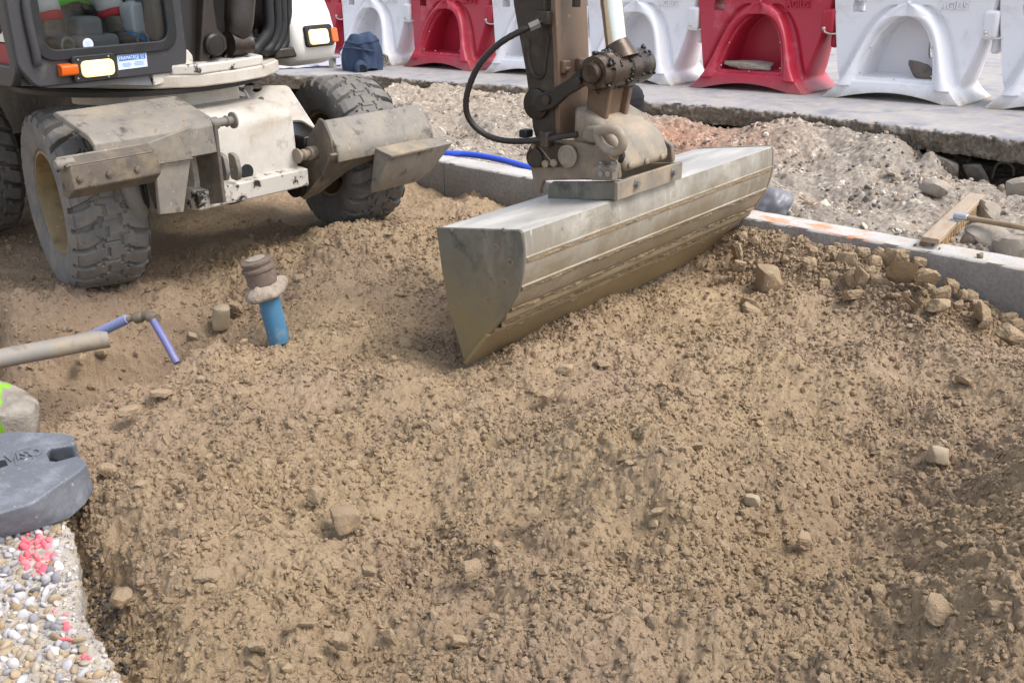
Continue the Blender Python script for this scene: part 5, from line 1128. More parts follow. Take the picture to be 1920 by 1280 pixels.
def make_barrier(mt, col):
    t = empty('water_barrier', (0, 0, 0))
    o = mesh_np('body', BV, BF, mt, parent=t)
    bm = bmesh.new(); bm.from_mesh(o.data); bmesh.ops.recalc_face_normals(bm, faces=bm.faces); bm.to_mesh(o.data); bm.free()
    b = MB(); b.ball((0, -.175, .885), .022, 2); b.build('knob', mt, t)
    b = MB(); b.box((.765, -.10, .70), (.13, .17, .25)); b.box((.80, -.02, .52), (.07, .12, .16)); b.build('coupling_lug', mt, t, bevel=.03, seg=4)
    b = MB(); b.box((-.785, -.02, .66), (.10, .13, .13)); b.build('coupling_lug', mt, t, bevel=.03, seg=4)
    b = MB(); b.tube(smooth_path([(.735, -.185, .63), (.76, -.195, .60), (.83, -.19, .585), (.88, -.16, .60), (.90, -.10, .65)], 6), .009, 8); b.ball((.735, -.185, .635), .022, 2); b.build('coupling_hook', M_WIRE, t)
    b = MB(); plate(b, [round_rect(.27, .79, .56, .93, .01), round_rect(.278, .798, .552, .922, .006)], .008, (0, -.139, 0), np.array([1., 0, 0]), np.array([0, 0, 1.]), .003); pl = b.build('name_panel', mt, t)
    b = MB(); put_text(b, 'AGILIS', .094, (.415, -.141, .862), (1, 0, 0), (0, 0, 1), .016, bold=.003, sx=.92); b.build('lettering', mt, pl)
    for px, pz_ in ((-.335, .24), (.335, .24), (0, .205), (-.29, .47), (.28, .49), (-.12, .235)):
        mo = .165 + .255 * (1 - min(pz_ / .9, 1)) ** 1.3 - .03
        b = MB(); b.ball((px * 1.04, -mo - .006, pz_ - (.012 if abs(px) < .2 else 0)), .010, 2); b.build('bolt', M_WIRE, t)
    return t
BAR = [('white', 'white water barrier cut off by the right edge of the photo'), ('white', 'white water barrier with a dark stone lying in its tunnel'), ('red', 'red water barrier with a pale slab of concrete in its tunnel'), ('white', 'white water barrier standing just right of the arm cylinder'),
       ('white', 'white water barrier mostly hidden behind the excavator arm'), ('red', 'red water barrier left of the arm, next to the white one'), ('white', 'white water barrier beside the draped navy jacket'), ('red', 'red water barrier half hidden behind the excavator hood')]
proto = {}; BARR = []
for i, (c_, lab) in enumerate(BAR):
    if c_ not in proto: o = proto[c_] = make_barrier(M_BWHITE if c_ == 'white' else M_BRED, c_)
    else: o = copy_tree(proto[c_])
    lx = .895 - 1.572 * i; wpos = DF.world((lx, .42, 0)); wpos[2] = float(zplat(wpos[0], wpos[1]))
    o.location = [float(q) for q in wpos]; o.rotation_euler = (0, -math.atan(.035), DF.ang + random.uniform(-.02, .02)); tag(o, lab, 'barrier', 'red and white water barriers along the street'); BARR.append(o)
    o.scale = (1, 1, 1)

def stone(name, px, py, w, h, mt, label, cat='stone', group=None, seed=1, z=None, hit=None, sub=3, depth=None, crumb=.03, planes=8, rot=0.0, sink=.3, amp=.1):
    p = hit(px, py + h * .42) if hit else pz(px, py + h * .42, z)
    dist = np.linalg.norm(p - CAM); k = dist / FPX; v, f = rock(seed, sub, planes, amp, crumb, .5, .85)
    v = v / np.abs(v).max(0); sx = w * k / 2; sz = h * k * .62; sy = (depth if depth else (sx + sz) / 2)
    c, s_ = math.cos(rot), math.sin(rot); v = v * np.array([sx, sy, sz]); v = np.c_[v[:, 0] * c - v[:, 2] * s_, v[:, 1], v[:, 0] * s_ + v[:, 2] * c]
    b = MB(); b.add(v + np.array([0, 0, sz * (1 - sink)]), f); o = b.build(name, mt, smooth=30 if crumb < .05 else 24)
    o.location = [float(q) for q in p + np.array([0, sy * .5, 0])]
    o.data.attributes.new('tint', 'FLOAT', 'POINT').data.foreach_set('value', np.clip(np.full(len(v), .78 + .2 * random.uniform(-1, 1)), 0, 1).astype(np.float32))
    return tag(o, label, cat, group)

M_CONC = mat('broken_concrete', '#9a8f82', .85, var=.14, scale=6, layers=(('#6f6860', 10, .5, .72), ('#bdb7ae', 26, .6, .74)), bump=.6, bscale=40, bdist=.01)
M_CONCD = mat('dark_stone', '#6d645c', .85, var=.2, scale=6, layers=(('#4a433d', 9, .5, .72), ('#8f857a', 20, .58, .76)), bump=.6, bscale=40, bdist=.01)
M_BROWNST = mat('brown_crusted_stone', '#8c7860', .9, var=.16, scale=8, layers=(('#8d6f50', 8, .5, .7), ('#bda582', 18, .56, .74)), bump=.6, bscale=60, bdist=.008)
M_PALEST = mat('pale_flat_stone', '#9a8b74', .8, var=.1, scale=10, layers=(('#a08b6c', 12, .52, .72),), bump=.3)

def in_barrier(i, lx, ly, lz):
    o = BARR[i]; a = DF.ang; c, s_ = math.cos(a), math.sin(a)
    return np.array([o.location.x + c * lx - s_ * ly, o.location.y + s_ * lx + c * ly, o.location.z + lz])
v, f = rock(91, 3, 10, .12, .02, .5, .8); v = v / np.abs(v).max(0)
b = MB(); b.add(v * np.array([.30, .15, .045]), f); o = b.build('concrete_slab', M_CONC, smooth=30); o.location = in_barrier(2, -.05, -.20, .245); o.rotation_euler = (.05, -.06, DF.ang); tag(o, 'pale broken slab of concrete lying in the red barrier tunnel', 'rubble')
v, f = rock(92, 3, 9, .1, .02, .55, .85); v = v / np.abs(v).max(0)
b = MB(); b.add(v * np.array([.13, .10, .10]), f); o = b.build('stone', M_CONCD, smooth=30); o.location = in_barrier(1, .20, -.20, .275); o.rotation_euler = (0, 0, DF.ang + .4); tag(o, 'dark stone lying in the tunnel of the right white barrier', 'stone')

# ------------------------------------------------------------------ heap by the hood: jacket, roll, sheets, plank
M_NAVY = mat('navy_cloth', '#2c3a52', .85, var=.14, scale=7, layers=(('#394a66', 5, .5, .75),), bump=.25, bscale=120)
M_NAVYD = mat('dark_cloth', '#15161a', .9, var=.25, scale=8, bump=.3, bscale=60)
pj = plat_hit(676, 134)
n_, k_ = 72, 44; V_ = []
for i in range(k_):
    t = i / (k_ - 1); ph = t * PI * .5
    for j in range(n_):
        a = 2 * PI * j / n_; rr_ = math.cos(ph) ** .45; zz = .47 * math.sin(ph) ** .8
        fold = 1 + .07 * math.sin(a * 9 + 2 * mnoise.noise(Vector((math.cos(a), math.sin(a), t * 2)))) * (1 - t) ** .7 + .14 * mnoise.noise(Vector((math.cos(a) * 1.6, math.sin(a) * 1.6, t * 2.4)))
        if .52 < t < .60: fold *= 1.05
        V_.append((.285 * rr_ * fold * math.cos(a) + .02, .22 * rr_ * fold * math.sin(a), max(.0, zz * (1 + .12 * mnoise.noise(Vector((math.cos(a) * rr_ * 2, math.sin(a) * rr_ * 2, 4)))) + (.05 if t == 0 and math.sin(a * 2.5) > .6 else 0))))
b = MB(); b.add(V_, [(i * n_ + j, i * n_ + (j + 1) % n_, (i + 1) * n_ + (j + 1) % n_, (i + 1) * n_ + j) for i in range(k_ - 1) for j in range(n_)])
jr = empty('jacket', pj + np.array([0, .18, 0]), DF.ang * .5); tag(jr, 'navy blue work jacket draped in a heap beside the white barrier', 'jacket')
b.build('cloth', M_NAVY, jr, smooth=180)
b = MB(); b.tube(smooth_path([(-.27, -.12, .27), (-.16, -.205, .30), (.0, -.235, .305), (.16, -.20, .29), (.27, -.10, .26)], 6), [.012 + .006 * math.sin(i) for i in range(25)], 8); b.build('seam', M_NAVY, jr)
b = MB(); b.tube(smooth_path([(.08, -.17, .10), (.12, -.25, .05), (.17, -.30, .04)], 5), [.07, .075, .08, .085, .09, .085, .08, .08, .08, .08, .075], 14); sl_ = b.build('sleeve', M_NAVY, jr)
b = MB(); b.lathe([(.066, .004), (.0001, .002)], (.17, -.305, .04), (.7, -1, -.1), 16, close=False); b.build('sleeve_opening', M_NAVYD, sl_)  # dark disc closing the sleeve, painting the shade inside it
M_FELT = mat('grey_felt_roll', '#a59d93', .9, var=.12, scale=12, layers=(('#7d756c', 14, .5, .72),), bump=.3)
pr_ = plat_hit(716, 126); sp_ = []
for i in range(70):
    a = i * .28; q = .018 + .0045 * i * .28 * 1.05; sp_.append((q * math.cos(a), q * math.sin(a) + .105))
b = MB(); L0 = [(p, -.03, z) for p, z in sp_]; L1 = [(p, .9, z) for p, z in sp_]; inn2 = [((p) * .86, -.03, (z - .105) * .86 + .105) for p, z in sp_]
G = np.array([[(p, y, z) for y in np.linspace(0, .9, 8)] for p, z in sp_]); b.grid(G); o = b.build('felt_roll', M_FELT, smooth=60, fix=False); sd = o.modifiers.new('thick', 'SOLIDIFY'); sd.thickness = .012
o.location = [float(q) for q in pr_]; o.rotation_euler = (0, 0, .35); tag(o, 'grey felt roll with its spiral end towards us, beside the navy jacket', 'roll')
M_LILAC = mat('pale_membrane', '#b6b8c6', .5, var=.06, scale=3, layers=(('#8f8f9a', 3, .52, .8),), bump=.08)
def sheet(name, pts0, pts1, label, lift=.05, hit=plat_hit, mt=M_LILAC, cat='sheet', seed=1):
    A = np.array([hit(*q) for q in pts0]); Bq = np.array([hit(*q) for q in pts1]); n1, n2 = 40, 14; G = np.zeros((n1, n2, 3))
    for i in range(n1):
        t = i / (n1 - 1) * (len(A) - 1); k = min(int(t), len(A) - 2); fr2 = t - k; a = A[k] * (1 - fr2) + A[k + 1] * fr2; c = Bq[k] * (1 - fr2) + Bq[k + 1] * fr2
        for j in range(n2):
            s_ = j / (n2 - 1); p = a * (1 - s_) + c * s_; p = p + np.array([0, 0, .012 + lift * math.sin(PI * s_) * (1 + .6 * mnoise.noise(Vector((i * .11, s_ * 2, seed)))) + .012 * mnoise.noise(Vector((i * .3, s_ * 4, seed)))]); G[i, j] = p
    org = G[n1 // 2, n2 // 2].copy(); org[2] = min(G[:, :, 2].min(), org[2]); b = MB(); b.grid(G); o = b.build(name, mt, origin=org, smooth=180, fix=False); sd = o.modifiers.new('thick', 'SOLIDIFY'); sd.thickness = .006
    return tag(o, label, cat)
sheet('membrane_sheet', [(462, 133), (520, 131), (580, 128), (640, 124)], [(470, 104), (520, 104), (590, 104), (655, 106)], 'pale lilac membrane sheet lying under the excavator hood', .07)
sheet('membrane_sheet', [(520, 120), (570, 116), (625, 108)], [(520, 100), (570, 96), (640, 90)], 'second pale sheet folded behind the first one, left of the jacket', .16, seed=4)
sheet('membrane_sheet', [(632, 100), (650, 98), (668, 96)], [(640, 52), (655, 52), (672, 56)], 'pale sheet standing up between the hood and the navy jacket', .05, seed=7)
sheet('paper_sheet', [(700, 104), (715, 103), (732, 100)], [(700, 82), (715, 84), (730, 88)], 'white sheet lying between the navy jacket and the white barrier', .10, seed=9, mt=M_BWHITE)
M_PLANK = mat('grey_weathered_plank', '#9b988f', .8, var=.12, scale=4, layers=(('#75726b', 6, .5, .75),), bump=.3, stretch=(1, 6, 6))
pp_ = plat_hit(620, 128); b = MB(); b.bb((-.22, -.05, .13), (.10, .10, .165)); b.bb((-.02, -.04, .0), (.05, .08, .13)); o = b.build('trestle', M_PLANK, bevel=.006); o.location = [float(q) for q in pp_ + np.array([0, .05, 0])]; o.rotation_euler = (0, 0, -.2); tag(o, 'small grey T-shaped trestle left of the navy jacket', 'trestle')

# black clothing, taken for a crouching worker's, built as a mound
pb_ = rub_hit(1176, 268); b = MB(); n_, k_ = 48, 30; V_ = []
for i in range(k_):
    t = i / (k_ - 1); ph = t * PI * .5
    for j in range(n_):
        a = 2 * PI * j / n_; rr_ = math.cos(ph) ** .6; fo = 1 + .30 * mnoise.noise(Vector((math.cos(a) * 1.3, math.sin(a) * 1.3, t * 2.2))) + .02 * math.sin(t * 60)
        V_.append((.26 * rr_ * fo * math.cos(a), .22 * rr_ * fo * math.sin(a), .50 * math.sin(ph) ** .9))
b.add(V_, [(i * n_ + j, i * n_ + (j + 1) % n_, (i + 1) * n_ + (j + 1) % n_, (i + 1) * n_ + j) for i in range(k_ - 1) for j in range(n_)])
o = b.build('black_garment', M_NAVYD, smooth=180); o.location = [float(q) for q in pb_ + np.array([-.04, .28, -.03])]; tag(o, 'black ribbed cloth garment slumped behind the bucket coupler', 'garment')

# ------------------------------------------------------------------ broom, blue pipe, rubble
M_WOOD = mat('planed_broom_wood', '#a3917d', .65, var=.1, scale=3, layers=(('#8f7658', 5, .5, .72, (1, 8, 8)),), bump=.1, stretch=(1, 7, 7))
M_BRIS = mat('straw_bristles', '#b3946a', .8, var=.25, scale=40, bump=.5, bscale=120)
M_HANDLE = mat('worn_ash_handle', '#9a8469', .55, var=.12, scale=4, layers=(('#7d6a54', 5, .5, .75),), bump=.1)
M_ZINC = mat('zinc_bracket', '#c3c8d0', .35, metal=.7, var=.06, scale=14, bump=.05)
H0 = .315
C = [pz(a, b_, H0) for a, b_ in ((1733, 439), (1757, 453), (1847, 370), (1819, 356))]
ctr = (C[0] + C[1] + C[2] + C[3]) / 4; ax = unit((C[2] + C[3] - C[0] - C[1])[:3] * np.array([1, 1, 0])); sd_ = np.array([ax[1], -ax[0], 0]); Lb = np.linalg.norm((C[2] + C[3] - C[0] - C[1]) / 2); Wb = .098
rzb = math.atan2(ax[1], ax[0]); broom = empty('broom', (ctr[0], ctr[1], H0 - .10), rzb); tag(broom, 'wooden broom with straw bristles lying on the rubble behind the kerb', 'broom')
b = MB(); b.box((0, 0, .085), (Lb, Wb, .032)); b.build('head', M_WOOD, broom, bevel=.004)
b = MB()
for i in range(5, 46):
    for j in range(5):
        x = -Lb / 2 + .015 + (Lb - .03) * i / 45; y = -Wb / 2 + .012 + (Wb - .024) * j / 4
        b.tube([(x, y, .07), (x + random.uniform(-.006, .006), y * 1.05 + random.uniform(-.005, .005), .012)], [.0055, .007], 5)
b.build('bristles', M_BRIS, broom)
hd = pz(1806, 407, H0 + .03); he = pz(1925, 428, H0 + .05)
def to_b(p): d = np.array(p) - np.array([ctr[0], ctr[1], H0 - .10]); c, s_ = math.cos(-rzb), math.sin(-rzb); return np.array([c * d[0] - s_ * d[1], s_ * d[0] + c * d[1], d[2]])
h0, h1 = to_b(hd), to_b(he); dh = unit(h1 - h0)
b = MB(); b.tube([h0, h0 + dh * 1.25], [.0165, .0165], 16); b.build('handle', M_HANDLE, broom)
b = MB(); b.tube([h0 - dh * .055, h0 + dh * .03], .0205, 16); b.box((h0 - dh * .06) * np.array([1, 1, 0]) + np.array([0, 0, .103]), (.075, .035, .006)); b.box((h0 - dh * .02) * np.array([1, 1, 0]) + np.array([0, 0, .103]), (.03, .03, .006)); bk_ = b.build('bracket', M_ZINC, broom, bevel=.003)
for dx in (-.028, .028):
    b = MB(); q = (h0 - dh * .06) * np.array([1, 1, 0]) + np.array([dx, 0, .108]); b.lathe([(.009, 0), (.007, .005), (.0001, .006)], q, (0, 0, 1), 10); b.build('screw', M_BOLT, bk_)

M_BLUEP = mat('blue_water_pipe', '#2f55cf', .4, var=.06, scale=6, layers=(('#5a6fb5', 14, .6, .8),), bump=.05)
pts = [(770, 284, .25), (838, 288, .262), (872, 289, .264), (905, 293, .264), (940, 300, .262), (970, 308, .26), (1000, 317, .255), (1050, 334, .24)]
W_ = [pz(a, b_, z) for a, b_, z in pts]; b = MB(); b.tube(smooth_path([q - W_[3] for q in W_], 8), .024, 18); o = b.build('blue_pipe', M_BLUEP); o.location = [float(q) for q in W_[3]]; tag(o, 'bright blue water pipe lying along the back of the kerb', 'pipe')

for i, (px, py, w_, h_, mt, lab, dp) in enumerate([
    (1868, 450, 80, 40, M_CONC, 'large pale rubble lump in front of the broom handle', None), (1858, 398, 45, 36, M_CONC, 'pale rubble lump just above the broom handle', None), (1905, 466, 60, 40, M_CONC, 'grey rubble lump at the right edge beside the kerb', None),
    (1756, 352, 45, 28, M_CONC, 'grey rubble lump up the slope behind the broom head', None), (1912, 355, 40, 36, M_CONC, 'grey rubble lump below the bent hoop at the right edge', None), (1830, 445, 40, 34, M_CONC, 'small pale rubble lump touching the broom bristles', None)]):
    stone('rubble_lump', px, py, w_, h_, mt, lab, 'rubble', seed=302 + i, hit=rub_hit, depth=dp, planes=9, sub=3, sink=.5, crumb=.03)
for i, (px, w_, mt, lab) in enumerate(((1770, .30, M_CONC, 'squared grey stone block under the street slab edge'), (1832, .26, M_CONCD, 'brown stone block in the dark hollow under the street slab'))):
    q = edge_at(px)
    v, f = rock(300 + i, 3, 6, .06, .015, .7, .92, .9); v = v / np.abs(v).max(0); b = MB(); b.add(v * np.array([w_ / 2, .14, .13]), f); o = b.build('stone_block', mt, smooth=30)
    o.location = (float(q[0] + .066), float(q[1] + .075), .115 - .02 * i); o.rotation_euler = (.05, .03 - .08 * i, math.atan2(-.64, .75) + .1 * i); tag(o, lab, 'stone')
ph = rub_hit(1884, 330); b = MB(); k_ = np.linalg.norm(ph - CAM) / FPX
b.tube(smooth_path([(-18 * k_, 0, -.05), (-16 * k_, 0, 10 * k_), (-8 * k_, 0, 17 * k_), (4 * k_, .0, 16 * k_), (14 * k_, 0, 8 * k_), (18 * k_, 0, -.05)], 6), .012, 10); o = b.build('bent_hoop', M_CONC); o.location = [float(q) for q in ph + np.array([0, .03, .02])]; tag(o, 'bent grey hoop sticking out of the hollow under the slab', 'hoop')
M_BAGG = mat('grey_plastic_wrap', '#75757a', .4, var=.1, scale=6, layers=(('#6a6972', 6, .5, .7),), bump=.3, bscale=20, bdist=.01)
pg_ = rub_hit(1454, 402); v, f = ICO[4]; v = v.copy(); out = []
for q in v:
    k = 1 + .22 * mnoise.noise(Vector(q) * 1.6 + Vector((3, 1, 4))) + .08 * mnoise.noise(Vector(q) * 5); out.append((q[0] * .12 * k, q[1] * .14 * k, max(-.02, q[2] * .11 * k + .03 + .03 * q[0])))
b = MB(); b.add(out, f); o = b.build('plastic_wrap', M_BAGG, smooth=180); o.location = [float(q) for q in pg_ + np.array([.0, .12, 0])]; tag(o, 'crumpled grey plastic wrap tucked behind the kerb by the bucket', 'plastic wrap')

# ------------------------------------------------------------------ standpipe with mortar collar
M_STB = mat('dusty_blue_pipe', '#4b7a99', .5, var=.1, scale=6, layers=(('#8a9aa0', 9, .52, .74), ('#a08a6a', 16, .60, .76)), bump=.12)
M_MORT = mat('crumbly_mortar', '#a59686', .95, var=.16, scale=14, layers=(('#84756a', 18, .5, .7),), bump=1.0, bscale=60, bdist=.012)
M_CAPR = mat('rusty_cast_cap', '#6a5a4f', .75, var=.2, scale=12, layers=(('#8a7c70', 10, .52, .72), ('#54382a', 18, .56, .72)), bump=.5, bscale=70)
YS = pz(522, 624, -.09)[1]
base_ = at_y(524, 640, YS); q1 = at_y(503, 556, YS); q2 = at_y(496, 536, YS); q3 = at_y(488, 518, YS); q4 = at_y(479, 486, YS); k_ = YS / 1715.0
stp_ = empty('standpipe', at_y(522, 624, YS)); tag(stp_, 'leaning blue standpipe with mortar collar and rusty cap in the trench', 'standpipe'); o0 = at_y(522, 624, YS)
b = MB(); b.tube([base_ - o0, q1 - o0, q2 - o0], 20.0 * k_, 24); b.build('pipe', M_STB, stp_)
axd = unit(q3 - q1); b = MB(); prof_ = [(14 * k_, -.002), (36 * k_, .0), (42 * k_, .03), (38 * k_, .06), (28 * k_, .085), (20 * k_, .09)]
b.lathe(prof_, q1 - o0 + axd * .0, axd, 40)
P_ = np.array(b.v); c0 = q1 - o0
for i in range(len(P_)):
    d = P_[i] - c0; P_[i] = c0 + d * (1 + .30 * mnoise.noise(Vector(P_[i] * 14)) + .16 * mnoise.noise(Vector(P_[i] * 40)))
b.v = [tuple(q) for q in P_]; b.build('collar', M_MORT, stp_, smooth=180, sub=1)
b = MB(); b.lathe([(28 * k_, 0), (28 * k_, .07), (31 * k_, .075), (31 * k_, .088), (26 * k_, .094), (26 * k_, .108), (29 * k_, .112), (29 * k_, .125), (27 * k_, .128), (25 * k_, .132), (.0001, .134)], q2 - o0 + axd * .02, unit(q4 - q2), 36, close=False); b.build('cap', M_CAPR, stp_, smooth=40)
b = MB(); b.lathe([(18 * k_, .134), (18 * k_, .1375), (.0001, .138)], q2 - o0 + axd * .02, unit(q4 - q2), 24, close=False); b.build('lid', M_CONC, stp_, smooth=40)
# dark slit where the pipe leaves the sand
# ------------------------------------------------------------------ conduit with blue hose and elbow
M_CONDUIT = mat('muddy_grey_conduit', '#8b857d', .6, var=.1, scale=5, layers=(('#a08d73', 6, .46, .7), ('#6d675f', 10, .56, .74)), bump=.15)
M_CORR = mat('blue_corrugated_hose', '#7c84a8', .5, var=.08, scale=8, layers=(('#9c9aa8', 10, .55, .78),), bump=.1)
M_VIOL = mat('violet_blue_pipe', '#6a6b9c', .45, var=.1, scale=8, layers=(('#8d8398', 14, .5, .72),), bump=.1)
M_FIT = mat('muddy_brass_fitting', '#75695a', .6, metal=.3, var=.2, scale=14, layers=(('#9a8468', 14, .5, .7),), bump=.4)
Y1, Y2, Y3 = 4.40, 4.62, 4.56
A0, A1 = at_y(-260, 724, Y1 - .3), at_y(199, 634, Y2); oc = at_y(120, 655, Y2 - .02)
cr = empty('conduit', oc); tag(cr, 'muddy grey conduit with blue hose and elbow crossing the trench', 'pipe')
mid = at_y(-10, 674, Y1); b = MB(); b.tube([q - oc for q in smooth_path([A0, mid, at_y(100, 653, 4.52), A1], 6)], .048, 22); b.build('sleeve', M_CONDUIT, cr)
b = MB(); q = A1 - oc; d_ = unit(A1 - at_y(100, 652, 4.52)); b.tube([q - d_ * .02, q + d_ * .012], [.050, .049], 22); b.build('sleeve_end', M_CONDUIT, cr)
q0, q1 = at_y(160, 639, Y2 + .01), at_y(239, 602, Y2); n_ = 46
b = MB(); b.tube([q0 + (q1 - q0) * i / (n_ * 3) - oc + np.array([0, 0, .012]) for i in range(n_ * 3 + 1)], [.0255 if (i // 2) % 2 else .0215 for i in range(n_ * 3 + 1)], 16); b.build('corrugated_hose', M_CORR, cr)
b = MB(); b.tube([at_y(236, 600, Y2) - oc, at_y(256, 595, Y2) - oc], .015, 12); b.tube([at_y(252, 597, Y2) - oc, at_y(262, 594, Y2) - oc, at_y(268, 593, Y2) - oc], [.027, .031, .026], 14)
b.tube([x_ - oc for x_ in smooth_path([at_y(264, 594, Y2), at_y(277, 590, Y2 - .01), at_y(286, 594, Y3 + .02), at_y(288, 603, Y3)], 5)], .022, 14); b.tube([at_y(280, 592, Y2 - .02) - oc, at_y(293, 598, Y3) - oc], [.03, .03], 14); b.build('elbow_fitting', M_FIT, cr, bevel=.003)
b = MB(); b.tube([at_y(285, 598, Y3) - oc, at_y(308, 636, Y3 - .02) - oc, at_y(332, 680, Y3 - .08) - oc], .0185, 16); b.build('drop_pipe', M_VIOL, cr)

# ------------------------------------------------------------------ pavement corner with pebbles, fence foot, painted lump
PVZ = .06
PE = [(-700, 880), (-250, 880), (0, 900), (90, 940), (132, 985), (142, 1040), (148, 1090), (150, 1140), (176, 1180), (200, 1215), (222, 1260), (245, 1310), (330, 1480), (420, 1700)]
PEs = smooth_path([np.append(pz(a, b_, PVZ)[:2], 0) for a, b_ in PE], 16)
pc = pz(-600, 1500, PVZ)
rows = []
for i, q in enumerate(PEs):
    d = unit(np.array([pc[0] - q[0], pc[1] - q[1], 0])); L = np.linalg.norm(pc[:2] - q[:2])
    def pv(dd, z, k): j = .018 * float(perlin(np.array([i * .37 + k * 5.1]), np.array([k * 1.3]), 40 + k)[0]); return (q[0] + d[0] * (dd + j), q[1] + d[1] * (dd + j), z)
    rows.append([pv(.10, -.35, 0), pv(.02, -.14, 1), pv(.0, -.07, 2), pv(.012, -.02, 3), pv(.0, .03, 4), pv(.012, PVZ - .008, 5), pv(.03, PVZ, 6)] + [(q[0] + d[0] * t * L, q[1] + d[1] * t * L, PVZ) for t in (.08, .2, .35, .55, .75, .97)])
R_ = np.array(rows)
R_[:, 6:, 2] += .006 * perlin(R_[:, 6:, 0] * 9, R_[:, 6:, 1] * 9, 3)
M_PAVE = mat('worn_pavement_mortar', '#aaa094', .9, var=.14, scale=5, layers=(('#c4bcb0', 14, .5, .7), ('#8b8176', 26, .54, .72), ('#c0a06e', 4, .64, .78)), bump=.8, bscale=70, bdist=.012)
o = mesh_np('pavement', R_.reshape(-1, 3), grid_faces(*R_.shape[:2]), M_PAVE); tag(o, kind='structure')
PEB = [rock(k + 700, 2, 7, .14, 0, .55, .9, .35) for k in range(18)]
def inside_left(px_, py_): return px_ < np.interp(py_, [900, 985, 1040, 1090, 1140, 1180, 1215, 1260, 1310, 1480], [60, 122, 112, 108, 112, 138, 158, 182, 205, 290])
PX, PY = [], []; n = 6000; rp = np.random.default_rng(4)
pyx = rp.uniform(930, 1420, n); pxx = rp.uniform(-330, 300, n); ok = inside_left(pxx, pyx + 0) | ((pxx < np.interp(pyx, [900, 985, 1040, 1140, 1215, 1310, 1480], [80, 135, 140, 142, 192, 240, 325])) & (rp.random(n) < .18)); pxx, pyx = pxx[ok], pyx[ok]
PP = np.array([pz(a, b_, PVZ) for a, b_ in zip(pxx, pyx)])
S = .009 + .015 * rp.random(len(PP)) ** 1.3; S *= np.where(inside_left(pxx, pyx), 1, .55)
ordr = np.argsort(-S); keep_ = []; cell = {}
for i in ordr:
    kx, ky = int(PP[i, 0] / .05), int(PP[i, 1] / .05); good = True
    for a in (-1, 0, 1):
        for c in (-1, 0, 1):
            for j in cell.get((kx + a, ky + c), ()):
                if (PP[i, 0] - PP[j, 0]) ** 2 + (PP[i, 1] - PP[j, 1]) ** 2 < (.52 * (S[i] + S[j])) ** 2: good = False; break
    if good: keep_.append(i); cell.setdefault((kx, ky), []).append(i)
keep_ = np.array(keep_); PP, S, pxx, pyx = PP[keep_], S[keep_], pxx[keep_], pyx[keep_]
PC = np.array([srgb(q)[:3] for q in ('#c9c5c3', '#b5b1b1', '#9d9b9e', '#b9ab98', '#a58f72', '#d3cfcb', '#8b898d', '#b09c80', '#bab6b6', '#a6947b')])
low = np.clip((pyx - 1080) / 160, 0, 1); pick = np.where(rp.random(len(PP)) < .25 + .45 * low, rp.choice([3, 4, 7, 9, 4, 8], len(PP)), rp.choice([0, 1, 2, 5, 6, 8, 0], len(PP))); CC = PC[pick] * rp.uniform(.66, .98, (len(PP), 1))
pk = (((pxx - 68) / 34) ** 2 + ((pyx - 1040) / 36) ** 2 < rp.uniform(.5, 1.5, len(PP))) | ((np.abs(pxx - np.interp(pyx, [1090, 1170, 1215, 1280], [70, 118, 150, 188])) < 14) & (pyx > 1085) & (rp.random(len(PP)) < .14))
pinkc = np.array(srgb('#f0586a')[:3]); CC = np.where(pk[:, None], CC * .25 + pinkc * .8, CC)
scatter('pavement_pebbles', PP + np.c_[np.zeros(len(PP)), np.zeros(len(PP)), S * .12], S * 1.0, PEB, M_PEB, 12, stone=CC, squash=(.55, .85), smooth=True)
n = 5200; cy_ = rp.uniform(930, 1420, n); cx_ = rp.uniform(-300, 330, n); ok = cx_ < np.interp(cy_, [900, 985, 1040, 1140, 1215, 1310, 1480], [86, 134, 143, 148, 196, 244, 328]); cx_, cy_ = cx_[ok], cy_[ok]
CP = np.array([pz(a, b_, PVZ) for a, b_ in zip(cx_, cy_)]); CS = .002 + .0045 * rp.random(len(CP)) ** 1.5
scatter('pavement_chips', CP + np.c_[np.zeros(len(CP)), np.zeros(len(CP)), CS * .5], CS, [rock(k + 740, 1, 4, .1) for k in range(8)], M_PEB, 13, stone=np.where(((((cx_ - 68) / 40) ** 2 + ((cy_ - 1040) / 42) ** 2 < rp.uniform(.2, 1.3, len(CP))) | (rp.random(len(CP)) < .0))[:, None], pinkc * .85, PC[rp.integers(0, 10, len(CP))] * .85), smooth=False)
# dark asphalt crumbs in the crevice
M_ASPH = mat('black_asphalt', '#4a423b', .8, var=.3, scale=20, layers=(('#5a544e', 30, .58, .76),), bump=.6, bscale=80)
n = 700; ax_ = rp.uniform(150, 235, n); ay_ = rp.uniform(1035, 1290, n); ok = np.abs(ax_ - np.interp(ay_, [1035, 1100, 1180, 1290], [168, 190, 214, 285])) < 24; ax_, ay_ = ax_[ok], ay_[ok]
AP = np.array([pz(a, b_, -.06) for a, b_ in zip(ax_, ay_)]); AS = .004 + .014 * rp.random(len(AP)) ** 2.2
AP[:, 2] = sand_height(AP[:, 0], AP[:, 1]) + AS * .3
o = scatter('asphalt_crumbs', AP, AS, CLODS, M_ASPH, 15, smooth=False)

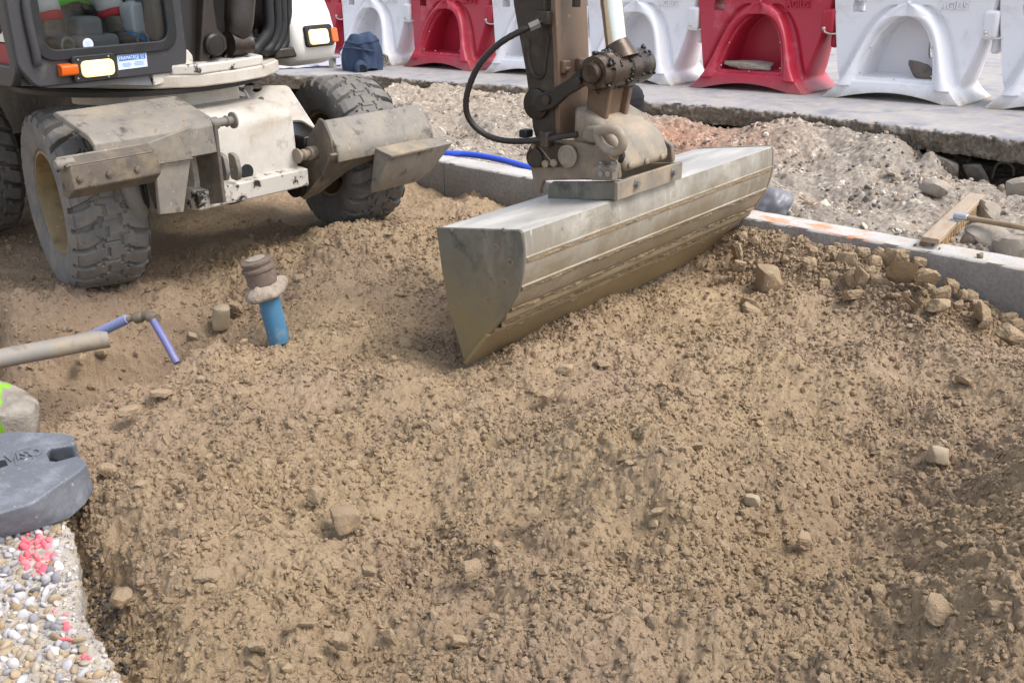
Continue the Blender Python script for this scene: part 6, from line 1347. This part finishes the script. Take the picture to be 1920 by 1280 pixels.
M_RUBB = mat('recycled_grey_rubber', '#62656c', .75, var=.1, scale=6, layers=(('#8b8d94', 5, .5, .74), ('#a99f92', 60, .62, .68), ('#50525a', 12, .56, .74)), bump=.4, bscale=90)
TZ, BZ = .215, .07
top_px = [(-180, 860), (-60, 828), (14, 808), (60, 809), (120, 811), (136, 815), (143, 828), (137, 833), (92, 839), (86, 848), (94, 863), (106, 864), (146, 853), (158, 862), (163, 868), (146, 884), (110, 908), (62, 941), (0, 960), (-90, 985), (-200, 1010)]
bot_px = [(-180, 905), (-60, 880), (14, 862), (60, 862), (122, 862), (146, 868), (156, 880), (148, 884), (96, 880), (90, 890), (98, 903), (110, 904), (160, 896), (172, 908), (177, 918), (160, 946), (130, 973), (66, 994), (0, 1010), (-90, 1034), (-200, 1060)]
TL = [pz(a, b_, TZ) for a, b_ in top_px]; BL = [pz(a, b_, BZ) for a, b_ in bot_px]
ob_ = pz(40, 930, BZ); fb = empty('fence_foot', ob_); tag(fb, 'grey recycled rubber fence foot on the pebbled pavement, lower left', 'fence foot')
b = MB(); b.loft([[q - ob_ for q in BL], [q * np.array([1, 1, 0]) + np.array([0, 0, TZ - .012]) - ob_ for q in TL], [q - ob_ for q in TL]]); b.build('block', M_RUBB, fb, bevel=.007, seg=3)
b = MB(); b.ext([pz(a, b_, TZ) - ob_ - np.array([0, 0, .085]) for a, b_ in ((148, 826), (84, 834), (84, 868), (150, 858))], (0, 0, -.05)); b.build('pocket_floor', M_RUBB, fb)
E1, E2, E3 = pz(24, 846, TZ), pz(60, 838, TZ), pz(32, 872, TZ); Ue = unit(E2 - E1); Ve = np.array([-Ue[1], Ue[0], 0]); Le = np.linalg.norm(E2 - E1); He = abs((E3 - E1) @ Ve)
b = MB(); plate(b, [round_rect(0, -He, Le, 0, .006), round_rect(.006, -He + .006, Le - .006, -.006, .004)], .006, E1 - ob_, Ue, Ve, .001); pn_ = b.build('name_panel', M_RUBB, fb)
b = MB(); put_text(b, 'VISO', He * .66, E1 - ob_ + Ue * Le * .5 - Ve * He * .5 + np.array([0, 0, .001]), Ue, Ve, .006, bold=.002, sx=.72); b.build('lettering', M_RUBB, pn_)
b = MB(); b.ext([pz(a, b_, TZ) - ob_ + np.array([0, 0, .001]) for a, b_ in ((-20, 866), (10, 862), (15, 872), (-16, 882))], (0, 0, -.004)); b.build('slot', M_BLACK, fb)  # black plate laid on top, painting the shade inside the hole
M_REDP = mat('red_paint_smear', '#a3202c', .6, var=.15, scale=30, bump=.1)
e0, e1 = pz(60, 994, BZ), pz(130, 973, BZ); g0 = pz(62, 941, TZ); nf = unit(np.cross(e1 - e0, g0 - e0)); nf = nf if nf[1] < 0 else -nf
def onf(px, py): d = ray(px, py); return CAM + d * (((e0 - CAM) @ nf) / (d @ nf)) + nf * .0015
b = MB(); b.ext([onf(a, b_) - ob_ for a, b_ in ((64, 968), (70, 964), (76, 970), (78, 978), (74, 990), (68, 996), (64, 990), (67, 980))], nf * -.004); b.build('paint_smear', M_REDP, fb)
# concrete lump with lime green spray
def lime_mat():
    m_, nt, b = new_mat('limed_concrete'); tc = N(nt, 'ShaderNodeTexCoord').outputs['Object']; f_, _ = noise_fac(nt, tc, 12, .35, .7, 8); c = mixc(nt, f_, srgb('#7d756b'), srgb('#a59c90'))
    sp = N(nt, 'ShaderNodeSeparateXYZ'); nt.links.new(tc, sp.inputs[0]); ln = N(nt, 'ShaderNodeMath', operation='MULTIPLY_ADD'); nt.links.new(sp.outputs[2], ln.inputs[0]); ln.inputs[1].default_value = .30; nt.links.new(sp.outputs[0], ln.inputs[2])
    nz = N(nt, 'ShaderNodeTexNoise'); nz.inputs['Scale'].default_value = 22; nt.links.new(tc, nz.inputs['Vector']); a2 = N(nt, 'ShaderNodeMath', operation='MULTIPLY_ADD'); nt.links.new(nz.outputs[0], a2.inputs[0]); a2.inputs[1].default_value = .07; nt.links.new(ln.outputs[0], a2.inputs[2])
    ab = N(nt, 'ShaderNodeMath', operation='SUBTRACT'); nt.links.new(a2.outputs[0], ab.inputs[0]); ab.inputs[1].default_value = .118; a3 = N(nt, 'ShaderNodeMath', operation='ABSOLUTE'); nt.links.new(ab.outputs[0], a3.inputs[0]); mr = N(nt, 'ShaderNodeMapRange'); nt.links.new(a3.outputs[0], mr.inputs[0]); mr.inputs[1].default_value = .007; mr.inputs[2].default_value = .016; mr.inputs[3].default_value = 1; mr.inputs[4].default_value = 0
    c = mixc(nt, mr.outputs[0], c, srgb('#7fb32a')); nt.links.new(c, b.inputs['Base Color']); b.inputs['Roughness'].default_value = .8
    n2 = N(nt, 'ShaderNodeTexNoise'); n2.inputs['Scale'].default_value = 60; n2.inputs['Detail'].default_value = 8; nt.links.new(tc, n2.inputs['Vector']); bp = N(nt, 'ShaderNodeBump'); bp.inputs['Strength'].default_value = .6; bp.inputs['Distance'].default_value = .01; nt.links.new(n2.outputs[0], bp.inputs['Height']); nt.links.new(bp.outputs[0], b.inputs['Normal']); return m_
v, f = rock(404, 4, 9, .18, .05, .5, .85); b = MB(); v = v / np.abs(v).max(0); b.add(v * np.array([.22, .13, .19]), f); o = b.build('concrete_lump', lime_mat(), smooth=40); o.location = [float(q) for q in at_y(-8, 790, 4.0)]; tag(o, 'concrete lump with a lime green spray mark, left edge above the fence foot', 'rubble')

# ------------------------------------------------------------------ clods and stones lying on the sand
Z7 = [(945, 645, 90, 130), (875, 650, 55, 110), (1190, 610, 150, 170), (1150, 520, 130, 120), (1060, 490, 70, 50), (860, 540, 110, 120), (960, 490, 90, 60), (410, 690, 110, 90), (360, 630, 90, 80), (215, 570, 100, 70), (205, 480, 60, 110), (1050, 655, 90, 60), (895, 745, 120, 70), (725, 680, 70, 60), (715, 735, 55, 50), (1255, 800, 90, 70), (1415, 810, 140, 100), (1340, 640, 150, 100), (1295, 555, 80, 60), (1430, 740, 100, 80), (1490, 690, 80, 70), (1580, 690, 90, 60), (1680, 855, 140, 100), (1720, 775, 90, 60), (1785, 805, 90, 80), (1830, 885, 90, 70), (1850, 990, 150, 90), (1610, 750, 80, 50), (660, 485, 70, 55), (640, 570, 100, 90), (485, 530, 50, 60), (570, 410, 50, 50), (760, 480, 60, 60), (1030, 545, 80, 70), (1690, 920, 60, 70), (1880, 925, 80, 60), (280, 805, 110, 80), (240, 390, 70, 50), (310, 420, 60, 70), (1140, 750, 80, 50), (800, 520, 60, 90), (1000, 600, 60, 60), (1530, 800, 60, 50), (1360, 700, 70, 40), (1640, 800, 70, 50), (1560, 740, 60, 50), (530, 480, 50, 40), (700, 560, 60, 60), (780, 640, 60, 60), (1220, 740, 60, 50)]
pl_ = [(1320 + a * .3125, 320 + b_ * .3125, w_ * .3125, h_ * .3125) for a, b_, w_, h_ in Z7]
LUMP_LAB = {2: 'biggest sandy clod at the top of the heap against the kerb', 16: 'wide sandy clod low on the right half of the heap by the kerb', 26: 'last big sandy clod at the right edge below the kerb', 7: 'lone angular clod in front of the heap, near the bucket end', 36: 'forked pale clod in front of the bucket end'}
for i, (px, py, w_, h_) in enumerate(pl_):
    stone('sand_clod', px, py, w_ * 1.0, h_ * .95, M_SAND, LUMP_LAB.get(i, 'sandy clod in the heap piled against the kerb'), 'clod', 'sandy clods piled against the kerb', seed=500 + i, hit=sand_hit, crumb=.11, rot=random.uniform(-.4, .4), sink=.55, sub=4, planes=8)
hp_n = []; 
for px, py, w_, h_ in pl_:
    for k in range(70): hp_n.append((px + random.gauss(0, .75) * w_, py + h_ * .2 + random.gauss(0, .7) * h_))
for k in range(2600): hp_n.append((random.uniform(1375, 1760), 0))
hp_n = np.array([(a, b_ if b_ else np.interp(a, [1375, 1450, 1600, 1760], [455, 462, 505, 565]) + random.gauss(10, 26)) for a, b_ in hp_n])
def sand_hits(px, py):
    d = FW[None] * FPX + RT[None] * (px - 960)[:, None] + UP[None] * (640 - py)[:, None]; z = np.zeros(len(px))
    for _ in range(16):
        P_ = CAM + d * ((z - EYE) / d[:, 2])[:, None]; z = .6 * z + .4 * sand_base(P_[:, 0], P_[:, 1])
    return CAM + d * ((z - EYE) / d[:, 2])[:, None]
HP = sand_hits(hp_n[:, 0], hp_n[:, 1]); HP = HP[kuv(HP[:, 0], HP[:, 1])[1] < -.012]; HS = .005 + .015 * rng.random(len(HP)) ** 2.4; HP[:, 2] = sand_height(HP[:, 0], HP[:, 1]) + HS * .4
scatter('heap_crumbs', HP, HS, CLODS, M_SAND, 23, tint=np.clip(.6 + .22 * rng.normal(size=len(HP)), 0, 1), smooth=False)
for i, (du, dv, s_) in enumerate(((0.98, .09, .026), (1.03, .12, .016), (.95, .05, .014), (1.30, .05, .020), (1.29, .12, .012), (1.08, .07, .012))):
    v, f = rock(820 + i, 3, 6, .15, .06); p = kpt(du, dv, KTOP); b = MB(); b.add(v * s_ + np.array([0, 0, s_ * .6]), f); o = b.build('sand_clod', M_SAND, smooth=50); o.location = [float(q) for q in p]; tag(o, 'small sandy clod lying on top of the kerb' , 'clod', 'small clods on top of the kerb')
SC = [(690, 1068, 34, 30), (730, 1103, 62, 36), (885, 1066, 46, 34), (575, 1168, 50, 44), (390, 1077, 68, 38), (1510, 1006, 42, 36), (1540, 1078, 40, 34), (1410, 577, 46, 30), (1060, 690, 40, 24), (1130, 680, 40, 22), (1027, 740, 34, 24), (1105, 768, 60, 26), (1810, 712, 50, 30), (1762, 1142, 74, 60), (1340, 1155, 58, 62), (1232, 958, 58, 26), (384, 522, 34, 34), (442, 574, 30, 24), (150, 672, 32, 22), (200, 880, 50, 30), (1300, 835, 60, 34), (430, 716, 34, 22), (300, 736, 54, 22), (930, 1022, 30, 24), (190, 660, 24, 20), (320, 600, 26, 22), (470, 600, 36, 30), (240, 770, 44, 26), (500, 868, 40, 26), (590, 925, 44, 36), (1000, 960, 40, 34), (1680, 1000, 60, 40), (1590, 700, 40, 22), (1870, 560, 30, 22), (820, 800, 34, 22), (1420, 880, 40, 28), (1180, 1010, 36, 30), (780, 1020, 34, 26), (480, 1210, 56, 44), (1050, 1180, 50, 40), (860, 1200, 50, 38), (1230, 1130, 46, 40), (1000, 1085, 36, 30), (640, 1200, 40, 34), (330, 900, 44, 30), (1460, 930, 36, 26), (1850, 980, 60, 44), (1650, 1110, 52, 40), (1880, 1140, 60, 50), (620, 690, 30, 18), (760, 640, 28, 16), (1250, 640, 30, 18), (1500, 640, 32, 20), (700, 486, 28, 20), (560, 520, 26, 18)]
for i, (px, py, w_, h_) in enumerate([q for k, q in enumerate(SC) if k % 5 != 1]):
    stone('sand_clod', px, py, w_ * (.85 if w_ < 50 else .66), h_ * (.72 if w_ < 50 else .55), M_SAND, 'sandy clod lying loose on the spread sand', 'clod', 'sandy clods scattered over the spread sand', seed=900 + i, hit=sand_hit, crumb=.10, rot=random.uniform(-.3, .3), sink=.75, sub=4, planes=7)
for i, (px, py, w_, h_, mt, lab) in enumerate([(648, 978, 64, 34, M_BROWNST, 'flat brown crusted stone on the sand, middle of the foreground'), (1762, 858, 36, 32, M_PALEST, 'smooth pale oval stone lying on the sand at the right'), (413, 598, 38, 40, M_PALEST, 'upright flat stone in the trench bank left of the standpipe'), (362, 632, 17, 15, M_BWHITE if False else M_PALEST, 'small rounded pale pebble in the trench bank'), (225, 1122, 42, 24, M_BROWNST, 'long tan stone beside the black asphalt crevice'), (1442, 527, 50, 42, M_BROWNST, 'blocky tan stone in front of the bucket right end'), (1410, 1000 - 60, 30, 20, M_PALEST, 'small flat pale stone low on the right hand sand')]):
    stone('stone', px, py, w_, h_, mt, lab, 'stone', seed=1200 + i, hit=sand_hit, crumb=.02, sink=.35, sub=4, planes=8)
# ------------------------------------------------------------------ the operator in the cab (only the lower body shows through the windscreen)
M_TROU = mat('grey_work_trousers', '#55545f', .9, var=.15, scale=9, layers=(('#6f6a68', 6, .5, .74), ('#3b3a42', 14, .56, .74)), bump=.5, bscale=30, bdist=.01)
M_HIV = mat('green_hi_vis_cloth', '#43c22a', .8, var=.08, scale=6, bump=.2, bscale=40)
M_SKIN = mat('skin', '#b98a6c', .6, var=.05, scale=10, bump=.05)
M_HAIR = mat('dark_hair', '#2a211c', .7, var=.2, scale=30, bump=.4)
M_BAND = mat('reflective_band', '#b9b7bd', .5, var=.06, scale=10, bump=.05)
M_BANDR = mat('red_band', '#a32631', .7, var=.08, scale=10, bump=.1)
M_BOOT = mat('dusty_work_boot', '#57514c', .8, var=.2, scale=14, layers=(('#8c8175', 9, .5, .72),), bump=.4, bscale=50)
M_SOLE = mat('boot_sole', '#2a2726', .8, var=.2, scale=14, bump=.2)
fz = zi + .045; PO = np.array([-.62, -.77, zi]); 
pr = empty('person', MF.world((PO[0], PO[1], fz)), AN); tag(pr, 'person in grey trousers and green hi-vis jacket seated at the controls inside the cab', 'person')
def pl3(f, l, z): return np.array([f, l, z]) - np.array([PO[0], PO[1], fz])
def leg_pts(s):
    if s < 0: return [(-.58, -.84, zi + .47), (-.40, -.89, zi + .52), (-.22, -.93, zi + .53), (-.17, -.92, zi + .36), (-.13, -.905, zi + .17), (-.10, -.90, zi + .11), (-.01, -.89, zi + .075)]
    return [(-.58, -.66, zi + .47), (-.40, -.60, zi + .52), (-.22, -.57, zi + .53), (-.17, -.555, zi + .36), (-.13, -.54, zi + .17), (-.10, -.535, zi + .11), (-.01, -.53, zi + .075)]
SK = {}; EG = []; 
def skin_body():
    V_, E_, R_ = [], [], []
    def a(p, r, par=None): V_.append(tuple(pl3(*p))); R_.append(r); (E_.append((par, len(V_) - 1)) if par is not None else None); return len(V_) - 1
    pel = a((-.66, -.77, zi + .48), .15); ab = a((-.68, -.77, zi + .64), .145, pel); ch = a((-.66, -.77, zi + .86), .165, ab); sh = a((-.65, -.77, zi + .98), .12, ch); nk = a((-.64, -.77, zi + 1.05), .058, sh); hd = a((-.62, -.77, zi + 1.12), .075, nk); h2 = a((-.61, -.77, zi + 1.20), .098, hd); a((-.62, -.77, zi + 1.28), .075, h2)
    for s in (-1, 1):
        q = a((-.65, -.77 + s * .19, zi + .96), .07, sh); q = a((-.60, -.77 + s * .25, zi + .76), .052, q); q = a((-.42, -.77 + s * .24, zi + .66), .042, q); q = a((-.28, -.77 + s * .21, zi + .70), .034, q)
        for k in range(4): t = a((-.23, -.77 + s * .21 + (k - 1.5) * .019, zi + .705), .010, q); a((-.20 + .004 * (k % 2), -.77 + s * .21 + (k - 1.5) * .02, zi + .685), .008, t)
        t = a((-.255, -.77 + s * .17, zi + .70), .011, q); a((-.225, -.77 + s * .16, zi + .69), .009, t)
        L = leg_pts(s); rr_ = [.10, .092, .072, .066, .052, .048, .045]; q = pel
        for p, r_ in zip(L, rr_): q = a(p, r_, q)
    me = bpy.data.meshes.new('body'); me.from_pydata(V_, E_, []); o = bpy.data.objects.new('body_skin', me); COL.objects.link(o); o.modifiers.new('skin', 'SKIN'); 
    for i, d in enumerate(me.skin_vertices[0].data): d.radius = (R_[i], R_[i]); d.use_root = i == 0
    q = o.modifiers.new('sub', 'SUBSURF'); q.levels = q.render_levels = 2
    dg = bpy.context.evaluated_depsgraph_get(); dg.update(); m2 = bpy.data.meshes.new_from_object(o.evaluated_get(dg)); bpy.data.objects.remove(o)
    m2.name = 'body'; b_ = bpy.data.objects.new('body', m2); COL.objects.link(b_); b_.parent = pr; m2.materials.clear()
    for q in (M_TROU, M_HIV, M_SKIN): m2.materials.append(q)
    for p in m2.polygons:
        c = p.center; z = c.z + fz - zi; f_ = c.x + PO[0]; p.use_smooth = True
        p.material_index = 2 if z > 1.03 or (f_ > -.31 and z > .62) else 1 if (z > .56 and not f_ > -.38 and f_ < -.0) or (z > .62 and f_ > -.60 and f_ <= -.31 and abs(c.y) > .15) else 0
    # wrinkled trousers
    for v in m2.vertices:
        z = v.co.z + fz - zi
        if z < .56: n_ = mnoise.noise(v.co * 26) * .010 + mnoise.noise(v.co * 11) * .012; v.co += v.normal * n_
    return b_
skin_body()
b = MB(); b.ball(pl3(-.615, -.77, zi + 1.235), .106, 3, sq=(1, .92, .85)); b.build('hair', M_HAIR, pr)
for s in (-1, 1):
    b = MB(); b.ball(pl3(-.522, -.77 + s * .035, zi + 1.205), .012, 2); b.build('eye', M_WINK, pr)
b = MB(); b.ball(pl3(-.508, -.77, zi + 1.175), .018, 2, sq=(1.2, .8, 1.3)); b.build('nose', M_SKIN, pr)
# hem of the jacket hanging in front of the seat, between the legs
b = MB(); G = [[pl3(-.40 + .05 * t + .012 * math.sin(j * .9), -.98 + .66 * j / 30, zi + .56 - .30 * t + .012 * math.sin(j * .7 + 3 * t)) for t in np.linspace(0, 1, 8)] for j in range(31)]; b.grid(G); o = b.build('jacket_hem', M_HIV, pr, fix=False, smooth=180); o.modifiers.new('thick', 'SOLIDIFY').thickness = .008
for s in (-1, 1):
    L = leg_pts(s); p3, p4 = pl3(*L[3]), pl3(*L[4]); d = p4 - p3
    def band(t0, t1, r0, r1, mt, nm):
        b = MB(); b.lathe([(r0, 0), (r0 + .004, .004), (r1 + .004, np.linalg.norm(d) * (t1 - t0) - .004), (r1, np.linalg.norm(d) * (t1 - t0))], p3 + d * t0, d, 28)
        P_ = np.array(b.v); 
        for i in range(len(P_)): P_[i] += .006 * mnoise.noise(Vector(P_[i] * 14)) 
        b.v = [tuple(q) for q in P_]; b.build(nm, mt, pr, smooth=60)
    if s < 0: band(.22, .66, .079, .074, M_BAND, 'reflective_band'); band(.66, .90, .074, .068, M_BANDR, 'red_band')
    else: band(.28, .68, .079, .074, M_BAND, 'reflective_band'); band(.68, .88, .074, .068, M_BANDR, 'red_band')
    a_, c_ = pl3(*L[5]), pl3(*L[6])
    b = MB(); fw = unit((c_ - a_) * np.array([1, 1, 0])); up = np.array([0, 0, 1.0]); sd = np.cross(up, fw)
    b.tube([a_ + up * .09 - fw * .012, a_ + up * .06 - fw * .01, a_ + up * .03 - fw * .008, a_ - fw * .0], [.060, .066, .060, .064], 20)
    loops = []
    for t, w_, h_ in ((-.075, .040, .085), (-.04, .048, .10), (.0, .05, .10), (.05, .052, .085), (.10, .056, .066), (.15, .052, .052), (.185, .036, .04)):
        ctr_ = a_ + fw * t; z0_ = a_[2] - .075; loops.append([np.array([ctr_[0] + sd[0] * w_ * math.cos(q), ctr_[1] + sd[1] * w_ * math.cos(q), z0_ + h_ * (.5 + .5 * math.sin(q)) ** .8]) for q in np.linspace(0, 2 * PI, 18, endpoint=False)])
    b.loft(loops); bo = b.build('boot', M_BOOT, pr, smooth=60)
    b = MB(); b.ext([a_ + fw * t + sd * w_ - up * .085 for t, w_ in ((-.085, -.035), (-.03, -.05), (.1, -.056), (.17, -.048), (.2, 0), (.17, .048), (.1, .056), (-.03, .05), (-.085, .035))], (0, 0, .022)); b.build('sole', M_SOLE, bo, bevel=.004)
# jug on the cab floor
M_JUG = mat('cloudy_plastic_jug', '#b9bcc4', .45, var=.06, scale=7, bump=.05); M_JUGB = mat('blue_jug_base', '#5f8fc4', .45, var=.06, scale=7, bump=.05)
jc = m(262, 70, z=zi + .06); jw = MF.world((-.0, jc[1] + .0, fz)); jg = empty('jug', MF.world((-.05, m(262, 60, x=-.05)[1], fz)), AN + .3); jg.scale = (.78, .78, .78); tag(jg, 'cloudy plastic jug with blue base standing on the cab floor', 'jug')
b = MB(); plate(b, [round_rect(-.10, .09, .10, .27, .035), round_rect(.02, .14, .075, .235, .02)], .12, (0, 0, 0), np.array([0, 1., 0]), np.array([0, 0, 1.]), .02); b.build('bottle', M_JUG, jg, smooth=50)
b = MB(); plate(b, [round_rect(-.10, .0, .10, .088, .02)], .12, (0, 0, 0), np.array([0, 1., 0]), np.array([0, 0, 1.]), .02); b.build('base', M_JUGB, jg, smooth=50)
b = MB(); b.lathe([(.03, .265), (.034, .27), (.034, .30), (.0001, .302)], (0, -.05, 0), (0, 0, 1), 20, close=False); b.build('cap', M_JUG, jg)
# ------------------------------------------------------------------ camera and daylight
cam = bpy.data.cameras.new('camera'); co_ = bpy.data.objects.new('camera', cam); COL.objects.link(co_)
cam.sensor_width = 36; cam.lens = FPX / 1920 * 36; cam.clip_end = 500; cam.clip_start = .05
co_.location = (0, 0, EYE); co_.rotation_euler = (math.radians(90) - PITCH, 0, 0); scene.camera = co_
w = bpy.data.worlds.new('World'); scene.world = w; w.use_nodes = True; nt = w.node_tree; bg = nt.nodes['Background']
sky = nt.nodes.new('ShaderNodeTexSky'); sky.sky_type = 'NISHITA'; sky.sun_disc = False
SUN_EL, SUN_AZ = math.radians(55), math.radians(108)     # azimuth clockwise from +Y (the view direction)
sky.sun_elevation = SUN_EL; sky.sun_rotation = SUN_AZ; sky.air_density = 1.0; sky.dust_density = 2.0; sky.ozone_density = 1.0
hs = nt.nodes.new('ShaderNodeHueSaturation'); hs.inputs['Saturation'].default_value = .5; nt.links.new(sky.outputs[0], hs.inputs['Color']); nt.links.new(hs.outputs[0], bg.inputs[0]); bg.inputs[1].default_value = .15
sl = bpy.data.lights.new('sun', 'SUN'); sl.energy = 1.5; sl.angle = math.radians(26); sl.color = (1, .955, .89)
so_ = bpy.data.objects.new('sun', sl); COL.objects.link(so_)
dv = Vector((math.sin(SUN_AZ) * math.cos(SUN_EL), math.cos(SUN_AZ) * math.cos(SUN_EL), math.sin(SUN_EL)))
so_.rotation_euler = dv.to_track_quat('Z', 'Y').to_euler(); so_.location = dv * 30
scene.cycles.use_denoising = True; scene.cycles.denoiser = 'OPENIMAGEDENOISE'; scene.cycles.denoising_input_passes = 'RGB_ALBEDO_NORMAL'; scene.cycles.denoising_prefilter = 'NONE'
scene.view_settings.view_transform = 'Standard'; scene.view_settings.look = 'None'; scene.view_settings.exposure = 1.1; scene.view_settings.gamma = 1; scene.view_settings.use_curve_mapping = False
